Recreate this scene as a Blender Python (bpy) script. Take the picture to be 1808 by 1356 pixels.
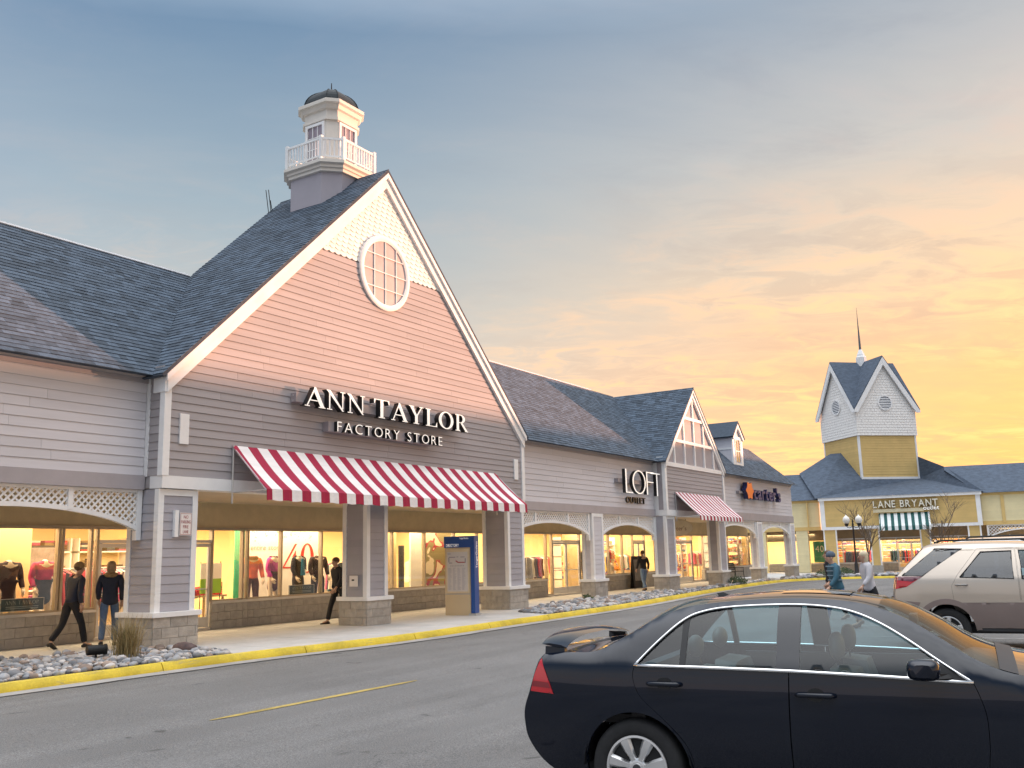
import bpy, bmesh, math, random
from math import sin, cos, pi, radians, sqrt, hypot
from mathutils import Vector, Matrix
from mathutils.geometry import delaunay_2d_cdt
import numpy as np

random.seed(7)
for o in list(bpy.data.objects):
    bpy.data.objects.remove(o)
SC = bpy.context.scene
COL = SC.collection

# ------------------------------------------------------------------ camera
YAW, PITCH, ROLL = 1.0089, 0.1803, -0.0257
CAM = Vector((-12.1341, -15.9201, 1.6))
_f = Vector((sin(YAW) * cos(PITCH), cos(YAW) * cos(PITCH), sin(PITCH)))
_r0 = Vector((cos(YAW), -sin(YAW), 0)); _u0 = _r0.cross(_f)
_r = _r0 * cos(ROLL) + _u0 * sin(ROLL); _u = -_r0 * sin(ROLL) + _u0 * cos(ROLL)
cam = bpy.data.cameras.new('camera'); camo = bpy.data.objects.new('camera', cam)
COL.objects.link(camo)
camo.matrix_world = Matrix(((_r.x, _u.x, -_f.x, CAM.x), (_r.y, _u.y, -_f.y, CAM.y), (_r.z, _u.z, -_f.z, CAM.z), (0, 0, 0, 1)))
cam.sensor_width = 36; cam.lens = 36 * 1667.57 / 1808
cam.clip_start = 0.1; cam.clip_end = 3000
SC.camera = camo

# ------------------------------------------------------------------ sky, sun, exposure
SUN_EL = radians(1.3)
SUN_XY = Vector((0.87, -0.49, 0)).normalized()
W = bpy.data.worlds.new('World'); SC.world = W; W.use_nodes = True
_nt = W.node_tree
for n in list(_nt.nodes): _nt.nodes.remove(n)

class NB:
    """small helper for writing node trees as expressions"""
    def __init__(s, nt): s.nt = nt
    def put(s, sock, v):
        if isinstance(v, bpy.types.NodeSocket): s.nt.links.new(v, sock)
        else:
            if hasattr(sock.default_value, '__len__') and not hasattr(v, '__len__'): v = (v,) * len(sock.default_value)
            if hasattr(sock.default_value, '__len__') and len(sock.default_value) == 4 and len(v) == 3: v = (*v, 1)
            sock.default_value = v
    def m(s, op, a, b=0.0, c=None, clamp=False):
        n = s.nt.nodes.new('ShaderNodeMath'); n.operation = op; n.use_clamp = clamp
        s.put(n.inputs[0], a); s.put(n.inputs[1], b)
        if c is not None: s.put(n.inputs[2], c)
        return n.outputs[0]
    def v(s, op, a, b=None, scale=None):
        n = s.nt.nodes.new('ShaderNodeVectorMath'); n.operation = op
        s.put(n.inputs[0], a)
        if b is not None: s.put(n.inputs[1], b)
        if scale is not None: s.put(n.inputs['Scale'], scale)
        return n.outputs['Value'] if op in ('DOT_PRODUCT', 'LENGTH') else n.outputs[0]
    def mix(s, f, a, b, mode='MIX'):
        n = s.nt.nodes.new('ShaderNodeMix'); n.data_type = 'RGBA'; n.blend_type = mode; n.clamp_factor = True
        s.put(n.inputs[0], f); s.put(n.inputs[6], a); s.put(n.inputs[7], b)
        return n.outputs[2]
    def ramp(s, f, pts, interp='LINEAR'):
        n = s.nt.nodes.new('ShaderNodeValToRGB'); n.color_ramp.interpolation = interp
        e = n.color_ramp.elements
        while len(e) < len(pts): e.new(0.5)
        for k, (p, c) in enumerate(pts):
            e[k].position = p; e[k].color = (*c, 1) if hasattr(c, '__len__') else (c, c, c, 1)
        s.put(n.inputs[0], f); return n.outputs[0]
    def rng(s, f, a, b, lo=0.0, hi=1.0, smooth=True):
        n = s.nt.nodes.new('ShaderNodeMapRange'); n.interpolation_type = 'SMOOTHSTEP' if smooth else 'LINEAR'
        for i, x in enumerate((f, a, b, lo, hi)): s.put(n.inputs[i], x)
        return n.outputs[0]
    def noise(s, vec, scale, detail=4, rough=0.55, dist=0.0, dim='3D'):
        n = s.nt.nodes.new('ShaderNodeTexNoise'); n.noise_dimensions = dim
        if vec is not None: s.put(n.inputs['Vector'], vec)
        n.inputs['Scale'].default_value = scale; n.inputs['Detail'].default_value = detail
        n.inputs['Roughness'].default_value = rough; n.inputs['Distortion'].default_value = dist
        return n.outputs[0]
    def xyz(s, a):
        n = s.nt.nodes.new('ShaderNodeSeparateXYZ'); s.put(n.inputs[0], a); return n.outputs
    def comb(s, x, y, z):
        n = s.nt.nodes.new('ShaderNodeCombineXYZ')
        for i, q in enumerate((x, y, z)): s.put(n.inputs[i], q)
        return n.outputs[0]
    def node(s, t): return s.nt.nodes.new(t)

def build_sky():
    b = NB(_nt)
    tc = b.node('ShaderNodeTexCoord')
    d = b.v('NORMALIZE', tc.outputs['Generated'])
    x, y, z = b.xyz(d)
    zc = b.m('MAXIMUM', z, 0.0)
    # azimuth closeness to the sun
    hl = b.m('SQRT', b.m('ADD', b.m('MULTIPLY', x, x), b.m('ADD', b.m('MULTIPLY', y, y), 1e-4)))
    g = b.m('DIVIDE', b.m('ADD', b.m('MULTIPLY', x, SUN_XY.x), b.m('MULTIPLY', y, SUN_XY.y)), hl)
    near = b.rng(g, 0.18, 1.06)
    # cloud coordinates on a high flat deck
    den = b.m('ADD', zc, 0.10)
    px = b.m('DIVIDE', x, den); py = b.m('DIVIDE', y, den)
    # streaks run roughly across the view
    ax, ay = 0.60, -0.80
    su = b.m('ADD', b.m('MULTIPLY', px, ax), b.m('MULTIPLY', py, ay))
    sv = b.m('SUBTRACT', b.m('MULTIPLY', px, 0.80), b.m('MULTIPLY', py, -0.60))
    pc = b.comb(b.m('MULTIPLY', su, 0.55), sv, 0.0)
    n1 = b.noise(pc, 0.55, 6, 0.62, 0.6)
    n2 = b.noise(pc, 2.2, 7, 0.66, 0.4)
    n3 = b.noise(b.v('ADD', pc, (7.3, 2.1, 0)), 0.22, 4, 0.5, 0.3)
    # wobble the elevation by cloud noise so colour bands are ragged
    ze = b.m('ADD', zc, b.m('MULTIPLY', b.m('SUBTRACT', n1, 0.5), 0.17))
    ze = b.m('ADD', ze, b.m('MULTIPLY', b.m('SUBTRACT', n3, 0.5), 0.16))
    cool = b.ramp(ze, [(0.0, (.74, .58, .43)), (.10, (.64, .56, .46)), (.20, (.46, .47, .45)), (.34, (.265, .335, .39)), (.50, (.130, .210, .315)), (.64, (.50, .57, .67)), (.80, (1.7, 1.75, 1.85)), (1, (2.6, 2.65, 2.7))])  # last stops of all ramps: overhead sky raised brighter to fill shaded walls
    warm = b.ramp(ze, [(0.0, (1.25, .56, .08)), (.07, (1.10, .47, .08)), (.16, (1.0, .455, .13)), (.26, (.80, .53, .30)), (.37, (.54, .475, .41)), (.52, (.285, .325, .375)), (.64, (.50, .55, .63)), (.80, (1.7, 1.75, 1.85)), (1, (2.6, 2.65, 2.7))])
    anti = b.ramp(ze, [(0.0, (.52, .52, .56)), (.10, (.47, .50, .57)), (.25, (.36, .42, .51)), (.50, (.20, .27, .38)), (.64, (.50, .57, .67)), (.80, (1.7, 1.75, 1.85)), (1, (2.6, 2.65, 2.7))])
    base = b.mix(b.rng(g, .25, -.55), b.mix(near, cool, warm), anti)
    # lit cloud edges and grey-violet bellies
    pf = b.comb(b.m('MULTIPLY', su, 1.5), b.m('MULTIPLY', sv, 2.4), 1.7)
    n4 = b.noise(pf, 3.0, 8, 0.62, 0.8)
    n5 = b.noise(b.v('ADD', pc, (3.1, 9.4, 2.0)), 1.1, 6, 0.6, 0.5)
    amp = b.rng(near, 0.0, 0.8, 0.30, 1.0)
    lit = b.m('MULTIPLY', b.rng(n2, 0.50, 0.72), amp)
    belly = b.m('MULTIPLY', b.rng(n2, 0.50, 0.28), amp)
    low = b.rng(zc, 0.5, 0.10)
    litc = b.mix(low, (.40, .37, .40), (1.30, .66, .22))
    belc = b.mix(low, (.17, .19, .25), (.50, .32, .22))
    c = b.mix(b.m('MULTIPLY', lit, 0.38), base, litc)
    c = b.mix(b.m('MULTIPLY', belly, 0.26), c, belc)
    mk = b.m('MULTIPLY', b.rng(n5, 0.36, 0.56), b.m('MULTIPLY', amp, b.rng(zc, 0.75, 0.45)))
    c = b.mix(b.m('MULTIPLY', b.m('MULTIPLY', mk, b.rng(n4, 0.46, 0.64)), b.rng(zc, 0.42, 0.20, 0.10, 0.62)), c, litc)
    c = b.mix(b.m('MULTIPLY', b.m('MULTIPLY', mk, b.rng(n4, 0.52, 0.38)), b.rng(zc, 0.42, 0.20, 0.06, 0.30)), c, belc)
    # glow round the sun itself (outside the frame)
    sd = b.v('DOT_PRODUCT', d, (SUN_XY.x * cos(SUN_EL), SUN_XY.y * cos(SUN_EL), sin(SUN_EL)))
    glow = b.m('POWER', b.m('MAXIMUM', sd, 0.0), 40.0)
    c = b.mix(1.0, c, b.v('SCALE', (3.2, 1.7, .5), scale=glow), 'ADD')
    # physical clear-sky light under the clouds
    sk = b.node('ShaderNodeTexSky'); sk.sky_type = 'NISHITA'; sk.sun_disc = False
    sk.sun_elevation = SUN_EL; sk.sun_rotation = math.atan2(SUN_XY.x, SUN_XY.y)
    bg = b.node('ShaderNodeBackground'); b.put(bg.inputs[0], sk.outputs[0]); bg.inputs[1].default_value = 0.03
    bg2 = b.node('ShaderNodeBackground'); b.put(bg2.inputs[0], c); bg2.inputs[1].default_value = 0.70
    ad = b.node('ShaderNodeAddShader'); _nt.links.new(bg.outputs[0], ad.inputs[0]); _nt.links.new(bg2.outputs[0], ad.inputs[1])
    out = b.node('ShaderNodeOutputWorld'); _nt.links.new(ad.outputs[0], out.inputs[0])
build_sky()
_sl = bpy.data.lights.new('sun', 'SUN'); _sl.energy = 5.0; _sl.angle = radians(0.6); _sl.color = (1.0, 0.50, 0.31)
_so = bpy.data.objects.new('sun', _sl); COL.objects.link(_so)
_sd = Vector((SUN_XY.x * cos(SUN_EL), SUN_XY.y * cos(SUN_EL), sin(SUN_EL)))
_so.rotation_euler = _sd.to_track_quat('Z', 'Y').to_euler()
_so.location = (40, -40, 30)
vs = SC.view_settings; vs.view_transform = 'Standard'; vs.look = 'None'; vs.gamma = 1; vs.exposure = 0.92
try: vs.use_curve_mapping = False
except Exception: pass
SC.render.engine = 'CYCLES'
cy = SC.cycles; cy.use_denoising = True; cy.max_bounces = 6; cy.diffuse_bounces = 3; cy.glossy_bounces = 3
cy.transmission_bounces = 4; cy.transparent_max_bounces = 12; cy.sample_clamp_indirect = 4; cy.caustics_reflective = False; cy.caustics_refractive = False

# ------------------------------------------------------------------ materials
MATS = {}
def mat(name, col, rough=0.6, var=0.10, scale=3.0, bump=0.0, bscale=60.0, metal=0.0, coat=0.0, spec=0.5, orand=0.0, island=0.0, stain=0.0, emit=None, stretch=(1, 1, 1), noise2=0.0):
    if name in MATS: return MATS[name]
    m = bpy.data.materials.new(name); m.use_nodes = True
    nt = m.node_tree; b = NB(nt); P = nt.nodes['Principled BSDF']
    tc = b.node('ShaderNodeTexCoord'); vec = b.v('MULTIPLY', tc.outputs['Object'], stretch)
    n = b.noise(vec, scale, 5, 0.6)
    k = b.rng(n, 0.3, 0.7, 1 - var, 1 + var, False)
    if noise2:
        k = b.m('MULTIPLY', k, b.rng(b.noise(vec, scale * 14, 3, 0.7), 0.3, 0.7, 1 - noise2, 1 + noise2, False))
    if stain:
        k = b.m('MULTIPLY', k, b.rng(b.noise(vec, scale * 0.35, 6, 0.7, 0.5), 0.35, 0.6, 1 - stain, 1.0))
    if orand or island:
        r = b.node('ShaderNodeObjectInfo').outputs['Random']
        if island:
            r = b.m('FRACT', b.m('ADD', r, b.node('ShaderNodeNewGeometry').outputs['Random Per Island']))
        a = max(orand, island)
        k = b.m('MULTIPLY', k, b.rng(r, 0, 1, 1 - a, 1 + a, False))
    c = b.v('SCALE', tuple(col), scale=k)
    b.put(P.inputs['Base Color'], c)
    P.inputs['Roughness'].default_value = rough; P.inputs['Metallic'].default_value = metal
    P.inputs['Coat Weight'].default_value = coat; P.inputs['Coat Roughness'].default_value = 0.03
    P.inputs['Specular IOR Level'].default_value = spec
    if bump:
        bn = b.node('ShaderNodeBump'); bn.inputs['Strength'].default_value = bump; bn.inputs['Distance'].default_value = 0.01
        b.put(bn.inputs['Height'], b.noise(vec, bscale, 4, 0.6)); b.put(P.inputs['Normal'], bn.outputs[0])
    if emit:
        P.inputs['Emission Color'].default_value = (*emit[:3], 1); P.inputs['Emission Strength'].default_value = emit[3]
    MATS[name] = m; return m

def glass(name, tint=(1, 1, 1), refl=0.06, rough=0.0):
    if name in MATS: return MATS[name]
    m = bpy.data.materials.new(name); m.use_nodes = True; nt = m.node_tree; b = NB(nt)
    for n in list(nt.nodes):
        if n.type == 'BSDF_PRINCIPLED': nt.nodes.remove(n)
    out = [n for n in nt.nodes if n.type == 'OUTPUT_MATERIAL'][0]
    t = b.node('ShaderNodeBsdfTransparent'); t.inputs[0].default_value = (*tint, 1)
    g = b.node('ShaderNodeBsdfGlossy'); g.inputs['Roughness'].default_value = rough; g.inputs[0].default_value = (1, 1, 1, 1)
    lw = b.node('ShaderNodeLayerWeight'); lw.inputs[0].default_value = 0.35
    f = b.m('ADD', b.m('MULTIPLY', b.m('POWER', lw.outputs['Facing'], 4.0), 0.7), refl, clamp=True)
    mx = b.node('ShaderNodeMixShader'); nt.links.new(f, mx.inputs[0]); nt.links.new(t.outputs[0], mx.inputs[1]); nt.links.new(g.outputs[0], mx.inputs[2])
    nt.links.new(mx.outputs[0], out.inputs[0]); MATS[name] = m; return m

M_trim = mat('white trim paint', (.86, .86, .86), .6, .05, 2, stain=.05, spec=.2)
M_sid_d = mat('mauve grey siding', (.40, .375, .385), .75, .06, 1.5, spec=.15, bump=.15, bscale=25, orand=.045, stretch=(.3, 1, 4), stain=.05)
M_sid_l = mat('lavender siding', (.665, .65, .685), .75, .05, 1.5, spec=.15, bump=.15, bscale=25, orand=.035, stretch=(.3, 1, 4), stain=.05)
M_sid_c = mat('grey column siding', (.40, .39, .43), .75, .05, 1.5, bump=.15, bscale=25, orand=.05)
M_band = mat('grey band paint', (.40, .375, .40), .6, .06, 2, stain=.06)
M_gut = mat('gutter metal', (.46, .40, .38), .45, .06, 2)
M_shing = mat('asphalt shingle', (.066, .092, .128), .9, .22, 9, bump=.5, bscale=180, orand=.36, island=.36, noise2=.2)
M_roofbase = mat('roof underlay', (.055, .075, .105), .9, .25, 6, bump=.4, bscale=90, noise2=.25)
M_fish = mat('white scale shingle', (.84, .82, .79), .7, .05, 4, orand=.05)
M_stone = mat('split face block', (.405, .37, .325), .95, .16, 7, bump=1.0, bscale=45, orand=.13, noise2=.16)
M_stone2 = mat('smooth block', (.41, .385, .35), .9, .14, 6, bump=.5, bscale=70, orand=.07, noise2=.14)
M_mortar = mat('mortar', (.46, .43, .38), .95, .08, 5)
M_tan = mat('tan stucco', (.66, .535, .34), .9, .07, 2.5, bump=.3, bscale=120, stain=.08)
M_soffit = mat('cream soffit', (.62, .54, .42), .8, .07, 2)
M_conc = mat('sidewalk concrete', (.51, .495, .475), .9, .10, 1.2, bump=.25, bscale=90, stain=.14, noise2=.06)
M_gutter = mat('gutter concrete', (.36, .345, .33), .9, .12, 2.5, bump=.3, bscale=80, stain=.2, noise2=.08)
M_alu = mat('bronze aluminium', (.42, .36, .28), .4, .05, 3, metal=.4)
M_alul = mat('silver aluminium', (.60, .60, .60), .35, .05, 3, metal=.5)
M_dark = mat('black', (.012, .012, .013), .6, .1, 5)
M_iron = mat('black iron', (.015, .015, .016), .45, .1, 5)
M_glass = glass('shop glass', (1, .99, .96), .055)
M_win = glass('tower window glass', (.75, .72, .78), .25)
M_wall_in = mat('cream shop wall', (.80, .60, .30), .8, .05, 1)
M_white_in = mat('white display panel', (.88, .84, .76), .7, .04, 2)
M_floor_in = mat('shop floor', (.40, .28, .16), .45, .1, 3)
M_ylw = mat('ochre siding', (.68, .48, .185), .7, .06, 1.5, orand=.04, stain=.05)
M_cream = mat('pale yellow siding', (.80, .70, .42), .7, .05, 1.5, orand=.03, stain=.05)
M_mann = mat('mannequin skin', (.80, .66, .50), .5, .03, 4)
# ------------------------------------------------------------------ mesh helpers
WM = {}
def wm(o): return WM.get(o.name, Matrix.Identity(4)) if o else Matrix.Identity(4)

class MB:
    """collects faces (design coordinates, moved by the frame F into the world); build() links them as ONE object"""
    def __init__(s, F=None): s.F = F; s.v = []; s.f = []; s.mi = []; s.cur = 0
    def add(s, vs, fs):
        n = len(s.v); s.v += [tuple(p) for p in vs]
        for f in fs: s.f.append(tuple(n + i for i in f)); s.mi.append(s.cur)
        return s
    def box(s, x0, x1, y0, y1, z0, z1):
        v = [(x, y, z) for z in (z0, z1) for y in (y0, y1) for x in (x0, x1)]
        return s.add(v, [(0, 2, 3, 1), (4, 5, 7, 6), (0, 1, 5, 4), (2, 6, 7, 3), (0, 4, 6, 2), (1, 3, 7, 5)])
    def obox(s, o, a, b, c):
        o, a, b, c = map(Vector, (o, a, b, c)); v = [o + a * i + b * j + c * k for k in (0, 1) for j in (0, 1) for i in (0, 1)]
        return s.add(v, [(0, 2, 3, 1), (4, 5, 7, 6), (0, 1, 5, 4), (2, 6, 7, 3), (0, 4, 6, 2), (1, 3, 7, 5)])
    def prism(s, pts, vec):
        vec = Vector(vec); a = [Vector(p) for p in pts]; n = len(a)
        return s.add(a + [p + vec for p in a], [tuple(range(n))[::-1], tuple(range(n, 2 * n))] + [(i, (i + 1) % n, n + (i + 1) % n, n + i) for i in range(n)])
    def poly(s, pts): return s.add(pts, [tuple(range(len(pts)))])
    def tube(s, path, r, n=8, caps=True):
        path = [Vector(p) for p in path]; rs = r if hasattr(r, '__len__') else [r] * len(path); rings = []
        up = Vector((0, 0, 1))
        for i, p in enumerate(path):
            t = (path[min(i + 1, len(path) - 1)] - path[max(i - 1, 0)]).normalized()
            a = t.cross(up)
            if a.length < 1e-3: a = t.cross(Vector((1, 0, 0)))
            a.normalize(); b2 = t.cross(a)
            rings.append([p + (a * cos(2 * pi * k / n) + b2 * sin(2 * pi * k / n)) * rs[i] for k in range(n)])
        vs = [q for rg in rings for q in rg]
        fs = [(i * n + k, i * n + (k + 1) % n, (i + 1) * n + (k + 1) % n, (i + 1) * n + k) for i in range(len(path) - 1) for k in range(n)]
        if caps: fs += [tuple(range(n))[::-1], tuple(range((len(path) - 1) * n, len(path) * n))]
        return s.add(vs, fs)
    def lathe(s, prof, c=(0, 0, 0), n=16, a0=0.0):
        vs = [(c[0] + r * cos(a0 + 2 * pi * k / n), c[1] + r * sin(a0 + 2 * pi * k / n), c[2] + z) for r, z in prof for k in range(n)]
        fs = [(i * n + k, i * n + (k + 1) % n, (i + 1) * n + (k + 1) % n, (i + 1) * n + k) for i in range(len(prof) - 1) for k in range(n)]
        fs += [tuple(range(n))[::-1], tuple(range((len(prof) - 1) * n, len(prof) * n))]
        return s.add(vs, fs)
    def rings(s, rgs, closed=True, caps=True):
        n = len(rgs[0]); vs = [q for rg in rgs for q in rg]; k2 = n if closed else n - 1
        fs = [(i * n + k, i * n + (k + 1) % n, (i + 1) * n + (k + 1) % n, (i + 1) * n + k) for i in range(len(rgs) - 1) for k in range(k2)]
        if caps: fs += [tuple(range(n))[::-1], tuple(range((len(rgs) - 1) * n, len(rgs) * n))]
        return s.add(vs, fs)
    def ell(s, c, r, n=12, m=8, fn=None):
        vs = []; fs = []
        for i in range(m + 1):
            t = -pi / 2 + pi * i / m
            for k in range(n):
                a = 2 * pi * k / n; p = Vector((cos(t) * cos(a), cos(t) * sin(a), sin(t)))
                if fn: p = fn(p)
                vs.append((c[0] + p.x * r[0], c[1] + p.y * r[1], c[2] + p.z * r[2]))
        for i in range(m):
            for k in range(n): fs.append((i * n + k, i * n + (k + 1) % n, (i + 1) * n + (k + 1) % n, (i + 1) * n + k))
        return s.add(vs, fs)
    def build(s, name, mats, parent=None, smooth=False, kind=None, label=None, cat=None, group=None, bevel=0.0):
        me = bpy.data.meshes.new(name)
        T = (wm(parent).inverted_safe() if parent else Matrix.Identity(4)) @ (s.F if s.F is not None else Matrix.Identity(4))
        vs = [tuple(T @ Vector(p)) for p in s.v] if (parent or s.F is not None) else s.v
        me.from_pydata(vs, [], s.f)
        if not isinstance(mats, (list, tuple)): mats = [mats]
        for m in mats: me.materials.append(m)
        if len(mats) > 1: me.polygons.foreach_set('material_index', s.mi)
        if smooth:
            me.polygons.foreach_set('use_smooth', [True] * len(s.f))
            if smooth is not True:
                bm = bmesh.new(); bm.from_mesh(me); bmesh.ops.remove_doubles(bm, verts=bm.verts, dist=1e-5)
                for e in bm.edges:
                    if len(e.link_faces) == 2 and e.calc_face_angle(0) > radians(smooth): e.smooth = False
                bm.to_mesh(me); bm.free()
        me.update()
        o = bpy.data.objects.new(name, me); COL.objects.link(o)
        if bevel:
            md = o.modifiers.new('bevel', 'BEVEL'); md.width = bevel; md.segments = 2; md.limit_method = 'ANGLE'
        if parent: o.parent = parent; WM[o.name] = wm(parent)
        tag(o, label, cat, group, kind)
        return o

def tag(o, label=None, cat=None, group=None, kind=None):
    if label: o['label'] = label
    if cat: o['category'] = cat
    if group: o['group'] = group
    if kind: o['kind'] = kind
    return o

def thing(name, label, cat, M=None, group=None):
    """an Empty at the thing's base; M is a location or a full matrix"""
    o = bpy.data.objects.new(name, None); COL.objects.link(o); o.empty_display_size = 0.3
    if M is None: M = Matrix.Identity(4)
    if not isinstance(M, Matrix): M = Matrix.Translation(Vector(M))
    o.matrix_world = M; WM[o.name] = M.copy()
    return tag(o, label, cat, group)

def copy_part(o, parent, M=None):
    c = o.copy(); COL.objects.link(c); c.parent = parent
    if M is not None: c.matrix_local = M
    WM[c.name] = wm(parent)
    return c

def frame(origin, rz): return Matrix.Translation(Vector(origin)) @ Matrix.Rotation(rz, 4, 'Z')

# ------------------------------------------------------------------ 2D clipping
def clip_half(poly, a, b, c):
    """keep a*x+b*y<=c"""
    out = []; n = len(poly)
    for i in range(n):
        p, q = poly[i], poly[(i + 1) % n]; dp = a * p[0] + b * p[1] - c; dq = a * q[0] + b * q[1] - c
        if dp <= 0: out.append(p)
        if (dp < 0 < dq) or (dq < 0 < dp):
            t = dp / (dp - dq); out.append((p[0] + t * (q[0] - p[0]), p[1] + t * (q[1] - p[1])))
    return out
def area2(p): return sum(p[i][0] * p[(i + 1) % len(p)][1] - p[(i + 1) % len(p)][0] * p[i][1] for i in range(len(p))) / 2
def clip_convex(sub, clip):
    if area2(clip) < 0: clip = clip[::-1]
    for i in range(len(clip)):
        p, q = clip[i], clip[(i + 1) % len(clip)]; dx, dy = q[0] - p[0], q[1] - p[1]
        sub = clip_half(sub, dy, -dx, dy * p[0] - dx * p[1])
        if len(sub) < 3: return []
    return sub
def ccw(p): return p if area2(p) > 0 else p[::-1]

# ------------------------------------------------------------------ building kit (design frame: x along wall, y into wall, z up)
def siding(F, parent, polyg, y, exp, m, name='siding_board', lap=0.016, maxlen=99, axis='x', seed=0, holes=None, z_start=None):
    """lapped boards cut to a convex polygon in (x, z); axis 'y' puts the boards on a face looking towards -x"""
    rnd = random.Random(seed); zs = [p[1] for p in polyg]; z = min(zs) if z_start is None else z_start
    out = []
    while z < max(zs) - 0.015:
        row = clip_half(clip_half(list(polyg), 0, -1, -(z + .006)), 0, 1, min(z + exp, max(zs)))
        if len(row) >= 3 and abs(area2(row)) > 0.003:
            xs = [p[0] for p in row]; cuts = [min(xs)]
            if max(xs) - min(xs) > maxlen * 1.2:
                c = min(xs) + rnd.uniform(.35, 1) * maxlen
                while c < max(xs) - 0.4: cuts.append(c); c += maxlen
            cuts.append(max(xs))
            for a, b2 in zip(cuts[:-1], cuts[1:]):
                pcs = [clip_half(clip_half(row, -1, 0, -(a + (0.002 if a > cuts[0] else 0))), 1, 0, b2 - (0.002 if b2 < cuts[-1] else 0))]
                if holes: pcs = holes(pcs[0])
                for pc in pcs:
                    if len(pc) < 3 or abs(area2(pc)) < 0.002: continue
                    pc = ccw(pc); fy = lambda zz: y - 0.003 - lap * max(0.0, 1 - (zz - z) / exp)
                    mb = MB(F); n = len(pc); P = lambda u, w, zz: (u, w, zz) if axis == 'x' else (w, -u, zz)
                    front = [P(u, fy(zz), zz) for u, zz in pc]; back = [P(u, y + 0.002, zz) for u, zz in pc]
                    mb.add(front + back, [tuple(range(n))] + [(i, n + i, n + (i + 1) % n, (i + 1) % n) for i in range(n)])
                    out.append(mb.build(name, m, parent))
        z += exp
    return out

def blocks(F, parent, x0, x1, z0, rows, h, L, y, m, depth=0.09, axis='x', rough=0.012, seed=0, name='stone_block'):
    rnd = random.Random(seed * 13 + 5)
    for r in range(rows):
        x = x0 - (L / 2 if r % 2 else 0); za, zb = z0 + r * h + 0.004, z0 + (r + 1) * h - 0.004
        while x < x1 - 0.01:
            a, b2 = max(x, x0), min(x + L, x1)
            if b2 - a > 0.03:
                a += 0.004; b2 -= 0.004; P = lambda u, w, zz: (u, w, zz) if axis == 'x' else (w, -u, zz)
                nx, nz = 3, 2; vs = []; fs = []
                for j in range(nz + 1):
                    for i in range(nx + 1):
                        e = 1 if 0 < i < nx and 0 < j < nz else 0
                        vs.append(P(a + (b2 - a) * i / nx, y - (rnd.uniform(.2, 1) * rough * (1 if e else .45)) - .004, za + (zb - za) * j / nz))
                n1 = nx + 1
                for j in range(nz):
                    for i in range(nx): fs.append((j * n1 + i, j * n1 + i + 1, (j + 1) * n1 + i + 1, (j + 1) * n1 + i))
                k = len(vs); bk = [P(u, y + depth, zz) for u, zz in ((a, za), (b2, za), (b2, zb), (a, zb))]; vs += bk
                bot = [i for i in range(n1)]; top = [nz * n1 + i for i in range(n1)]; lf = [j * n1 for j in range(nz + 1)]; rt = [j * n1 + nx for j in range(nz + 1)]
                fs += [tuple([k, k + 1] + bot[::-1]), tuple(top + [k + 2, k + 3]), tuple([k + 3, k] + lf), tuple([k + 1, k + 2] + rt[::-1])]
                MB(F).add(vs, fs).build(name, m, parent)
            x += L

def column(F, bld, x0, x1, y0, y1, m, top=3.1, cap=0.70, seed=0, base=True, sides='lf', z0=0.0):
    e = 0.075
    c = MB(F).box(x0 + .02, x1 - .02, y0 + .02, y1 - .02, z0 - .1, top).build('column', m, bld)
    if base:
        MB(F).box(x0 - e + .012, x1 + e - .012, y0 - e + .012, y1 + e - .012, z0 - .15, cap - .1).build('mortar_core', M_mortar, c)
        h = (cap - .1 - z0) / 3
        blocks(F, c, x0 - e, x1 + e, z0, 3, h, .40, y0 - e, M_stone, seed=seed)
        if 'l' in sides: blocks(F, c, -(y1 + e), -(y0 - e) - .02, z0, 3, h, .40, x0 - e, M_stone, axis='y', seed=seed + 7)
        MB(F).box(x0 - e - .05, x1 + e + .05, y0 - e - .05, y1 + e + .05, cap - .1, cap).build('cap', M_trim, c, bevel=.008)
    w = 0.11; p = 0.018; zb = cap if base else z0
    for px0, px1, py0, py1 in ((x0 - p, x0 + w, y0 - p, y0 + w), (x1 - w, x1 + p, y0 - p, y0 + w), (x0 - p, x0 + w, y1 - w, y1 + p)):
        MB(F).box(px0, px1, py0, py1, zb, top - .004).build('corner_trim', M_trim, c)
    MB(F).box(x0 + w, x1 - w, y0 - p + .002, y0 + .05, top - .13, top - .006).build('top_trim', M_trim, c)
    siding(F, c, [(x0 + w, zb), (x1 - w, zb), (x1 - w, top - .13), (x0 + w, top - .13)], y0 + .010, .175, m, lap=.011)
    if 'l' in sides:
        siding(F, c, [(-(y1 - w), zb), (-(y0 + w), zb), (-(y0 + w), top - .13), (-(y1 - w), top - .13)], x0 + .010, .175, m, axis='y', lap=.011)
    return c

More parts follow.
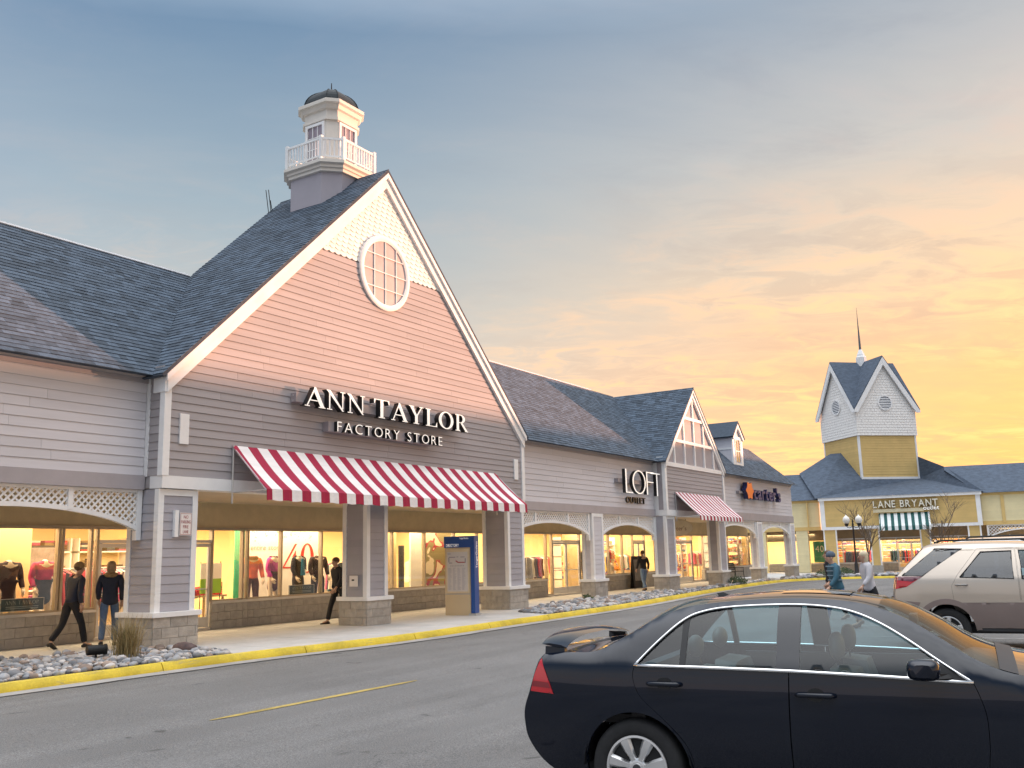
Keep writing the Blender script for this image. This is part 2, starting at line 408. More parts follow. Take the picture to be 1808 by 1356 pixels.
def shingles(origin, u, v, polyg, bld_roof, m, exp=0.142, near=0, seed=0, F=None):
    """real overlapping shingles on the plane origin + u*a + v*b, cut to a convex polygon; the `near` largest in view are objects, the rest one stuff part"""
    rnd = random.Random(seed); T = F if F is not None else Matrix.Identity(4)
    o = T @ Vector(origin); u = (T.to_3x3() @ Vector(u)).normalized(); v = (T.to_3x3() @ Vector(v)).normalized(); n = u.cross(v)
    if n.z < 0: n = -n
    us = [p[0] for p in polyg]; vv = [p[1] for p in polyg]; items = []
    b0 = min(vv)
    while b0 < max(vv):
        a = min(us) - rnd.uniform(0, .3)
        while a < max(us):
            w = rnd.choice((.17, .23, .23, .3, .36)); pc = clip_convex([(a, b0), (a + w, b0), (a + w, b0 + exp), (a, b0 + exp)], polyg)
            if len(pc) >= 3 and abs(area2(pc)) > .0015:
                hh = rnd.uniform(.009, .016)
                top = [o + u * x + v * y + n * (.004 + hh * (1 - (y - b0) / exp)) for x, y in pc]
                bot = [o + u * x + v * y - n * .002 for x, y in pc]
                items.append((top, bot))
            a += w
        b0 += exp
    def key(it):
        c = sum(it[0], Vector()) / len(it[0]) - CAM; d = c.length; q = Vector((c.dot(_r), c.dot(_u), c.dot(_f)))
        vis = q.z > 0 and abs(q.x / q.z) < .56 and abs(q.y / q.z) < .42
        ar = abs(area2([(p.dot(u), p.dot(v)) for p in it[0]]))
        return (0 if vis else 1, -ar / (d * d))
    items.sort(key=key)
    rest = MB()
    for i, (top, bot) in enumerate(items):
        k = len(top)
        fs = [tuple(range(k))] + [(j, k + j, k + (j + 1) % k, (j + 1) % k) for j in range(k)]
        if i < near: MB().add(top + bot, fs).build('roof_shingle', m, bld_roof)
        else: rest.add(top + bot, fs)
    rest.build('shingle_courses', m, bld_roof, kind='stuff')

# ------------------------------------------------------------------ lettering
def glyph(ch, weight=0.0):
    cu = bpy.data.curves.new('t', 'FONT'); cu.body = ch; cu.size = 1.0; cu.offset = weight; cu.resolution_u = 4
    o = bpy.data.objects.new('t', cu); COL.objects.link(o); dg = bpy.context.evaluated_depsgraph_get(); dg.update()
    me = bpy.data.meshes.new_from_object(o.evaluated_get(dg)); bpy.data.objects.remove(o); bpy.data.curves.remove(cu)
    v = [(p.co.x, p.co.y) for p in me.vertices]; f = [tuple(p.vertices) for p in me.polygons]; bpy.data.meshes.remove(me)
    return v, f
_GL = {}
def glyph_c(ch, w=0.0):
    if (ch, w) not in _GL: _GL[(ch, w)] = glyph(ch, w)
    return _GL[(ch, w)]
def glyph_mesh(ch, sx, sz, x, z, y0, y1, w=0.0):
    """returns (verts, faces, front-face count): letter standing in the xz plane from y0 (front) to y1 (back)"""
    v, f = glyph_c(ch, w); n = len(v)
    V = [(x + a * sx, y0, z + b * sz) for a, b in v]; Fc = list(f); nf = len(Fc)
    if y1 != y0:
        V += [(x + a * sx, y1, z + b * sz) for a, b in v]
        cnt = {}
        for q in f:
            for i in range(len(q)):
                e = (q[i], q[(i + 1) % len(q)]); cnt[e] = 1
        for (a, b) in cnt:
            if (b, a) not in cnt: Fc.append((b, a, n + a, n + b))
    return V, Fc, nf
def text_width(s, gap=.12, space=.35, w=0.0):
    x = 0
    for ch in s:
        if ch == ' ': x += space; continue
        xs = [p[0] for p in glyph_c(ch, w)[0]]; x += max(xs) - min(xs) + gap
    return x - gap
def lettering(F, parent, s, x0, x1, z0, H, y0, y1, m_front, m_side, gap=.12, space=.35, w=0.0, name='letter', join=False, slope=0.0):
    """each letter is a part (or one part when join=True); cap height H, fitted between x0 and x1"""
    tw = text_width(s, gap, space, w); sx = (x1 - x0) / tw; sz = H / 0.729; x = x0; J = MB(F)
    for ch in s:
        if ch == ' ': x += space * sx; continue
        xs = [p[0] for p in glyph_c(ch, w)[0]]; mb = J if join else MB(F)
        V, Fc, nf = glyph_mesh(ch, sx, sz, x - min(xs) * sx, z0 + slope * (x - x0), y0, y1, w)
        k = len(mb.f); mb.add(V, Fc)
        for i in range(k + nf, len(mb.f)): mb.mi[i] = 1
        if not join: mb.build(name, [m_front, m_side], parent)
        x += (max(xs) - min(xs) + gap) * sx
    if join: return J.build(name, [m_front, m_side], parent, kind='stuff')

def serif(ch):
    """strokes of a high-contrast roman capital, unit height: list of (layer, polygon)"""
    T, t, s = .155, .05, .045
    def sf(x, z, w=.17): return (2, [(x - w, z), (x + w, z), (x + w, z + s), (x - w, z + s)])
    if ch == 'A': return .86, [(0, [(.40, 1), (.48, 1), (.86, s), (.68, s), (.40, .9)][:4] + [(.385, .80)]), (1, [(.40, .93), (.44, .86), (.135, s), (.08, s)]), (3, [(.21, .30), (.60, .30), (.58, .35), (.23, .35)]), sf(.11, 0, .11), sf(.76, 0, .15)]
    if ch == 'N': return .86, [(0, [(.02, 1 - s), (.20, 1 - s), (.80, 0), (.72, 0)]), (1, [(.11, s), (.165, s), (.165, .82), (.11, .9)]), (1, [(.715, .12), (.77, .12), (.77, 1 - s), (.715, 1 - s)]), sf(.137, 0, .12), (2, [(0, 1 - s), (.2, 1 - s), (.17, 1), (0, 1)]), sf(.742, 1 - s, .12)]
    if ch == 'T': return .80, [(0, [(.40 - T / 2, s), (.40 + T / 2, s), (.40 + T / 2, 1), (.40 - T / 2, 1)]), (1, [(0, 1 - s), (.8, 1 - s), (.8, 1), (0, 1)]), (2, [(0, .76), (.03, .76), (.09, 1 - s), (0, 1 - s)]), (2, [(.77, .76), (.8, .76), (.8, 1 - s), (.71, 1 - s)]), sf(.40, 0, .16)]
    if ch == 'Y': return .86, [(0, [(.43 - T / 2, s), (.43 + T / 2, s), (.43 + T / 2, .46), (.43 - T / 2, .46)]), (1, [(.08, 1 - s), (.25, 1 - s), (.43 + T / 2, .40), (.43 - T / 2, .44)]), (3, [(.70, 1 - s), (.76, 1 - s), (.48, .40), (.44, .48)]), sf(.43, 0, .16), sf(.16, 1 - s, .15), sf(.73, 1 - s, .12)]
    if ch == 'L': return .70, [(0, [(.10, s), (.10 + T, s), (.10 + T, 1 - s), (.10, 1 - s)]), (1, [(.02, 0), (.70, 0), (.70, s), (.02, s)]), (2, [(.60, s), (.70, s), (.70, .27), (.675, .27)]), sf(.10 + T / 2, 1 - s, .16)]
    if ch == 'R':
        st = [(0, [(.10, s), (.10 + T, s), (.10 + T, 1 - s), (.10, 1 - s)]), sf(.10 + T / 2, 0, .15), sf(.10 + T / 2, 1 - s, .15)]
        N = 12
        for k in range(N):
            a, b2 = -pi / 2 + pi * k / N, -pi / 2 + pi * (k + 1) / N
            o_ = lambda q: (.38 + .28 * cos(q), .745 + .255 * sin(q)); i_ = lambda q: (.36 + .14 * cos(q), .745 + .205 * sin(q))
            st.append((1, [o_(a), o_(b2), i_(b2), i_(a)]))
        st += [(3, [(.25, .95), (.40, .95), (.40, 1), (.25, 1)]), (3, [(.25, .49), (.40, .49), (.40, .54), (.25, .54)]), (4, [(.36, .50), (.50, .50), (.82, s), (.66, s)]), (5, [(.66, 0), (.86, 0), (.86, s), (.66, s)])]
        return .86, st
    if ch == 'O':
        st = []; N = 28
        for k in range(N):
            a, b2 = 2 * pi * k / N, 2 * pi * (k + 1) / N
            o_ = lambda q: (.46 + .46 * cos(q), .5 + .515 * sin(q)); i_ = lambda q: (.46 + .29 * cos(q), .5 + .455 * sin(q))
            st.append((0, [o_(a), o_(b2), i_(b2), i_(a)]))
        return .92, st
def serif_sign(F, parent, s, x0, x1, z0, H, y0, y1, m_front, m_side, gap=.13, space=.40, slope=0.0):
    tw = sum((space if c == ' ' else serif(c)[0] + gap) for c in s) - gap; sx = (x1 - x0) / tw; x = x0
    for c in s:
        if c == ' ': x += space * sx; continue
        w, st = serif(c); mb = MB(F)
        for lay, pg in st:
            pg = ccw([(x + a * sx, z0 + slope * (x - x0) + b * H) for a, b in pg]); n = len(pg); yf = y0 + lay * .0015
            mb.cur = 0; mb.add([(a, yf, b) for a, b in pg], [tuple(range(n))])
            mb.cur = 1; mb.add([(a, yf, b) for a, b in pg] + [(a, y1, b) for a, b in pg], [((i + 1) % n, i, n + i, n + (i + 1) % n) for i in range(n)])
        mb.build('letter', [m_front, m_side], parent); x += (w + gap) * sx
# ------------------------------------------------------------------ ground
def sm(t): t = max(0.0, min(1.0, t)); return t * t * (3 - 2 * t)
def S(x): return -.10 * sm((x - 37) / 8) - .12 * sm((x - 46) / 14)
def G(x, y): return -.12 + S(x) - .06 * sm((-2.5 - y) / 11)
KP = [(-14, -2.3), (-8, -2.24), (-4.3, -2.2), (0, -2.25), (4, -2.65), (8.8, -2.5), (16.3, -2.2), (25.7, -1.1), (33, -.5), (39, -.3), (43, -.35), (45, -.95), (46.2, -2.4), (47.4, -4.6), (49.5, -9), (52, -16), (56, -28), (60, -45)]
def catmull(P, step):
    out = []
    for i in range(len(P) - 1):
        p0 = P[max(i - 1, 0)]; p1 = P[i]; p2 = P[i + 1]; p3 = P[min(i + 2, len(P) - 1)]
        n = max(2, int(hypot(p2[0] - p1[0], p2[1] - p1[1]) / step))
        for k in range(n):
            t = k / n
            out.append(tuple(.5 * (2 * p1[a] + (p2[a] - p0[a]) * t + (2 * p0[a] - 5 * p1[a] + 4 * p2[a] - p3[a]) * t * t + (3 * p1[a] - p0[a] - 3 * p2[a] + p3[a]) * t ** 3) for a in (0, 1)))
    return out + [P[-1]]
KC = catmull(KP, .5)
def offs(path, d):
    out = []
    for i, p in enumerate(path):
        a = path[max(i - 1, 0)]; b = path[min(i + 1, len(path) - 1)]; dx, dy = b[0] - a[0], b[1] - a[1]; L = hypot(dx, dy)
        out.append((p[0] + dy / L * d, p[1] - dx / L * d))
    return out
def kerb_y(x):
    for a, b in zip(KC[:-1], KC[1:]):
        if a[0] <= x <= b[0]: return a[1] + (b[1] - a[1]) * (x - a[0]) / (b[0] - a[0] + 1e-9)
    return -2.2

def asphalt():
    m = bpy.data.materials.new('worn asphalt'); m.use_nodes = True; nt = m.node_tree; b = NB(nt); P = nt.nodes['Principled BSDF']
    pos = b.node('ShaderNodeNewGeometry').outputs['Position']
    n1 = b.noise(pos, .35, 5, .6); n2 = b.noise(pos, 55, 3, .75); n3 = b.noise(b.v('MULTIPLY', pos, (.25, 1.0, 1)), .9, 6, .7, .6); n4 = b.noise(pos, 110, 2, .7)
    k = b.m('MULTIPLY', b.rng(n1, .3, .7, .86, 1.12, False), b.rng(n2, .3, .7, .60, 1.42, False))
    k = b.m('MULTIPLY', k, b.rng(n4, .35, .65, .66, 1.36, False))
    k = b.m('MULTIPLY', k, b.rng(n3, .60, .74, 1.0, .80))
    # dark drips and scuffs, long along the driving direction
    n5 = b.noise(b.v('MULTIPLY', pos, (.8, 2.6, 1)), 1.3, 3, .5, .2); k = b.m('MULTIPLY', k, b.rng(n5, .69, .76, 1.0, .62))
    # hairline cracks, sealed patches and oil drips
    vo = b.node('ShaderNodeTexVoronoi'); vo.feature = 'DISTANCE_TO_EDGE'; vo.inputs['Scale'].default_value = .17
    wob = b.v('ADD', pos, b.v('SCALE', b.comb(b.noise(pos, 1.1, 5, .7), b.noise(b.v('ADD', pos, (9, 4, 1)), 1.1, 5, .7), 0.0), scale=2.2)); b.put(vo.inputs['Vector'], wob)
    cr_ = b.m('MULTIPLY', b.rng(vo.outputs['Distance'], .0022, .0006), b.rng(b.noise(pos, .22, 3, .5), .48, .60))
    k = b.m('MULTIPLY', k, b.m('SUBTRACT', 1.0, b.m('MULTIPLY', cr_, .55)))
    ol_ = b.rng(b.noise(pos, 2.6, 2, .4), .735, .80, 1.0, .45); k = b.m('MULTIPLY', k, ol_)
    tr_ = b.rng(b.noise(b.v('MULTIPLY', pos, (.06, 1.1, 1)), 1.0, 3, .5), .42, .62, 1.06, .90); k = b.m('MULTIPLY', k, tr_)
    c = b.v('SCALE', (.147, .145, .143), scale=k); b.put(P.inputs['Base Color'], c); P.inputs['Roughness'].default_value = .85
    bn = b.node('ShaderNodeBump'); bn.inputs['Strength'].default_value = .6; bn.inputs['Distance'].default_value = .006
    b.put(bn.inputs['Height'], b.m('ADD', n2, n4)); b.put(P.inputs['Normal'], bn.outputs[0])
    return m
M_asph = asphalt()
xs = [-1500, -600, -200, -80, -40] + [-25 + .9 * i for i in range(112)] + [90, 120, 200, 600, 1500]
ys = [-1500, -600, -200, -80, -40] + [-28 + .9 * i for i in range(46)] + [30, 80, 200, 600, 1500]
rd = MB(); rd.add([(x, y, G(x, y)) for y in ys for x in xs], [(j * len(xs) + i, j * len(xs) + i + 1, (j + 1) * len(xs) + i + 1, (j + 1) * len(xs) + i) for j in range(len(ys) - 1) for i in range(len(xs) - 1)])
road = rd.build('road', M_asph, None, smooth=True, kind='structure')

def strip(A, B, fz, name, m, parent=None, kind=None, dz=0.0):
    mb = MB(); vs = []
    for a, b in zip(A, B): vs += [(*a, fz(*a) + dz), (*b, fz(*b) + dz)]
    mb.add(vs, [(2 * i, 2 * i + 1, 2 * i + 3, 2 * i + 2) for i in range(len(A) - 1)])
    return mb.build(name, m, parent, smooth=True, kind=kind)
K0 = KC; K1 = offs(KC, .15); K2 = offs(KC, .19); K3 = [(p[0] + q[0] * 0, p[1]) for p, q in zip(offs(KC, .55), KC)]
rk = random.Random(3); K3 = offs(KC, .56)
K3 = [(p[0], p[1] + rk.uniform(-.025, .025)) for p in K3]
gut = strip(K3, K2, G, 'gutter', M_gutter, None, 'structure', .006)
M_tar = mat('tar seam', (.035, .035, .037), .8, .2, 3)
K4 = [(p[0] + rk.uniform(-.02, .02), p[1] - rk.uniform(.03, .09)) for p in K3]
strip(K4, K3, G, 'tar_seam', M_tar, road, None, .009)
# yellow kerb in cast lengths
M_kerb = mat('yellow kerb paint', (.74, .56, .045), .6, .10, 2.2, bump=.3, bscale=40, stain=.30, noise2=.10)
_b = NB(M_kerb.node_tree); _p = M_kerb.node_tree.nodes['Principled BSDF']; _s = _p.inputs['Base Color'].links[0].from_socket; _g = _b.node('ShaderNodeNewGeometry').outputs['Position']
_w = _b.rng(_b.noise(_b.v('MULTIPLY', _g, (.6, 2, 6)), 3.2, 7, .75), .56, .66, 0, .75)
_b.put(_p.inputs['Base Color'], _b.mix(_w, _s, (.33, .28, .16)))
kerb = MB().add([(*K0[0], -.3), (*K1[0], -.3), (*K0[1], -.3)], [(0, 1, 2)]).build('kerb', M_kerb, None, kind='structure')
i = 0
while i < len(KC) - 1:
    j = min(i + 6, len(KC) - 1); mb = MB(); rg = []
    for k in range(i, j + 1):
        def at(path, k=k):
            p = path[k]
            e = .022 if k == j else 0.0
            if e and k > 0: q = path[k - 1]; L = hypot(p[0] - q[0], p[1] - q[1]); p = (p[0] - (p[0] - q[0]) / L * e, p[1] - (p[1] - q[1]) / L * e)
            return p
        a, b, c = at(K0), at(K1), at(K2); zs_ = S(a[0]); m2 = ((a[0] * .12 + b[0] * .88), (a[1] * .12 + b[1] * .88)); dz = rk.uniform(-.004, .004)
        rg.append([(*a, zs_ - .2), (*a, zs_ + .012 + dz), (*m2, zs_ + .008 + dz), (*b, zs_ - .02 + dz), (*c, G(*c) + .03), (*c, G(*c) - .1)])
    mb.rings(rg).build('kerb_stone', M_kerb, kerb, smooth=50)
    i = j
# sidewalk: base sheet plus slabs with joints along the shop fronts
A = [p for p in KC]; B = [(p[0], 12) if p[0] < 44 else (110, 12 - (p[0] - 44) * 6) for p in KC]
mb = MB(); rows = []
for a, b in zip(A, B):
    rows.append([(a[0] + (b[0] - a[0]) * t, a[1] + (b[1] - a[1]) * t) for t in (0, .08, .16, .25, .35, .5, .7, 1)])
vs_ = [(x, y, S(x) - .012) for r in rows for x, y in r]
mb.add(vs_, [(i * 8 + k, i * 8 + k + 1, (i + 1) * 8 + k + 1, (i + 1) * 8 + k) for i in range(len(rows) - 1) for k in range(7)])
walk = mb.build('sidewalk', M_conc, None, smooth=True, kind='structure')
x = -8.0
while x < 44:
    w = 1.83 if x < 30 else 3.66
    ya, yb = kerb_y(x + .01) + .01, kerb_y(min(x + w, 43.5)) + .01
    for f0, f1 in ((0, .33), (.33, .66), (.66, 1)):
        g = .006; y0a, y0b = ya + (3.36 - ya) * f0 + g, yb + (3.36 - yb) * f0 + g; y1a, y1b = ya + (3.36 - ya) * f1 - g, yb + (3.36 - yb) * f1 - g
        MB().prism([(x + g, y0a, S(x) - .03), (x + w - g, y0b, S(x + w) - .03), (x + w - g, y1b, S(x + w) - .03), (x + g, y1a, S(x) - .03)], (0, 0, .03)).build('paving_slab', M_conc, walk)
    x += w
# worn yellow lane line and pale bay lines
M_yline = mat('worn yellow road paint', (.42, .31, .085), .8, .25, 4, stain=.35, noise2=.25)
M_wline = mat('worn white road paint', (.40, .40, .39), .8, .25, 4, stain=.45, noise2=.25)
def line(x0, y0, x1, y1, w, m, name, wob=.008):
    n = 24; L = hypot(x1 - x0, y1 - y0); ux, uy = (x1 - x0) / L, (y1 - y0) / L; A = []; B = []; r2 = random.Random(int(abs(x0) * 97))
    for i in range(n + 1):
        t = i / n; hw = w / 2 * min(1, .25 + 8 * t, .25 + 8 * (1 - t)) + r2.uniform(-wob, wob) * .6; c = (x0 + (x1 - x0) * t, y0 + (y1 - y0) * t)
        A.append((c[0] + uy * hw, c[1] - ux * hw)); B.append((c[0] - uy * hw, c[1] + ux * hw))
    return strip(A, B, G, name, m, road, None, .006)
line(-4.56, -7.0, -.86, -7.06, .11, M_yline, 'lane_line')
for k in range(7):
    line(-2.9 + 2.75 * k, -10.4, -2.3 + 2.75 * k, -15.2, .10, M_wline, 'bay_line')
    line(-2.3 + 2.75 * k, -24.4, -1.9 + 2.75 * k, -29, .10, M_wline, 'bay_line')

# ------------------------------------------------------------------ river rock beds
M_rock = mat('river rock', (.27, .275, .29), .8, .25, 7, bump=.4, bscale=30, orand=.45, island=.45)
M_rockw = mat('pale rock', (.48, .45, .43), .8, .15, 9, bump=.3, bscale=30, orand=.25, island=.25)
M_rockb = mat('brown rock', (.30, .23, .19), .8, .2, 9, bump=.3, bscale=30, orand=.35, island=.35)
M_soil = mat('dark soil', (.05, .043, .037), .95, .3, 5, bump=.6, bscale=50)
def rock_verts(rnd, r):
    ax = (r * rnd.uniform(.8, 1.35), r * rnd.uniform(.7, 1.1), r * rnd.uniform(.5, .8)); ph = [rnd.uniform(0, 6.28) for _ in range(4)]
    def fn(p):
        k = 1 + .13 * sin(2.3 * p.x + ph[0]) + .13 * sin(2.7 * p.y + ph[1]) + .1 * sin(3.1 * p.z + ph[2])
        return p * k
    mb = MB(); mb.ell((0, 0, 0), ax, 8, 5, fn); a = rnd.uniform(0, pi); t = rnd.uniform(-.3, .3)
    R = Matrix.Rotation(a, 3, 'Z') @ Matrix.Rotation(t, 3, 'X')
    return [R @ Vector(v) for v in mb.v], mb.f, ax[2]
def inside(p, P):
    c = False; n = len(P)
    for i in range(n):
        a, b = P[i], P[(i + 1) % n]
        if (a[1] > p[1]) != (b[1] > p[1]) and p[0] < (b[0] - a[0]) * (p[1] - a[1]) / (b[1] - a[1]) + a[0]: c = not c
    return c
def rock_bed(name, P, n, near, r0, seed, avoid=()):
    rnd = random.Random(seed); bx = [p[0] for p in P]; by = [p[1] for p in P]
    bed = MB().prism([(x, y, S(x) - .03) for x, y in ccw(P)], (0, 0, .036)).build(name, M_soil, None, kind='structure')
    pts = []; tries = 0; cell = {}
    while len(pts) < n and tries < n * 60:
        tries += 1; p = (rnd.uniform(min(bx), max(bx)), rnd.uniform(min(by), max(by))); r = r0 * rnd.choice((.55, .7, .8, .9, 1, 1.1, 1.5))
        if not inside(p, P) or any(a[0] - r * .6 < p[0] < a[1] + r * .6 and a[2] - r * .6 < p[1] < a[3] + r * .6 for a in avoid): continue
        ck = (int(p[0] / .3), int(p[1] / .3)); ok = True
        for i in (-1, 0, 1):
            for j in (-1, 0, 1):
                for q in cell.get((ck[0] + i, ck[1] + j), ()):
                    if hypot(p[0] - q[0], p[1] - q[1]) < (r + q[2]) * .62: ok = False
        if not ok: continue
        cell.setdefault(ck, []).append((*p, r)); pts.append((*p, r))
    pts.sort(key=lambda q: (q[0] - CAM.x) ** 2 + (q[1] - CAM.y) ** 2 - 400 * q[2])
    rest = [MB(), MB(), MB()]; ms = (M_rock, M_rockw, M_rockb)
    for i, (x, y, r) in enumerate(pts):
        v, f, hz = rock_verts(rnd, r); z = S(x) + hz * rnd.uniform(.35, .75); k = rnd.choice((0, 0, 0, 0, 1, 1, 2))
        V = [(p.x + x, p.y + y, p.z + z) for p in v]
        if i < near: MB().add(V, f).build('rock', ms[k], bed, smooth=True)
        else: rest[k].add(V, f)
    for k in range(3):
        if rest[k].v: rest[k].build('small_rocks', ms[k], bed, smooth=True, kind='stuff')
    return bed
bedA = [(-9, -2.2)] + [(p[0], p[1] + .04) for p in KC if -8.5 < p[0] < .3] + [(.32, -1.3), (.35, -.25), (-.15, -.15), (-.15, .6), (-.75, .85), (-1.54, .78), (-2.3, 1.2), (-9, 1.5)]
rock_bed('rock_bed', bedA, 2300, 290, .062, 11, avoid=[(-.12, 1.05, -.12, 1.1)])
bedB = [(p[0], p[1] + .05) for p in KC if 10.6 < p[0] < 38.2] + [(38.4, .55), (37.2, .5), (32.3, .1), (31.2, -.1), (26.1, -.1), (25, .1), (23.3, .57), (20.2, .48), (17, .42), (14, -.25), (11.7, -.95)]
rock_bed('rock_bed', bedB, 2800, 270, .078, 12, avoid=[(19.0, 20.3, .35, 1.6), (24.9, 26.1, -.15, 1.1), (31.2, 32.4, -.15, 1.1)])
bedC = [(p[0], p[1] + .06) for p in KC if 40.2 < p[0] < 45.5] + [(46.6, -1.4), (48, -4.4), (51.5, -12), (56.5, -12), (52, -4), (49, 1.5), (46, 1.5), (45.6, .6), (44.6, .4), (40.5, .35)]
rock_bed('rock_bed', bedC, 700, 0, .13, 13)

# ------------------------------------------------------------------ storefront glazing
ZK, ZS, ZH = .62, .68, 2.48
def storefront(F, bld, y, segs, m_fr=None, zfloor=0.0, block_m=None):
    """segs: (x0, x1, 'win' | 'door' | 'pane' (glass to the floor))"""
    m_fr = m_fr or M_alu; w = .055
    for k, (a, b, t) in enumerate(segs):
        zb = ZS if t == 'win' else .06
        if t == 'win':
            blocks(F, bld, a, b, 0.0, 3, ZK / 3, .405, y - .06, block_m or M_stone2, depth=.2, rough=.006, seed=int(a * 7) + k, name='wall_block')
            MB(F).box(a, b, y - .10, y + .08, ZK, ZS).build('window_sill', M_alul, bld)
        else:
            MB(F).box(a, b, y - .05, y + .12, 0.0, .06).build('threshold', M_alul, bld)
        if t == 'door':
            mid = (a + b) / 2; tr = 2.12
            MB(F).box(a, b, y - .04, y + .05, tr, tr + .07).build('door_head', M_alul, bld)
            MB(F).box(a + w, b - w, y - .004, y + .004, tr + .07, ZH - .06).build('transom_pane', M_glass, bld)
            for x0, x1 in (((a + w, mid - .005), (mid + .005, b - w)) if b - a > 1.3 else ((a + w, b - w),)):
                d = MB(F)
                d.box(x0, x0 + .06, y - .03, y + .03, .07, tr - .01); d.box(x1 - .06, x1, y - .03, y + .03, .07, tr - .01)
                d.box(x0 + .06, x1 - .06, y - .028, y + .028, tr - .10, tr - .01); d.box(x0 + .06, x1 - .06, y - .028, y + .028, .07, .32); d.box(x0 + .06, x1 - .06, y - .026, y + .026, .98, 1.01)
                dd = d.build('door', M_alul, bld)
                MB(F).box(x0 + .06, x1 - .06, y - .004, y + .004, .32, tr - .1).build('door_pane', M_glass, dd)
                hx = x1 - .10 if x0 < mid - .1 and b - a > 1.3 else x0 + .10
                MB(F).tube([(hx, y - .03, .95), (hx, y - .075, .97), (hx, y - .075, 1.25), (hx, y - .03, 1.27)], .012, 6).build('door_handle', M_alul, dd)
        else:
            MB(F).box(a + w / 2, b - w / 2, y - .004, y + .004, zb + .04, ZH - .05).build('window_pane', M_glass, bld)
            MB(F).box(a + w / 2, b - w / 2, y - .04, y + .04, zb, zb + .04).build('window_rail', m_fr, bld)
        MB(F).box(a - w / 2, a + w / 2, y - .05, y + .07, zb if t == 'win' else .06, ZH - .002).build('mullion', m_fr, bld)
    b = segs[-1][1]; MB(F).box(b - w / 2, b + w / 2, y - .05, y + .07, .06, ZH - .002).build('mullion', m_fr, bld)
    a = segs[0][0]; MB(F).box(a - .03, b + .03, y - .045, y + .06, ZH - .05, ZH + .02).build('head_rail', m_fr, bld)

def shop_room(F, bld, x0, x1, y0, y1, power, col=(1, .80, .52), n=3, wall=None, zc=2.95):
    wall = wall or M_wall_in
    r = MB(F); r.box(x0, x1, y1, y1 + .1, 0, zc); r.box(x0 - .1, x0, y0, y1 + .1, 0, zc); r.box(x1, x1 + .1, y0, y1 + .1, 0, zc); r.box(x0 - .1, x1 + .1, y0 - .02, y1 + .1, zc, zc + .1)
    r.build('shop_wall', wall, bld); MB(F).box(x0, x1, y0 + .14, y1, -.02, .04).build('shop_floor', M_floor_in, bld)
    for i in range(n):
        L = bpy.data.lights.new('shop_light', 'AREA'); L.shape = 'RECTANGLE'; L.size = (x1 - x0) / n * .8; L.size_y = (y1 - y0) * .7; L.energy = power / n; L.color = col
        o = bpy.data.objects.new('shop_light', L); COL.objects.link(o)
        o.matrix_world = (F if F is not None else Matrix.Identity(4)) @ Matrix.Translation((x0 + (x1 - x0) * (i + .5) / n, (y0 + y1) / 2 - .75, zc - .03))

def arch_z(x, x0, x1, za, ze): t = (x - (x0 + x1) / 2) / ((x1 - x0) / 2); return za - (za - ze) * (1 - sqrt(max(0, 1 - .80 * t * t))) / (1 - sqrt(.20))
def lattice(F, bld, x0, x1, y, ztop, za, ze, divs=(), drop=.14, pitch=.097):
    L = MB(F); n = 28
    for i in range(n):
        a, b = x0 + (x1 - x0) * i / n, x0 + (x1 - x0) * (i + 1) / n; h = .085
        A_, B_ = arch_z(a, x0, x1, za, ze), arch_z(b, x0, x1, za, ze)
        L.prism([(a, y - .05, A_), (b, y - .05, B_), (b, y - .05, B_ + h), (a, y - .05, A_ + h)], (0, .10, 0))
    L.build('arch_trim', M_trim, bld)
    T = MB(F).box(x0, x1, y - .045, y + .045, ztop - .06, ztop - .003).build('top_rail', M_trim, bld)
    for x in (x0, x1 - .11): MB(F).box(x, x + .11, y - .062, y + .062, ze - drop, ztop - .005).build('end_post', M_trim, bld)
    for x in divs: MB(F).box(x - .05, x + .05, y - .055, y + .055, arch_z(x, x0, x1, za, ze) + .03, ztop - .03).build('divider', M_trim, bld)
    st = MB(F); w = .036
    for s_, yy in ((1, y - .018), (-1, y + .002)):
        D = pitch * sqrt(2); c = x0 - (ztop - ze) - 1
        while c < x1 + (ztop - ze) + 1:
            run = None; z = ze - .05
            while z <= ztop + .02:
                x = c + s_ * (z - ze); ok = x0 + .05 < x < x1 - .05 and arch_z(x, x0, x1, za, ze) + .04 < z < ztop - .04
                if ok: run = (run[0], z) if run else (z, z)
                if (not ok or z > ztop) and run:
                    if run[1] - run[0] > .02:
                        p, q = (c + s_ * (run[0] - ze), yy, run[0]), (c + s_ * (run[1] - ze), yy, run[1])
                        st.obox((p[0] - w * .707, yy, p[2]), (q[0] - p[0], 0, q[2] - p[2]), (w * 1.414, 0, 0), (0, .014, 0))
                    run = None
                z += .02
            c += D
    st.build('lattice', M_trim, bld, kind='stuff')

def wing_front(F, bld, x0, x1, y=.54, z1=3.38, z2=5.26, seed=0, exp=.186, band0=3.1, m=None, mb_=None):
    m = m or M_sid_l; mb_ = mb_ or M_band
    MB(F).box(x0, x1, y, y + .2, band0 + .01, 5.5).build('wall', m, bld)
    siding(F, bld, [(x0 + .02, z1), (x1 - .02, z1), (x1 - .02, z2), (x0 + .02, z2)], y - .002, exp, m, maxlen=3.66, seed=seed)
    MB(F).box(x0, x1, y - .06, y + .02, band0, z1).build('lower_band', mb_, bld)
    MB(F).box(x0, x1, y - .05, y + .02, z2, 5.47).build('fascia', mb_, bld)
    gx = MB(F); pr = [(y - .05, 5.36), (y - .16, 5.38), (y - .17, 5.47), (y - .155, 5.47), (y - .15, 5.395), (y - .05, 5.375)]
    gx.prism([(x0, a, b) for a, b in pr], (x1 - x0, 0, 0)).build('gutter_channel', M_gut, bld)

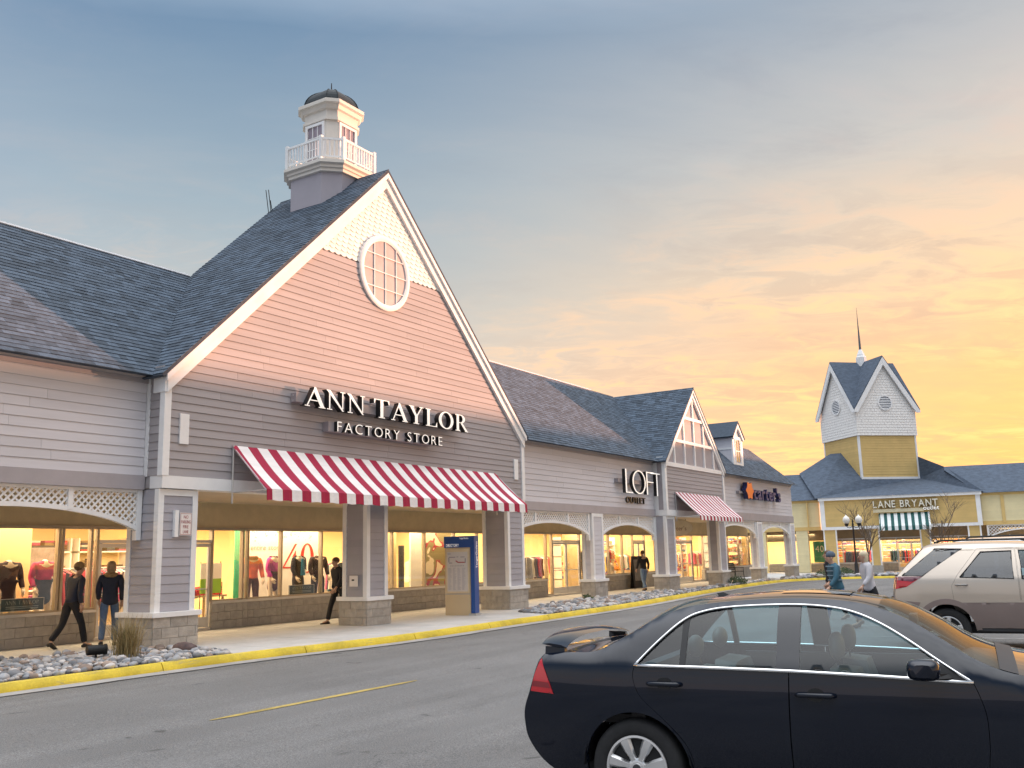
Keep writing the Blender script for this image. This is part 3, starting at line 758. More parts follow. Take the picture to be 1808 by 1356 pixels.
def gable_mass(F, bld, X0, Xw, He, Ha, rear, m):
    """solid gabled end wall block and roof slabs; slope lines start He at X0"""
    Xc = X0 + Xw / 2; w = MB(F)
    w.prism([(X0, .02, 3.12), (X0 + Xw, .02, 3.12), (X0 + Xw, .02, He), (Xc, .02, Ha - .06), (X0, .02, He)], (0, .30, 0)); w.build('wall', m, bld)
    rear_w = MB(F).prism([(X0, rear - .3, 5.0), (X0 + Xw, rear - .3, 5.0), (Xc, rear - .3, Ha - .2)], (0, .2, 0)).build('rear_wall', m, bld)
# ------------------------------------------------------------------ the long lavender strip building, store by store
SL = .9625; LS = sqrt(1 + SL * SL)
def main_roof_z(y): return 5.5 + .97 * (y - .3)
# --- 1. wing at the far left
bl_wing = thing('store_building', 'lavender clapboard store wing at the far left edge with dark roof and lattice arch', 'building', (-3, .54, 0), 'stores of the lavender strip')
wing_front(None, bl_wing, -9, -.02, seed=1)
MB().box(-9, -.02, .60, 3.36, 3.12, 3.2).build('soffit', M_soffit, bl_wing)
MB().box(-9, 3.0, 3.38, 3.5, 2.5, 3.15).build('upper_wall', M_tan, bl_wing)
lattice(None, bl_wing, -5.2, -.02, .60, 3.1, 2.70, 2.24, divs=(-1.56, -3.66))
column(None, bl_wing, -6.15, -5.25, .5, 1.4, M_sid_l, seed=3)
storefront(None, bl_wing, 3.38, [(-9, -7.2, 'win'), (-7.2, -5.2, 'win'), (-5.2, -3.3, 'win'), (-3.3, -1.45, 'win'), (-1.45, .03, 'win'), (.03, .12, 'win'), (.12, .80, 'win'), (.80, .95, 'win'), (.95, 1.95, 'door'), (1.95, 3.0, 'win')])
rf = MB(); rf.prism([(-9, .22, 5.39), (-9, 3.96, 9.01), (-9, 7.7, 5.39)], (10.0, 0, 0)); roofL = rf.build('roof', M_roofbase, bl_wing)
shingles((0, .14, main_roof_z(.14) + .02), (1, 0, 0), (0, 1, .97), [(-5.6, 0), (-.02, 0), (3.66, 3.80 * 1.393), (-5.6, 3.80 * 1.393)], roofL, M_shing, near=300, seed=4)
MB().tube([(-9, 3.95, 9.06), (3.6, 3.95, 9.06)], .05, 6).build('ridge_halo', mat('pale ridge halo', (.62, .62, .64), .5, .05), roofL)  # added pale strip, stands in for the bright sky halo along the ridge
# --- 2. the big gable
bl_gab = thing('store_building', 'tall mauve gabled storefront with round window, white letters and red striped awning', 'building', (6.84, 0, 0), 'stores of the lavender strip')
GW = 13.68; HE = 5.46; HA = HE + SL * GW / 2
gable_mass(None, bl_gab, 0, GW, HE - .05, HA - .1, 3.9, M_sid_d)
for sx, xe in ((1, 0), (-1, GW)):
    c = MB(); P = lambda x, z: (xe + sx * x, z)
    pts = [(-.14, HE - .14 * SL), (GW / 2, HA), (GW / 2, HA + .085), (-.20, HE - .20 * SL + .085)]
    c.prism([(P(x, z)[0], -.15, P(x, z)[1]) for x, z in pts], (0, 4.1, 0)); r_ = c.build('roof', M_roofbase, bl_gab)
    if sx == 1:
        zf = lambda v: HE + .10 + SL * (-.18) + v / LS * SL
        shingles((-.18, 0, HE + .095 - .18 * SL), (0, 1, 0), (1, 0, SL), [(-.17, 0), (.20, 0), (3.94, (3.72 + .18) * LS), (3.95, (GW / 2 + .18) * LS), (-.17, (GW / 2 + .18) * LS)], r_, M_shing, near=300, seed=9)
    rk_ = MB(); k = .43
    rk_.prism([(P(x, z)[0], -.09, P(x, z)[1]) for x, z in [(0, HE - .005), (GW / 2, HA - .005), (GW / 2, HA - k), (0, HE - k)]], (0, .10, 0)); rk_.build('rake_board', M_trim, bl_gab)
    rk_ = MB(); rk_.prism([(P(x, z)[0], -.145, P(x, z)[1]) for x, z in [(-.06, HE - .06 * SL - .008), (GW / 2, HA - .008), (GW / 2, HA - .15), (-.06, HE - .06 * SL - .15)]], (0, .06, 0)); rk_.build('rake_crown', M_trim, bl_gab)
    x0, x1 = sorted((xe - .03 * sx, xe + .13 * sx)); MB().box(x0, x1, -.05, .10, 3.36, HE - .1).build('corner_trim', M_trim, bl_gab)
    x0, x1 = sorted((xe - .05 * sx, xe + .02 * sx)); MB().box(x0, x1, -.07, .30, HE - .42, HE - .12).build('eave_return', M_trim, bl_gab)
    x0, x1 = sorted((xe + .0 * sx, xe + .2 * sx)); MB().box(x0 + (.004 if sx > 0 else 0), x1 - (.004 if sx < 0 else 0), .04, .80, 3.13, 5.6).build('return_wall', M_sid_d, bl_gab)
siding(None, bl_gab, [(-.44, 3.36), (-.10, 3.36), (-.10, 5.35), (-.44, 5.35)], .002, .17, M_sid_d, axis='y')
MB().box(-.025, .02, .43, .535, 3.36, 5.36).build('corner_trim', M_trim, bl_gab)
ZB = 9.22
Lx = lambda z: (z + .40 - HE) / SL
poly_lo = [(.12, 3.36), (GW - .12, 3.36), (GW - .12, HE - .3 + .12), (GW - Lx(ZB), ZB), (Lx(ZB), ZB), (.12, HE - .3 + .12)]
siding(None, bl_gab, poly_lo, .0, .168, M_sid_d, maxlen=3.66, seed=21)
def fish():
    w, e = .212, .127; za = ZB + .02; r = 0
    tri = [(Lx(ZB) - .02, ZB - .05), (GW - Lx(ZB) + .02, ZB - .05), (GW / 2, HA - .40)]
    z = za; n = 0
    while z < HA - .4:
        x = Lx(z) - .3 + (w / 2 if r % 2 else 0)
        while x < GW - Lx(z) + .3:
            sh = [(x + .004, z + e + .03), (x + .004, z + .045), (x + w * .25, z + .012), (x + w / 2, z), (x + w * .75, z + .012), (x + w - .004, z + .045), (x + w - .004, z + e + .03)]
            pc = clip_convex(ccw(sh), tri)
            cx = x + w / 2; cz = z + e / 2
            if len(pc) >= 3 and abs(area2(pc)) > .004 and hypot((cx - 6.84), (cz - 9.19)) > .90:
                fy = lambda zz: -.002 - .020 * max(0, 1 - (zz - z) / (e + .03)); k = len(pc)
                MB().add([(a, fy(b), b) for a, b in pc] + [(a, .012, b) for a, b in pc], [tuple(range(k))] + [(i, k + i, k + (i + 1) % k, (i + 1) % k) for i in range(k)]).build('scale_shingle', M_fish, bl_gab)
            x += w
        z += e; r += 1
fish()
# round window
WC = (6.82, 9.18); WR = 1.03; WG = .875
mbw = MB(); n = 64; rg = []
for k in range(n):
    a = 2 * pi * k / n; rr = [(WR, -.01), (WR, -.06), (WR - .04, -.08), (WG + .045, -.08), (WG + .02, -.065), (WG, -.06), (WG, -.01)]
    rg.append([(WC[0] + r * cos(a), y, WC[1] + r * sin(a)) for r, y in rr])
rg.append(rg[0]); mbw.rings(rg, closed=False, caps=False); rwin = mbw.build('round_window', M_trim, bl_gab, smooth=40)
M_pane = mat('mauve window panel', (.44, .385, .40), .35, .12, 2.5)
circ = [(WG * cos(2 * pi * k / 48), WG * sin(2 * pi * k / 48)) for k in range(48)]
cs = [-WG, -.45, 0, .45, WG]
for i in range(4):
    for j in range(4):
        pc = clip_convex([(cs[i], cs[j]), (cs[i + 1], cs[j]), (cs[i + 1], cs[j + 1]), (cs[i], cs[j + 1])], circ)
        if len(pc) > 2: MB().prism([(WC[0] + a, -.032, WC[1] + b) for a, b in ccw(pc)], (0, .02, 0)).build('pane', M_pane, rwin)
for q in (-.45, 0, .45):
    h = sqrt(WG * WG - q * q)
    MB().box(WC[0] + q - .011, WC[0] + q + .011, -.058, -.034, WC[1] - h, WC[1] + h).build('muntin', M_trim, rwin)
    MB().box(WC[0] - h, WC[0] + h, -.056, -.036, WC[1] + q - .012, WC[1] + q + .012).build('muntin', M_trim, rwin)
MB().box(-.007, GW + .007, -.04, .345, 3.11, 3.36).build('beam', M_trim, bl_gab)
MB().box(.02, GW - .02, .34, 3.36, 3.12, 3.2).build('soffit', M_soffit, bl_gab)
MB().box(3.02, 17.1, 3.38, 3.5, 2.5, 3.15).build('upper_wall', M_tan, bl_gab)
MB().box(.37, .59, -.045, -.012, 4.02, 4.64).build('vent_panel', M_trim, bl_gab); MB().box(13.10, 13.32, -.045, -.012, 3.98, 4.62).build('vent_panel', M_trim, bl_gab)
for i, (x, wd) in enumerate(((0, .92), (6.20, .78), (GW - .92, .92))): column(None, bl_gab, x, x + wd, .05, .05 + wd, M_sid_c, seed=30 + i)
storefront(None, bl_gab, 3.38, [(3.02, 4.15, 'door'), (4.15, 5.15, 'win'), (5.15, 5.32, 'win'), (5.32, 6.5, 'win'), (6.5, 8.05, 'win'), (8.05, 9.6, 'win'), (9.6, 11.2, 'win'), (11.2, 12.85, 'win'), (12.85, 14.5, 'win'), (14.5, 15.9, 'win'), (15.9, 17.1, 'win')])
shop_room(None, bl_gab, -9, 17.1, 3.5, 9.0, 1450, n=4)
# --- 3. wing between the gables
bl_loft = thing('store_building', 'lavender store wing between the two gables with two white lattice arches', 'building', (19.4, .54, 0), 'stores of the lavender strip')
wing_front(None, bl_loft, GW + .02, 25.0, seed=5)
MB().box(GW + .02, 25.0, .60, 3.36, 3.12, 3.2).build('soffit', M_soffit, bl_loft)
MB().box(17.12, 31.4, 3.38, 3.5, 2.5, 3.15).build('upper_wall', M_tan, bl_loft)
lattice(None, bl_loft, GW + .02, 19.15, .60, 3.1, 2.70, 2.24, divs=(15.3, 17.55))
column(None, bl_loft, 19.25, 20.1, .5, .93, M_sid_l, seed=41)
lattice(None, bl_loft, 20.13, 25.0, .60, 3.1, 2.70, 2.24, divs=(21.7, 23.4))
storefront(None, bl_loft, 3.38, [(17.12, 18.6, 'win'), (18.6, 20.7, 'win'), (20.7, 21.15, 'pane'), (21.15, 23.5, 'door'), (23.5, 24.1, 'pane'), (24.1, 26.2, 'win'), (26.2, 27.6, 'win'), (27.6, 28.7, 'win'), (28.7, 30.0, 'door'), (30.0, 31.4, 'win')])
shop_room(None, bl_loft, 17.3, 31.4, 3.5, 8.5, 700, n=2)
rf = MB(); rf.prism([(12.6, .22, 5.39), (12.6, 3.96, 9.01), (12.6, 7.7, 5.39)], (13.3, 0, 0)); rf.prism([(9.5, 3.3, 8.37), (9.5, 3.96, 9.01), (9.5, 4.6, 8.37)], (19, 0, 0)); roofM = rf.build('roof', M_roofbase, bl_loft)
shingles((0, .14, main_roof_z(.14) + .02), (1, 0, 0), (0, 1, .97), [(GW + .12, 0), (25.0, 0), (28.5, 3.80 * 1.393), (9.9, 3.80 * 1.393)], roofM, M_shing, near=0, seed=6)
MB().tube([(10.0, 3.95, 9.06), (26.2, 3.95, 9.06)], .05, 6).build('ridge_halo', MATS['pale ridge halo'], roofM)  # halo strip again, painted pale along this ridge
# --- 4. the smaller gable
bl_g2 = thing('store_building', 'smaller grey gabled storefront with white barred triangular gable and narrow striped awning', 'building', (28.57, 0, 0), 'stores of the lavender strip')
X2, W2 = 25.02, 7.1; S2 = .9775; A2 = HE + S2 * W2 / 2; L2 = sqrt(1 + S2 * S2)
M_g2 = mat('grey mauve panel', (.42, .38, .395), .75, .06, 2, spec=.15)
gable_mass(None, bl_g2, X2, W2, HE - .05, A2 - .1, 3.9, M_g2)
for sx, xe in ((1, X2), (-1, X2 + W2)):
    c = MB(); P = lambda x, z: (xe + sx * x, z)
    c.prism([(P(x, z)[0], -.15, P(x, z)[1]) for x, z in [(-.12, HE - .12 * S2), (W2 / 2, A2), (W2 / 2, A2 + .085), (-.18, HE - .18 * S2 + .085)]], (0, 4.1, 0)); r_ = c.build('roof', M_roofbase, bl_g2)
    if sx == 1: shingles((X2 - .16, 0, HE + .095 - .16 * S2), (0, 1, 0), (1, 0, S2), [(-.17, 0), (.2, 0), (3.95, (W2 / 2 + .16) * L2), (-.17, (W2 / 2 + .16) * L2)], r_, M_shing, near=0, seed=10)
    rk_ = MB(); rk_.prism([(P(x, z)[0], -.09, P(x, z)[1]) for x, z in [(0, HE - .005), (W2 / 2, A2 - .005), (W2 / 2, A2 - .36), (0, HE - .36)]], (0, .10, 0)); rk_.build('rake_board', M_trim, bl_g2)
    rk_ = MB(); rk_.prism([(P(x, z)[0], -.14, P(x, z)[1]) for x, z in [(-.05, HE - .05 * S2 - .008), (W2 / 2, A2 - .008), (W2 / 2, A2 - .12), (-.05, HE - .05 * S2 - .12)]], (0, .06, 0)); rk_.build('rake_crown', M_trim, bl_g2)
    x0, x1 = sorted((xe - .03 * sx, xe + .16 * sx)); MB().box(x0, x1, -.05, .10, 3.36, HE - .1).build('corner_trim', M_trim, bl_g2)
    x0, x1 = sorted((xe, xe + .2 * sx)); MB().box(x0 + (.004 if sx > 0 else 0), x1 - (.004 if sx < 0 else 0), .04, .80, 3.13, 5.6).build('return_wall', M_trim, bl_g2)
MB().box(X2 + .1, X2 + W2 - .1, -.055, .02, 5.22, 5.40).build('gable_bar', M_trim, bl_g2)
xc = X2 + W2 / 2
for z in (6.40, 7.52):
    h = (A2 - .3 - z) / S2; MB().box(xc - h, xc + h, -.05, .02, z - .065, z + .065).build('gable_bar', M_trim, bl_g2)
for za, zb, q in ((5.40, 6.335, (-2.36, -1.18, 0, 1.18, 2.36)), (6.465, 7.455, (-1.18, 0, 1.18)), (7.585, A2 - .3, (0,))):
    for dx in q: MB().box(xc + dx - .05, xc + dx + .05, -.046, .02, za, min(zb, A2 - .2 - S2 * abs(dx))).build('gable_mullion', M_trim, bl_g2)
siding(None, bl_g2, [(X2 + .15, 3.36), (X2 + W2 - .15, 3.36), (X2 + W2 - .15, 5.22), (X2 + .15, 5.22)], 0, .17, M_sid_d, maxlen=3.66, seed=22)
MB().box(X2 - .007, X2 + W2 + .007, -.04, .345, 3.11, 3.36).build('beam', M_trim, bl_g2)
MB().box(X2 + .02, X2 + W2 - .02, .34, 3.36, 3.12, 3.2).build('soffit', M_soffit, bl_g2)
for i, x in enumerate((X2, X2 + W2 - .92)): column(None, bl_g2, x, x + .92, .05, .60, M_sid_c, seed=50 + i)
# --- 5. end wing
bl_end = thing('store_building', 'lavender end wing with a roof dormer and an orange flower emblem', 'building', (38.7, .54, 0), 'stores of the lavender strip')
XE = 45.25
wing_front(None, bl_end, X2 + W2 + .02, XE, seed=7, z1=3.52, band0=3.14)
MB().box(XE - .2, XE - .002, .56, 6.0, 3.16, 5.45).build('end_wall', M_sid_l, bl_end)
MB().box(X2 + W2 + .02, XE, .60, 3.36, 3.14, 3.2).build('soffit', M_soffit, bl_end)
MB().box(31.42, XE, 3.38, 3.5, 2.5, 3.15).build('upper_wall', M_tan, bl_end)
lattice(None, bl_end, X2 + W2 + .04, 38.25, .60, 3.14, 2.86, 2.36, divs=(33.9, 36.3), pitch=.12)
column(None, bl_end, 38.3, 39.15, .5, .90, M_sid_l, seed=61)
lattice(None, bl_end, 39.2, 44.4, .60, 3.14, 2.86, 2.36, divs=(40.9, 42.7), pitch=.12)
column(None, bl_end, 44.4, XE, .5, .90, M_sid_l, seed=62)
storefront(None, bl_end, 3.38, [(31.42, 33.2, 'win'), (33.2, 36.0, 'door'), (36.0, 37.6, 'pane'), (37.6, 39.6, 'win'), (39.6, 41.5, 'win'), (41.5, 43.4, 'win'), (43.4, XE, 'win')])
shop_room(None, bl_end, 31.6, XE, 3.5, 8.5, 700, n=2)
rf = MB(); y1 = 2.42; z1 = main_roof_z(y1) - .02
rf.add([(30, .22, 5.39), (XE + .12, .22, 5.39), (XE - 1.6, y1, z1), (29, y1, z1), (30, 9, 5.39), (XE + .12, 9, 5.39), (XE - 1.6, 6.8, z1), (29, 6.8, z1)], [(0, 1, 2, 3), (1, 5, 6, 2), (5, 4, 7, 6), (3, 2, 6, 7), (0, 3, 7, 4), (0, 4, 5, 1)])
roofE = rf.build('roof', M_roofbase, bl_end)
shingles((0, .14, main_roof_z(.14) + .02), (1, 0, 0), (0, 1, .97), [(X2 + W2 + .05, 0), (XE + .12, 0), (XE - 1.62, 2.28 * 1.393), (29.9, 2.28 * 1.393)], roofE, M_shing, near=0, seed=8)
# dormer
dm = MB(); dx0, dx1, dy = 36.42, 37.92, .92; dxc = (dx0 + dx1) / 2
dm.box(dx0, dx1, dy, 2.9, 6.0, 7.66); dm.prism([(dx0, dy, 7.66), (dx1, dy, 7.66), (dxc, dy, 8.34)], (0, 2.4, 0)); dorm = dm.build('dormer', M_sid_l, bl_end)
for s_ in (1, -1):
    xe = dx0 if s_ > 0 else dx1
    MB().prism([(xe - .16 * s_, dy - .16, 7.52), (dxc, dy - .16, 8.38), (dxc, dy - .16, 8.47), (xe - .22 * s_, dy - .16, 7.58)], (0, 3.0, 0)).build('dormer_roof', M_shing, dorm)
    MB().prism([(xe - .10 * s_, dy - .13, 7.56), (dxc, dy - .13, 8.37), (dxc, dy - .13, 8.14), (xe - .02 * s_, dy - .13, 7.42)], (0, .11, 0)).build('dormer_rake', M_trim, dorm)
    x0, x1 = sorted((xe - .03 * s_, xe + .22 * s_)); MB().box(x0, x1, dy - .05, dy + .05, 6.05, 7.62).build('dormer_trim', M_trim, dorm)
for z0, z1 in ((6.03, 6.22), (7.46, 7.62)): MB().box(dx0 + .2, dx1 - .2, dy - .045, dy + .03, z0, z1).build('dormer_trim', M_trim, dorm)
MB().box(dx0 - .03, dx0 + .02, dy + .05, 2.0, 6.9, 7.0).build('dormer_trim', M_trim, dorm)
MB().box(dx0 + .42, dx1 - .42, dy - .035, dy - .01, 6.28, 7.40).build('dormer_pane', mat('dark window pane', (.10, .11, .13), .1, .1, 2), dorm)
MB().box(dxc - .02, dxc + .02, dy - .05, dy - .036, 6.28, 7.40).build('dormer_muntin', M_trim, dorm)
MB().box(dx0 + .42, dx1 - .42, dy - .05, dy - .037, 6.82, 6.86).build('dormer_muntin', M_trim, dorm)
for z0, z1, w_ in ((6.22, 7.5, .05),):
    for x0 in (dx0 + .36, dx1 - .42): MB().box(x0, x0 + .06, dy - .06, dy + .02, z0, z1).build('dormer_trim', M_trim, dorm)

# ------------------------------------------------------------------ cupola on the big gable
cu = thing('cupola', 'grey and white rooftop cupola with balustrade, small windows and dark dome', 'cupola', (6.84, 2.0, 11.9))
M_body = mat('mauve smooth body', (.40, .37, .41), .6, .04, 1.5, stain=.05)
M_cup = mat('cream cupola paint', (.74, .69, .62), .5, .05, 2)
M_dome = mat('dark lead dome', (.022, .03, .036), .6, .15, 3, spec=.2)
def cham(a, c, z, yc=2.0, xc=6.84):
    p = [(-a, -a + c), (-a + c, -a), (a - c, -a), (a, -a + c), (a, a - c), (a - c, a), (-a + c, a), (-a, a - c)]
    return [(xc + x, yc + y, z) for x, y in p]
MB().rings([cham(.98, .40, 10.6), cham(.98, .40, 12.20)]).build('cupola_body', M_body, cu)
MB().rings([cham(.99, .40, 12.12), cham(1.04, .42, 12.14), cham(1.04, .42, 12.22), cham(1.08, .43, 12.24), cham(1.08, .43, 12.31), cham(1.15, .46, 12.35), cham(1.15, .46, 12.44), cham(1.10, .44, 12.46)]).build('deck_moulding', M_cup, cu)
lan = MB().rings([cham(.63, .22, 12.45), cham(.63, .22, 14.0)]).build('lantern_wall', M_cup, cu)
MB().rings([cham(.64, .22, 13.84), cham(.68, .23, 13.85), cham(.68, .23, 13.93), cham(.64, .22, 13.95), cham(.64, .22, 14.15), cham(.70, .24, 14.18), cham(.74, .26, 14.28), cham(.80, .28, 14.32), cham(.80, .28, 14.42), cham(.77, .27, 14.44)]).build('cornice', M_cup, cu)
dr = []
for i in range(9):
    t = i / 8 * pi / 2 * .95; dr.append(cham(.66 * cos(t), .24 * cos(t), 14.44 + .60 * sin(t)))
dome = MB().rings(dr).build('dome', M_dome, cu)
MB().lathe([(.11, 15.0), (.11, 15.05), (.05, 15.09), (.02, 15.12), (.012, 15.35)], (6.84, 2.0, 0), 8).build('finial', M_dome, cu)
for k in range(8):
    p = [cham(.667 * cos(t), .243 * cos(t), 14.442 + .605 * sin(t))[k] for t in [i / 8 * pi / 2 * .94 for i in range(9)]]
    MB().tube(p, .012, 5).build('dome_seam', M_dome, dome)
for fx, fy in ((-1, 0), (0, -1), (1, 0)):
    F_ = Matrix.Translation((6.84, 2.0, 0)) @ Matrix.Rotation(math.atan2(fx, -fy), 4, 'Z')
    w_ = MB(F_); w_.box(-.36, -.28, -.67, -.62, 12.50, 13.82); w_.box(.28, .36, -.67, -.62, 12.50, 13.82); w_.box(-.28, .28, -.67, -.62, 13.74, 13.82); w_.box(-.28, .28, -.67, -.62, 12.50, 12.72)
    cw = w_.build('cupola_window', M_trim, cu)
    MB(F_).box(-.28, .28, -.636, -.632, 12.72, 13.74).build('window_glass', mat('mauve window glass', (.30, .25, .29), .12, .15, 3), cw)
    for q in (-.093, .093): MB(F_).box(q - .011, q + .011, -.655, -.638, 12.72, 13.74).build('muntin', M_trim, cw)
    for q in (13.06, 13.40): MB(F_).box(-.28, .28, -.653, -.64, q - .011, q + .011).build('muntin', M_trim, cw)
ring = cham(1.07, .43, 0)
bal = MB(); 
for k in range(8):
    p, q = Vector(ring[k]), Vector(ring[(k + 1) % 8]); L = (q - p).length; d = (q - p) / L; nrm = Vector((d.y, -d.x, 0))
    ra = MB()
    for z0, z1, w_ in ((13.03, 13.09, .05), (12.53, 12.57, .035)): ra.obox(p - nrm * w_ / 2 + Vector((0, 0, z0)), d * L, nrm * w_, (0, 0, z1 - z0))
    rail = ra.build('railing', M_trim, cu)
    MB().box(p.x - .045, p.x + .045, p.y - .045, p.y + .045, 12.44, 13.14).build('post', M_trim, cu)
    nb = max(3, int(L / .105))
    for i in range(1, nb):
        c = p + d * L * i / nb; MB().box(c.x - .017, c.x + .017, c.y - .017, c.y + .017, 12.56, 13.04).build('baluster', M_trim, rail)
an = thing('antenna', 'thin dark antenna rods rising behind the roof left of the cupola', 'antenna', (6.45, 3.9, 11.6))
for i, (dx, h) in enumerate(((0, .62), (.10, .66), (.18, .36))): MB().tube([(6.28 + dx, 3.86, 11.4), (6.16 + dx, 3.9, 11.66 + h)], .012, 5).build('rod', M_iron, an)
# ------------------------------------------------------------------ awnings
def stripe_mat(name, col, white, period, width=.24, axis=0):
    m = bpy.data.materials.new(name); m.use_nodes = True; b = NB(m.node_tree); P = m.node_tree.nodes['Principled BSDF']
    x = b.xyz(b.node('ShaderNodeTexCoord').outputs['Object'])[axis]
    t = b.m('ABSOLUTE', b.m('SUBTRACT', b.m('FRACT', b.m('ADD', b.m('DIVIDE', x, period), .5)), .5))
    n = b.rng(b.noise(None, 3, 5, .6), .3, .7, .92, 1.05)
    b.put(P.inputs['Base Color'], b.v('SCALE', b.mix(b.m('LESS_THAN', t, width), tuple(white), tuple(col)), scale=n)); P.inputs['Roughness'].default_value = .75
    return m
M_red = ((.37, .009, .052), (.84, .82, .82))
def awning(label, F, x0, x1, zt, zb, out, val, period, colr, white, group):
    M = (F if F is not None else Matrix.Identity(4)) @ Matrix.Translation((x0, 0, 0))
    aw = thing('awning', label, 'awning', M, group); m = stripe_mat('awning stripes ' + str(period), colr, white, period); Wd = x1 - x0; K = M
    n = 84; mb = MB(K); zz = zb + val; top = []; 
    for j in range(7):
        t = j / 6; y = -.03 - (out - .03) * t; z = zt + (zz - zt) * t - .035 * sin(pi * t)
        top.append([(Wd * i / n, y, z - (.004 * abs(sin(pi * i * Wd / n / period)) + .032 * abs(sin(pi * i / n * max(2, round(Wd / 1.75)))) * (.8 + .3 * sin(i * .37))) * sin(pi * t)) for i in range(n + 1)])
    for off in (0, .012):
        vs_ = [(x, y, z - off) for r in top for x, y, z in r]; n1 = n + 1
        mb.add(vs_, [(j * n1 + i, j * n1 + i + 1, (j + 1) * n1 + i + 1, (j + 1) * n1 + i) for j in range(6) for i in range(n)])
    mb.build('canopy', m, aw, smooth=True)
    v = MB(K); rg = [(Wd * i / n, -out - .012 * (i % 2), zz - .004, zb + .012 * sin(i * 1.7)) for i in range(n + 1)]
    vs_ = [(x, y, za) for x, y, za, zb_ in rg] + [(x, y - .012, zb_) for x, y, za, zb_ in rg]; v.add(vs_, [(i, i + 1, n + 2 + i, n + 1 + i) for i in range(n)])
    v.add([(x, y + .012, z) for x, y, z in vs_], [(i + 1, i, n + 1 + i, n + 2 + i) for i in range(n)])
    v.build('valance', m, aw)
    fr = MB(K)
    for x in (.02, Wd - .02):
        fr.tube([(x, -.03, zt - .03), (x, -out + .02, zz - .03)], .018, 6); fr.tube([(x, -out + .02, zz - .02), (x, -.03, zz - .02)], .018, 6); fr.tube([(x, -.05, zt), (x, -.05, zb - .02)], .02, 6)
    fr.tube([(.02, -out + .02, zz - .03), (Wd - .02, -out + .02, zz - .03)], .018, 6)
    fr.build('awning_frame', M_alul, aw, kind='stuff')
    return aw
awning('wide red and white striped awning under the two line white letter sign', None, 1.74, 12.04, 4.10, 2.87, 1.12, .235, 10.30 / 18, *M_red, 'striped awnings')
awning('narrow red and white striped awning on the smaller gabled storefront', None, 25.97, 31.33, 4.14, 2.90, 1.12, .19, 5.36 / 13, *M_red, 'striped awnings')

# ------------------------------------------------------------------ letter signs
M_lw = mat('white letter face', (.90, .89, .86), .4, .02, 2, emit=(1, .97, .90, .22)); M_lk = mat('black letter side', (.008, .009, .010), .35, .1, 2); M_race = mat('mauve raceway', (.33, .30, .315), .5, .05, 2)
sg = thing('letter_sign', 'large white serif letters reading ANN TAYLOR with FACTORY STORE below on the mauve gable', 'sign', (6.8, -.1, 4.6), 'shop name signs')
MB().box(3.44, 9.55, -.20, -.02, 5.25, 5.46).build('raceway', M_race, sg); MB().box(4.52, 8.66, -.20, -.02, 4.66, 4.90).build('raceway', M_race, sg)
for z in (5.29, 5.41): MB().lathe([(.012, -.01), (.012, .01)], (3.43, -.11, z), 6).build('bolt', M_alul, sg)
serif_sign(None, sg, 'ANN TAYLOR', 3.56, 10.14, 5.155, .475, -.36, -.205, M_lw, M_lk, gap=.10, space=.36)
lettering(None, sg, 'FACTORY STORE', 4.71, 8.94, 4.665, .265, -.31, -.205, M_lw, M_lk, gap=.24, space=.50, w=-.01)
sg = thing('letter_sign', 'tall thin LOFT letters over small OUTLET letters on the lavender wing', 'sign', (23.5, .5, 3.6), 'shop name signs')
MB().box(21.3, 24.6, .34, .52, 4.34, 4.50).build('raceway', M_race, sg)
def bar_letter(polys, name='letter'):
    mb = MB()
    for i, pg in enumerate(polys):
        pg = ccw(pg); n = len(pg); y0 = .20 + .0015 * i; mb.cur = 0; mb.add([(a, y0, b) for a, b in pg], [tuple(range(n))])
        mb.cur = 1; mb.add([(a, y0, b) for a, b in pg] + [(a, .34, b) for a, b in pg], [((i2 + 1) % n, i2, n + i2, n + (i2 + 1) % n) for i2 in range(n)])
    mb.build(name, [M_lw, M_lk], sg)
R_ = lambda a, b, c, d: [(a, c), (b, c), (b, d), (a, d)]
bar_letter([R_(21.65, 21.77, 3.94, 4.88), R_(21.77, 22.3, 3.94, 3.985)])
o_ = []
for k in range(28):
    a, b = 2 * pi * k / 28, 2 * pi * (k + 1) / 28; A_ = lambda q, r, s: (22.92 + r * cos(q), 4.41 + s * sin(q))
    o_.append([A_(a, .63, .48), A_(b, .63, .48), A_(b, .52, .43), A_(a, .52, .43)])
mb = MB()
for pg in o_:
    pg = ccw(pg); mb.cur = 0; mb.add([(a, .20, b) for a, b in pg], [(0, 1, 2, 3)]); mb.cur = 1
    mb.add([(a, .20, b) for a, b in pg] + [(a, .34, b) for a, b in pg], [((i2 + 1) % 4, i2, 4 + i2, 4 + (i2 + 1) % 4) for i2 in range(4)])
mb.build('letter', [M_lw, M_lk], sg)
bar_letter([R_(23.62, 23.74, 3.94, 4.88), R_(23.74, 24.40, 4.83, 4.88), R_(23.74, 24.32, 4.44, 4.485)])
bar_letter([R_(24.62, 24.74, 3.92, 4.82), R_(24.08, 25.28, 4.82, 4.87)])
lettering(None, sg, 'OUTLET', 22.22, 24.02, 3.58, .26, .46, .52, M_lk, M_lk, gap=.10, w=.005)
sg = thing('letter_sign', "orange flower emblem and dark blue lettering reading carter's on the end wing", 'sign', (38.8, .5, 4.2), 'shop name signs')
M_or = mat('orange emblem face', (.85, .17, .02), .4, .02, 2); M_nv = mat('navy letter face', (.02, .035, .17), .4, .05, 2); M_nvs = mat('navy letter side', (.012, .018, .08), .45, .05, 2)
fl = []; 
for k in range(72):
    a = 2 * pi * k / 72; r = .42 + .06 * cos(6 * a) + .012 * cos(12 * a); fl.append((36.48 + 1.28 * r * cos(a), 4.66 + r * sin(a)))
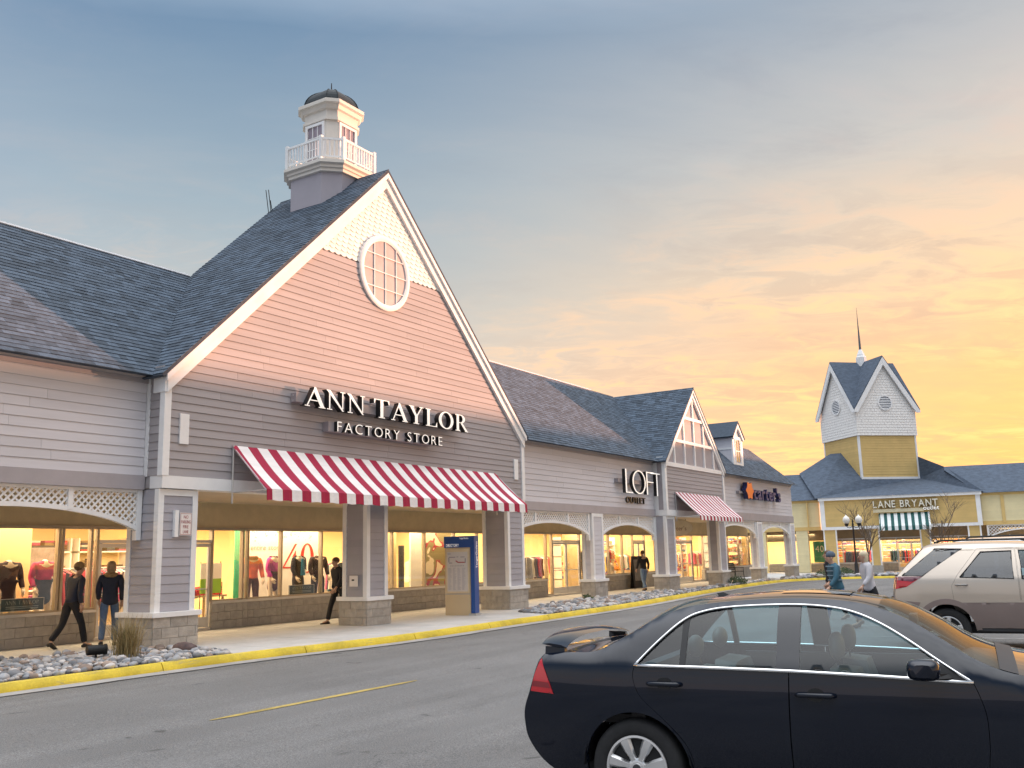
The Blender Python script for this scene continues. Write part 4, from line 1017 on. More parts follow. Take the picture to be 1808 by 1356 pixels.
mb = MB(); mb.cur = 0; mb.add([(a, .14, b) for a, b in fl], [tuple(range(72))]); mb.cur = 1; mb.add([(a, .14, b) for a, b in fl] + [(a, .40, b) for a, b in fl], [((i + 1) % 72, i, 72 + i, 72 + (i + 1) % 72) for i in range(72)])
mb.build('flower_emblem', [M_or, M_nvs], sg)
MB().box(35.4, 41.7, .36, .52, 4.50, 4.62).build('raceway', M_race, sg)
lettering(None, sg, "carter's", 37.22, 41.9, 4.26, .74, .16, .36, M_nv, M_nvs, gap=.10, w=.02)

# ------------------------------------------------------------------ yellow corner building
FB = frame((60, 2.65, -.22), radians(-80))
FT = frame((63.644, .273, -.22), radians(-45.5))
bl_lb = thing('store_building', 'ochre yellow storefront with white trim and green awning below the white tower', 'building', FB @ Matrix.Translation((5.3, 0, 0)))
M_farroof = mat('far shingle roof', (.075, .10, .14), .9, .30, 3, bump=.6, bscale=14, stretch=(1, 1, 2.5), noise2=.35)
w = MB(FB); w.box(0, 10.7, .0, .3, 3.32, 5.46); w.build('wall', M_ylw, bl_lb)
siding(FB, bl_lb, [(.28, 3.36), (10.45, 3.36), (10.45, 5.20), (.28, 5.20)], -.01, .18, M_ylw, maxlen=5, seed=2)
MB(FB).box(-.12, 10.85, -.22, .1, 5.27, 5.47).build('eave_board', M_trim, bl_lb)
for a, b, c, d in ((-.05, .28, 3.3, 5.27), (10.45, 10.75, 3.3, 5.27), (-.05, 10.75, 3.12, 3.34)): MB(FB).box(a, b, -.05 - .002 * (d > 5), .06, c, d).build('trim_board', M_trim, bl_lb)
MB(FB).box(.05, 10.65, .3, 2.9, 3.14, 3.2).build('soffit', mat('brown soffit', (.26, .19, .12), .8), bl_lb)
for i, (a, b) in enumerate(((.05, 1.0), (3.25, 3.95), (6.62, 7.35), (9.75, 10.62))):
    c = MB(FB).box(a + .1, b - .1, .1, .8, 0, 3.12).build('column', M_ylw, bl_lb)
    siding(FB, c, [(a + .1, .5), (b - .1, .5), (b - .1, 3.1), (a + .1, 3.1)], .095, .18, M_ylw)
    for x in (a, b - .1): MB(FB).box(x, x + .1, .06, .2, .5, 3.12).build('corner_trim', M_trim, c)
    MB(FB).box(a - .05, b + .05, .0, .9, 0, .5).build('column_base', M_stone2, c)
MB(FB).box(.0, 10.7, 2.2, 2.3, 2.3, 3.2).build('upper_wall', mat('brown stucco', (.30, .235, .15), .9), bl_lb)
storefront(FB, bl_lb, 2.2, [(.0, 1.2, 'win'), (1.2, 3.6, 'win'), (3.6, 5.0, 'win'), (5.0, 7.0, 'door'), (7.0, 9.2, 'win'), (9.2, 10.7, 'win')], M_alul)
shop_room(FB, bl_lb, .1, 10.6, 2.35, 6.5, 420, n=1)
# roof: follows the tower foot
ptC = (2.98, 3.17); 
def loc(Mf, p): return tuple(FB.inverted() @ (Mf @ Vector(p)))
tA = 5.0
c0 = loc(FT, (0, 0, 7.0)); cR = loc(FT, (tA, 0, 7.0)); cL = loc(FT, (0, tA, 9.2)); cM = loc(FT, (0, 2.6, 9.25)); cM2 = loc(FT, (-.6, 3.2, 9.25))
PR = loc(FT, (tA, 0, 8.7)); e0 = (-.3, -.28, 5.47); e1 = (11.0, -.28, 5.47); qL = (-1.7, 4.0, 7.7); qR = (8.9, 4.2, 7.62)
rf = MB(FB)
tri = [(e0, e1, cR, c0), (e0, c0, cM), (e0, cM, cM2), (e0, cM2, qL), (e1, qR, cR), (cR, qR, PR), (PR, qR, (9, 9, 7.6)), (cM2, cL, (-1.7, 8, 7.7)), (cM2, (-1.7, 8, 7.7), qL), (cL, PR, (9, 9, 7.6)), (cL, (9, 9, 7.6), (-1.7, 8, 7.7))]
for t in tri: rf.add(t, [tuple(range(len(t)))])
for t in [(e0, e1, (11, 8, 5.4), (-.3, 8, 5.4))]: rf.add(t, [(0, 3, 2, 1)])
rf.build('roof', M_farroof, bl_lb)
# tower
tw = thing('tower', 'white and ochre tower with cross gables, round louvres and a thin spire', 'tower', FT @ Matrix.Translation((tA / 2, tA / 2, 6.9)))
z0, z1, z2, z3 = 7.0, 10.33, 12.27, 16.53; ov = .38
M_tsh = mat('tower white scales', (.82, .83, .84), .7, .05, 2, bump=.8, bscale=5)
MB(FT).box(0, tA, 0, tA, 6.2, z1).build('lower_wall', M_ylw, tw)
for ax in ('x', 'y'):
    pg = [(0.14, z0 + .12), (tA - .14, z0 + .12), (tA - .14, z1), (.14, z1)]
    if ax == 'y': pg = [(-b, z) for b, z in pg]
    siding(FT, tw, pg, 0, .2, M_ylw, axis=ax)
for px, py in ((-.03, -.03), (tA - .12, -.03), (-.03, tA - .12)): MB(FT).box(px, px + .15, py, py + .15, 6.6, z1).build('corner_trim', M_trim, tw)
MB(FT).box(-.03, tA + .03, -.05, .05, z0 - .05, z0 + .12).build('foot_trim', M_trim, tw)
u = MB(FT).box(-.10, tA + .10, -.10, tA + .10, z1, z2 + .1).build('upper_wall', M_tsh, tw)
zg = z3 - .25
g = MB(FT); g.prism([(-.10, -.10, z2), (tA + .10, -.10, z2), (tA / 2, -.10, zg)], (0, tA + .2, 0)); g.build('gable_wall', M_tsh, tw)
g = MB(FT); g.prism([(-.10, -.10, z2), (-.10, tA + .10, z2), (-.10, tA / 2, zg)], (tA + .2, 0, 0)); g.build('gable_wall', M_tsh, tw)
# white scale rows as real courses
def scale_rows(pg, yy, axis):
    w_, e_ = .30, .21; n = 0; z = z1 + .02; r = 0
    zs_ = max(p[1] for p in pg); xs0 = min(p[0] for p in pg); xs1 = max(p[0] for p in pg)
    while z < zs_:
        x = xs0 - (w_ / 2 if r % 2 else 0)
        while x < xs1:
            pc = clip_convex([(x + .01, z), (x + w_ - .01, z), (x + w_ - .01, z + e_), (x + .01, z + e_)], pg)
            if len(pc) > 2 and abs(area2(pc)) > .006:
                k = len(pc); P = lambda a, d, b: (a, d, b) if axis == 'x' else (d, -a, b); fy = lambda zz: yy - .004 - .03 * max(0, 1 - (zz - z) / e_)
                ROW.add([P(a, fy(b), b) for a, b in ccw(pc)] + [P(a, yy + .01, b) for a, b in ccw(pc)], [tuple(range(k))] + [(i, k + i, k + (i + 1) % k, (i + 1) % k) for i in range(k)])
            x += w_
        z += e_; r += 1
hexa = [(-.1, z1), (tA + .1, z1), (tA + .1, z2), (tA / 2, zg), (-.1, z2)]
ROW = MB(FT); scale_rows(hexa, -.10, 'x'); scale_rows([(-b, z) for b, z in hexa], -.10, 'y'); ROW.build('scale_shingles', M_fish, tw, kind='stuff')
sl_ = (z3 - z2) / (tA / 2 + ov)
def tower_roof(axis, fx, fy):
    """one of the eight valley-cut roof triangles, plus its rake board"""
    P = (lambda x, y, z: (x, y, z)) if axis == 0 else (lambda x, y, z: (y, x, z)); c = tA / 2
    xe = -ov if fx < 0 else tA + ov; ye = -ov if fy < 0 else tA + ov
    MB(FT).prism([P(xe, ye, z2), P(c, ye, z3), P(c, c, z3)], (0, 0, .12)).build('tower_roof', M_farroof, tw)
    yo = ye - .02 if fy < 0 else ye - .10
    MB(FT).prism([P(x, yo, z) for x, z in [(xe, z2 - .02), (c, z3 - .01), (c, z3 - .62), (xe - .34 * fx, z2 - .14), (xe, z2 - .16)]], Vector(P(0, .12, 0))).build('tower_rake', M_trim, tw)
for ax in (0, 1):
    for fx in (-1, 1):
        for fy in (-1, 1): tower_roof(ax, fx, fy)
for ax in (0, 1):
    P = (lambda x, y, z: (x, y, z)) if ax == 0 else (lambda x, y, z: (y, x, z)); c = MB(FT); n = 28; rr = .62; cz = 12.9
    rg = [[P(tA / 2 + r * cos(2 * pi * k / n), y, cz + r * sin(2 * pi * k / n)) for r, y in ((rr, -.09), (rr, -.20), (rr - .09, -.20), (rr - .09, -.12))] for k in range(n)]; rg.append(rg[0])
    c.rings(rg, closed=False, caps=False); lv = c.build('round_louvre', M_trim, tw)
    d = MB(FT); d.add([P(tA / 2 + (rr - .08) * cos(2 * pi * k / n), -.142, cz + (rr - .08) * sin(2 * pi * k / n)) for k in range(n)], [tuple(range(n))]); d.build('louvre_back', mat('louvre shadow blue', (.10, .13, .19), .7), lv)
    for i in range(8):
        z = cz - .46 + i * .131; h = sqrt(max(.01, (rr - .09) ** 2 - (z - cz) ** 2)); MB(FT).add([P(tA / 2 - h, -.19, z - .03), P(tA / 2 + h, -.19, z - .03), P(tA / 2 + h, -.146, z + .04), P(tA / 2 - h, -.146, z + .04)], [(0, 1, 2, 3)]).build('louvre_slat', M_trim, lv)
MB(FT).lathe([(.42, z3 - .25), (.42, z3 + .55), (.34, z3 + .62), (.30, z3 + .8), (.12, z3 + 1.2)], (tA / 2, tA / 2, 0), 8).build('spire_base', M_trim, tw)
MB(FT).lathe([(.11, z3 + 1.1), (.07, z3 + 2.4), (.025, z3 + 3.9), (.010, z3 + 4.75)], (tA / 2, tA / 2, 0), 8).build('spire', mat('weathered copper spire', (.10, .12, .13), .5, .1, 2), tw)
awning('green and white striped awning on the ochre storefront', FB, 4.0, 7.4, 4.2, 2.95, 1.0, .30, 3.4 / 7.5, (.012, .09, .085), (.80, .84, .84), 'striped awnings')
sg = thing('letter_sign', 'white LANE BRYANT letters with small outlet script above the green awning', 'sign', FB @ Matrix.Translation((5.8, -.1, 4.2)), 'shop name signs')
M_olv = mat('dark olive letter side', (.05, .045, .02), .5, .05, 2)
MB(FB).box(3.65, 7.05, -.22, -.03, 4.26, 4.50).build('raceway', mat('cream raceway', (.70, .62, .42), .5), sg)
M_lc = mat('cream letter face', (.80, .76, .64), .5)
lettering(FB, sg, 'LANE BRYANT', 3.68, 8.0, 4.60, .52, -.34, -.12, M_lc, M_olv, gap=.14, space=.42, w=.012)
lettering(FB, sg, 'outlet', 7.02, 8.05, 4.34, .30, -.30, -.10, M_lw, M_olv, gap=.08, w=.01)
# wings of the yellow building
def far_wing(bld, s0, s1, ext=0.0):
    yy = .5
    MB(FB).box(s0, s1, 8.2, 8.5, -.3, 5.5).build('rear_wall', M_cream, bld)
    MB(FB).box(s0, s1, yy, yy + .3, 3.2, 5.4).build('wall', M_cream, bld)
    siding(FB, bld, [(s0, 3.4), (s1, 3.4), (s1, 5.2), (s0, 5.2)], yy - .005, .18, M_cream, maxlen=6, seed=int(s1))
    MB(FB).box(s0, s1, yy - .05, yy + .05, 3.14, 3.4).build('lower_band', M_ylw, bld)
    MB(FB).box(s0, s1, yy - .06, yy + .05, 5.2, 5.42).build('fascia', M_ylw, bld)
    MB(FB).box(s0, s1, yy + .3, 3.0, 3.16, 3.22).build('soffit', MATS['brown soffit'], bld)
    MB(FB).box(s0, s1, 2.9, 3.0, 2.4, 3.2).build('upper_wall', MATS['brown stucco'], bld)
    r_ = MB(FB); r_.prism([(s0, yy - .3, 5.38), (s0, 4.2, 7.64), (s0, 8.6, 5.38)], (s1 - s0, 0, 0))
    if ext: r_.prism([(s0 - ext, 3.7, 7.34), (s0 - ext, 4.2, 7.645), (s0 - ext, 5.2, 7.0)], (ext + .3, 0, 0)); r_.add([(s0 - .05, yy - .29, 5.40), (s0 - ext, 3.7, 7.345), (s0 - ext, 4.2, 7.646), (s0 + .2, 4.2, 7.646), (s0 + .2, yy - .29, 5.40)], [(0, 4, 3, 2, 1)])
    r_.build('roof', M_farroof, bld)
bl_lbl = thing('store_building', 'pale yellow wall section wedged between the lavender end wing and the ochre storefront', 'building', FB @ Matrix.Translation((-2, .5, 0)))
far_wing(bl_lbl, -7.5, -.12); 
for a, b in ((-1.95, -1.1), (-5.0, -4.2)):
    c = MB(FB).box(a, b, .5, 1.3, 0, 3.14).build('column', M_cream, bl_lbl); siding(FB, c, [(a, .1), (b, .1), (b, 3.1), (a, 3.1)], .495, .18, M_cream)
MB(FB).box(-1.0, -.95, -.0, .5, 3.4, 5.2).build('return_trim', M_ylw, bl_lbl)
storefront(FB, bl_lbl, 2.95, [(-7.5, -5, 'win'), (-5, -2.4, 'win'), (-2.4, 0, 'win')], M_alul); shop_room(FB, bl_lbl, -7.4, -.1, 3.1, 6.0, 300, n=1)
bl_lbr = thing('store_building', 'pale yellow wing with lattice arch running off the right edge', 'building', FB @ Matrix.Translation((14, .5, 0)))
far_wing(bl_lbr, 10.8, 75, 2.0)
MB(FB).box(12.05, 12.25, .42, .52, 3.3, 5.3).build('trim_board', M_ylw, bl_lbr)
for i in range(9):
    s = 11.0 + 6.6 * i
    if i < 2: lattice(FB, bl_lbr, s + .0, s + 5.6, .56, 3.14, 2.80, 2.2, pitch=.16)
    c = MB(FB).box(s + 5.65, s + 6.55, .5, 1.4, .5, 3.14).build('column', M_cream, bl_lbr); MB(FB).box(s + 5.55, s + 6.65, .4, 1.5, 0, .5).build('column_base', M_stone2, c)
storefront(FB, bl_lbr, 2.95, [(10.8, 12.6, 'win'), (12.6, 14.4, 'win'), (14.4, 16.2, 'door'), (16.2, 18.6, 'win'), (18.6, 21, 'win'), (21, 75, 'win')], M_alul); shop_room(FB, bl_lbr, 10.9, 21, 3.1, 6.5, 500, n=1)
# ------------------------------------------------------------------ directory board
FD = frame((10.02, .47, 0), radians(-81))   # local x runs along the broad face
dsn = thing('directory_sign', 'freestanding tan and blue directory board standing on the sidewalk beside the right column', 'sign', FD @ Matrix.Translation((.44, .13, 0)))
M_dt = mat('tan sign panel', (.60, .47, .30), .5, .03, 2); M_db = mat('blue sign panel', (.012, .075, .30), .4, .04, 2); M_paper = mat('grey map sheet', (.62, .58, .56), .5, .03, 2)
Wd = .84
MB(FD).box(.02, Wd - .02, .0, .24, .0, 1.88).build('tan_body', M_dt, dsn, bevel=.004)
MB(FD).box(0, Wd + .0, -.012, .26, 1.88, 2.20).build('blue_header', M_db, dsn); MB(FD).box(Wd, Wd + .12, -.012, .26, .06, 2.20).build('blue_spine', M_db, dsn)
MB(FD).box(Wd - .06, Wd + .16, -.05, .30, -.01, .05).build('foot_plate', M_conc, dsn)
MB(FD).box(.06, Wd - .06, -.008, .02, .62, 1.84).build('map_frame', mat('pale sign frame', (.68, .56, .38), .5), dsn)
sheet = MB(FD).box(.10, Wd - .10, -.014, .0, .66, 1.76).build('map_sheet', M_paper, dsn)
MB(FD).box(.02, Wd - .02, -.004, .01, .575, .60).build('panel_joint', M_band, dsn)
M_ink = mat('grey print', (.30, .28, .32), .6); M_inkr = mat('red print', (.40, .10, .10), .6); M_inkl = mat('pale print', (.42, .40, .44), .6)
pr = MB(FD); pl_ = MB(FD)
def pbox(mb, a, b, c, d): mb.add([(a, -.0155, c), (b, -.0155, c), (b, -.0155, d), (a, -.0155, d)], [(0, 1, 2, 3)])
rr = random.Random(5)
for a, b, c, d in ((.16, .36, 1.60, 1.625), (.40, .46, 1.61, 1.63), (.52, .66, 1.605, 1.625), (.14, .17, 1.47, 1.60), (.16, .26, 1.44, 1.465), (.66, .69, 1.45, 1.58), (.12, .22, 1.70, 1.715)): pbox(pr, a, b, c, d)
for i in range(9): pbox(pr, .20 + i * .05, .23 + i * .05, 1.36, 1.38)
for k in range(4):
    for i in range(24):
        z = 1.30 - i * .026; pbox(pl_, .13 + k * .145, .13 + k * .145 + rr.uniform(.06, .115), z, z + .012)
pr.build('printed_map', M_ink, sheet, kind='stuff'); pl_.build('printed_list', M_inkl, sheet, kind='stuff')
rd_ = MB(FD); rd_.add([(.36, -.016, 1.50), (.44, -.016, 1.45), (.66, -.016, 1.45), (.66, -.016, 1.48), (.46, -.016, 1.48), (.38, -.016, 1.53)], [(0, 1, 2, 3, 4, 5)]); rd_.build('map_highlight', M_inkr, sheet)
lettering(FD, dsn, 'DIRECTORY', .07, .47, 1.905, .085, -.014, -.012, M_lw, M_lw, gap=.16, join=True, name='directory_text')
lettering(FD, dsn, 'TangerOutlets', .50, .78, 2.12, .042, -.014, -.012, M_lw, M_lw, gap=.10, join=True, name='brand_text')
FS = FD @ Matrix(((0, -1, 0, Wd + .122), (0, 0, -1, .185), (1, 0, 0, 1.30), (0, 0, 0, 1)))
lettering(FS, dsn, 'TangerOutlets', 0, .74, 0, .11, -.002, 0, M_lw, M_lw, gap=.10, join=True, name='spine_text')
# ------------------------------------------------------------------ small wall signs
M_sgn = mat('white sign plate', (.80, .77, .76), .4, .02, 2); M_sred = mat('sign red print', (.35, .06, .07), .5)
def no_parking(x, y, z, lab, s=1.0):
    t = thing('parking_sign', lab, 'sign', (x, y, z), 'no parking signs')
    MB().box(x, x + .29 * s, y - .07, y - .062, z, z + .45 * s).build('plate', M_sgn, t)
    fr = MB()
    for a, b, c, d in ((.012, .278, .012, .02), (.012, .278, .43, .438), (.012, .02, .02, .43), (.27, .278, .02, .43)): fr.add([(x + a * s, y - .0725, z + c * s), (x + b * s, y - .0725, z + c * s), (x + b * s, y - .0725, z + d * s), (x + a * s, y - .0725, z + d * s)], [(0, 1, 2, 3)])
    fr.build('plate_border', M_sred, t)
    for i, (s_, a, b) in enumerate((('NO', .09, .20), ('PARKING', .035, .255), ('FIRE', .08, .21), ('LANE', .08, .21))): lettering(None, t, s_, x + a * s, x + b * s, z + (.335 - i * .098) * s, .068 * s, y - .0735, y - .072, M_sred, M_sred, gap=.12, join=True, name='lettering')
    MB().box(x - .11, x - .02, y - .06, y + .02, z - .03, z + .5).build('bracket', M_trim, t)
no_parking(.46, .04, 2.18, 'white NO PARKING FIRE LANE plate on the big grey column at left')
no_parking(32.18, .36, 2.42, 'small white NO PARKING plate beside the narrow striped awning', 1.3)
t = thing('notice_plate', 'small white notice plate on the middle column of the big gable', 'notice', (6.13, .4, .95)); MB().box(6.150, 6.158, .30, .58, .95, 1.22).build('plate', M_sgn, t); MB().box(6.146, 6.150, .42, .50, 1.09, 1.13).build('notice_mark', M_dark, t)
t = thing('hanging_sign', 'cream oval sign hanging under the soffit by the smaller gable doors', 'sign', (30.3, 1.7, 2.7))
FO = frame((30.2, 1.7, 2.72), radians(-65)); e = [(.75 * cos(2 * pi * k / 36), .40 * sin(2 * pi * k / 36)) for k in range(36)]
MB(FO).prism([(a, -.03, b) for a, b in e], (0, .06, 0)).build('oval_panel', mat('cream oval panel', (.66, .56, .38), .5), t); MB(FO).prism([(a * .93, -.036, b * .9) for a, b in e], (0, .004, 0)).build('oval_face', mat('pale oval face', (.70, .63, .48), .5), t)
lettering(FO, t, "carter's", -.42, .42, -.12, .20, -.04, -.037, mat('brown print', (.22, .12, .07), .5), M_dark, gap=.08, join=True)
for dx in (-.4, .4): MB(FO).tube([(dx, 0, .3), (dx, 0, .42)], .012, 5).build('hanger', M_iron, t)
# ------------------------------------------------------------------ twin globe street lamp
lp = thing('street_lamp', 'black post with two white acorn globes in front of the ochre storefront', 'street lamp', (48.4, -2.2, S(48.4)))
zb = S(48.4); FL = frame((48.4, -2.2, zb), radians(-75))
MB(FL).lathe([(.19, 0), (.19, .12), (.13, .2), (.12, .7), (.085, .8), (.06, 1.0), (.05, 3.0), (.07, 3.06), (.04, 3.2), (.06, 3.28), (.02, 3.42)], (0, 0, 0), 10).build('post', M_iron, lp, smooth=40)
M_globe = mat('frosted globe', (.85, .83, .78), .3, .03, 2)
for s_ in (-1, 1):
    MB(FL).tube([(0, 0, 2.98), (s_ * .18, 0, 2.90), (s_ * .34, 0, 2.94), (s_ * .36, 0, 3.02)], .025, 6).build('arm', M_iron, lp)
    MB(FL).lathe([(.03, 2.98), (.08, 3.0), (.12, 3.10), (.13, 3.16)], (s_ * .36, 0, 0), 10).build('globe_holder', M_iron, lp)
    MB(FL).lathe([(.11, 3.16), (.19, 3.26), (.215, 3.38), (.17, 3.52), (.09, 3.60), (.05, 3.62), (.015, 3.70)], (s_ * .36, 0, 0), 12).build('globe', M_globe, lp, smooth=50)
# ------------------------------------------------------------------ bare trees and shrubs
M_bark = mat('grey brown bark', (.17, .125, .09), .9, .2, 8)
def bare_tree(x, y, h, seed, lab):
    rnd = random.Random(seed); t = thing('bare_tree', lab, 'tree', (x, y, S(x)), 'young bare trees'); tr = MB(); tw_ = MB()
    def grow(p, d, L, r, lv):
        n = 3; path = [p]; q = p; dd = d.copy()
        for i in range(n): dd = (dd + Vector((rnd.uniform(-.16, .16), rnd.uniform(-.16, .16), rnd.uniform(-.02, .14)))).normalized(); q = q + dd * L / n; path.append(q)
        (tr if lv < 2 else tw_).tube(path, [r * (1 - .45 * i / n) for i in range(n + 1)], 6 if lv < 2 else 4, caps=lv < 1)
        if lv >= 4: return
        for k in range(rnd.randint(3, 4) if lv else 5):
            f = rnd.uniform(.35, 1); b = path[min(n, int(f * n))]; a = rnd.uniform(0, 2 * pi); s_ = rnd.uniform(.55, 1.0) if lv else rnd.uniform(.5, .75)
            nd = (dd + Vector((cos(a) * s_, sin(a) * s_, rnd.uniform(-.05, .3)))).normalized(); grow(b, nd, L * rnd.uniform(.5, .72), max(.0085, r * .50), lv + 1)
    grow(Vector((x, y, S(x))), Vector((0, 0, 1)), h * .52, .065, 0)
    tr.build('trunk', M_bark, t); tw_.build('crown', M_bark, t, kind='stuff')
bare_tree(52.0, -2.2, 6.4, 3, 'young bare tree standing left of the green awning')
bare_tree(53.5, -6.6, 6.4, 8, 'young bare tree standing right of the green awning, behind the silver car')
M_leaf = mat('dull green leaf', (.055, .085, .035), .8, .3, 4, island=.4); M_straw = mat('dry straw grass', (.34, .26, .12), .9, .2, 5, island=.35)
def shrub(x, y, r, h, seed, lab, n=420, name='shrub', m=None):
    rnd = random.Random(seed); t = thing(name, lab, 'shrub', (x, y, S(x)), 'low green shrubs'); lf = MB(); st = MB()
    for i in range(n):
        a = rnd.uniform(0, 2 * pi); q = sqrt(rnd.random()); z = h * (rnd.uniform(.1, 1) * (1 - .55 * q ** 2)); p = Vector((x + r * q * cos(a), y + r * q * sin(a) * .8, S(x) + z)); d = Vector((rnd.uniform(-1, 1), rnd.uniform(-1, 1), rnd.uniform(-.2, 1))).normalized(); e = d.orthogonal().normalized(); L = rnd.uniform(.05, .12)
        lf.add([p, p + d * L * .5 + e * L * .3, p + d * L, p + d * L * .5 - e * L * .3], [(0, 1, 2, 3)])
    for i in range(9):
        a = 2 * pi * i / 9; st.tube([(x, y, S(x)), (x + r * .5 * cos(a), y + r * .4 * sin(a), S(x) + h * .6)], .008, 4)
    lf.build('foliage', m or M_leaf, t, kind='stuff'); st.build('stems', M_bark, t, kind='stuff')
shrub(46.4, -.9, .8, .5, 1, 'dark low shrub in rocks at the corner of the lavender end wing', 700)
shrub(48.6, -1.2, .9, .55, 2, 'dark low shrub in rocks left of the lamp post', 800); shrub(50.4, -1.0, .7, .5, 3, 'dark low shrub in rocks just behind the lamp post', 600)
shrub(32.2, -.35, .55, .42, 4, 'round green shrub in rocks before the smaller gable', 520); shrub(18.2, .25, .28, .20, 5, 'tiny green plant in rocks before the lattice arch', 160)
def grass_tuft(x, y, lab, h=.80, n=420, seed=1, sp=.60):
    rnd = random.Random(seed); t = thing('grass_tuft', lab, 'plant', (x, y, 0)); g = MB()
    for i in range(n):
        a = rnd.uniform(0, 2 * pi); l = h * rnd.uniform(.45, 1.05); o = rnd.uniform(.0, sp) * l / h; b = Vector((x + rnd.gauss(0, .09), y + rnd.gauss(0, .09), 0)); m1 = b + Vector((cos(a) * o * .45, sin(a) * o * .45, l * .55)); e = b + Vector((cos(a) * o * 1.1, sin(a) * o * 1.1, l)); w = Vector((-sin(a), cos(a), 0)) * .0045
        g.add([b - w, b + w, m1 + w, m1 - w, e], [(0, 1, 2, 3), (3, 2, 4)])
    g.build('blades', M_straw, t, kind='stuff'); b2 = MB()
    for i in range(60):
        a = rnd.uniform(0, 2 * pi); l = h * rnd.uniform(.4, .85); b = Vector((x + rnd.gauss(0, .05), y + rnd.gauss(0, .05), 0)); e = b + Vector((cos(a) * .22 * l, sin(a) * .22 * l, l)); w = Vector((-sin(a), cos(a), 0)) * .006; b2.add([b - w, b + w, e], [(0, 1, 2)])
    b2.build('green_blades', mat('green grass blade', (.12, .14, .04), .8, .2, 4), t, kind='stuff')
grass_tuft(-1.30, -.95, 'tall dry straw grass tuft among the rocks left of the big column')
# landscape light and boulders in the bed
ll = thing('landscape_light', 'small black cylinder flood light lying in the rocks at left', 'light', (-1.62, -.55, .12))
FQ = frame((-1.62, -.55, .17), radians(-20)) @ Matrix.Rotation(radians(90), 4, 'Y'); MB(FQ).lathe([(.075, -.16), (.085, -.15), (.085, .12), (.095, .13), (.095, .17), (.08, .17)], (0, 0, 0), 14).build('housing', M_dark, ll, smooth=40); MB().tube([(-1.62, -.55, .0), (-1.62, -.55, .12)], .02, 6).build('stake', M_dark, ll)
rq = random.Random(77); v, f, hz = rock_verts(rq, .19); bo = MB().add([(p.x - .12, p.y - 1.05, p.z + .09) for p in v], f).build('boulder', mat('dark red boulder', (.115, .075, .07), .7, .3, 9, bump=.5, bscale=20), None, smooth=True, label='dark reddish boulder in front of the big column base', cat='boulder')
# ------------------------------------------------------------------ bench and A-board
bn = thing('bench', 'dark metal park bench under the arcade of the end wing', 'bench', (40.5, 2.6, 0)); FBn = frame((40.5, 2.6, 0), 0)
for i in range(4): MB(FBn).box(-.7, .7, -.2 + i * .115, -.11 + i * .115, .42, .45).build('seat_slat', M_iron, bn)
for i in range(4): MB(FBn).box(-.7, .7, .27 + i * .03, .295 + i * .03, .5 + i * .11, .59 + i * .11).build('back_slat', M_iron, bn)
for x in (-.68, .68): MB(FBn).tube([(x, -.22, 0), (x, -.2, .42), (x, .26, .42), (x, .38, .95)], .022, 6).build('end_frame', M_iron, bn); MB(FBn).tube([(x, .3, .42), (x, .34, 0)], .022, 6).build('leg', M_iron, bn); MB(FBn).tube([(x, -.2, .42), (x, -.22, .64), (x, .30, .66)], .02, 6).build('armrest', M_iron, bn)
ab = thing('sandwich_board', 'black upright sandwich board standing by the door behind the man in jeans', 'sign', (28.1, 2.9, 0)); FA = frame((28.1, 2.9, 0), radians(-20))
for s_ in (-1, 1): MB(FA @ Matrix.Rotation(radians(5 * s_), 4, 'X')).box(-.36, .36, -.03 + .13 * s_, .0 + .13 * s_, .02, 1.45).build('board_panel', M_dark, ab)
MB(FA @ Matrix.Rotation(radians(-5), 4, 'X')).box(-.27, .27, -.166, -.162, .35, 1.3).build('board_poster', mat('dim grey poster', (.16, .15, .14), .5, .3, 6), ab)
# ------------------------------------------------------------------ people and mannequins (skin-modifier bodies, evaluated to plain meshes)
def skin_mesh(verts, edges, radii, root=0, sub=2):
    me = bpy.data.meshes.new('s'); me.from_pydata([tuple(v) for v in verts], edges, []); o = bpy.data.objects.new('s', me); COL.objects.link(o)
    md = o.modifiers.new('k', 'SKIN'); md.use_smooth_shade = True; md.branch_smoothing = .3
    for i, r in enumerate(radii):
        sv = me.skin_vertices[0].data[i]; sv.radius = r if hasattr(r, '__len__') else (r, r); sv.use_root = (i == root)
    if sub: s = o.modifiers.new('u', 'SUBSURF'); s.levels = sub; s.render_levels = sub
    dg = bpy.context.evaluated_depsgraph_get(); dg.update(); m2 = bpy.data.meshes.new_from_object(o.evaluated_get(dg))
    V = [tuple(v.co) for v in m2.vertices]; Fc = [tuple(p.vertices) for p in m2.polygons]
    bpy.data.objects.remove(o); bpy.data.meshes.remove(me); bpy.data.meshes.remove(m2); return V, Fc
def chain(C_, pts, start=None):
    """append a chain of (point, radius) to collector C_ (V, E, R); returns index of last"""
    V, E, R = C_; prev = start
    for p, r in pts:
        V.append(Vector(p)); R.append(r); i = len(V) - 1
        if prev is not None: E.append((prev, i))
        prev = i
    return prev
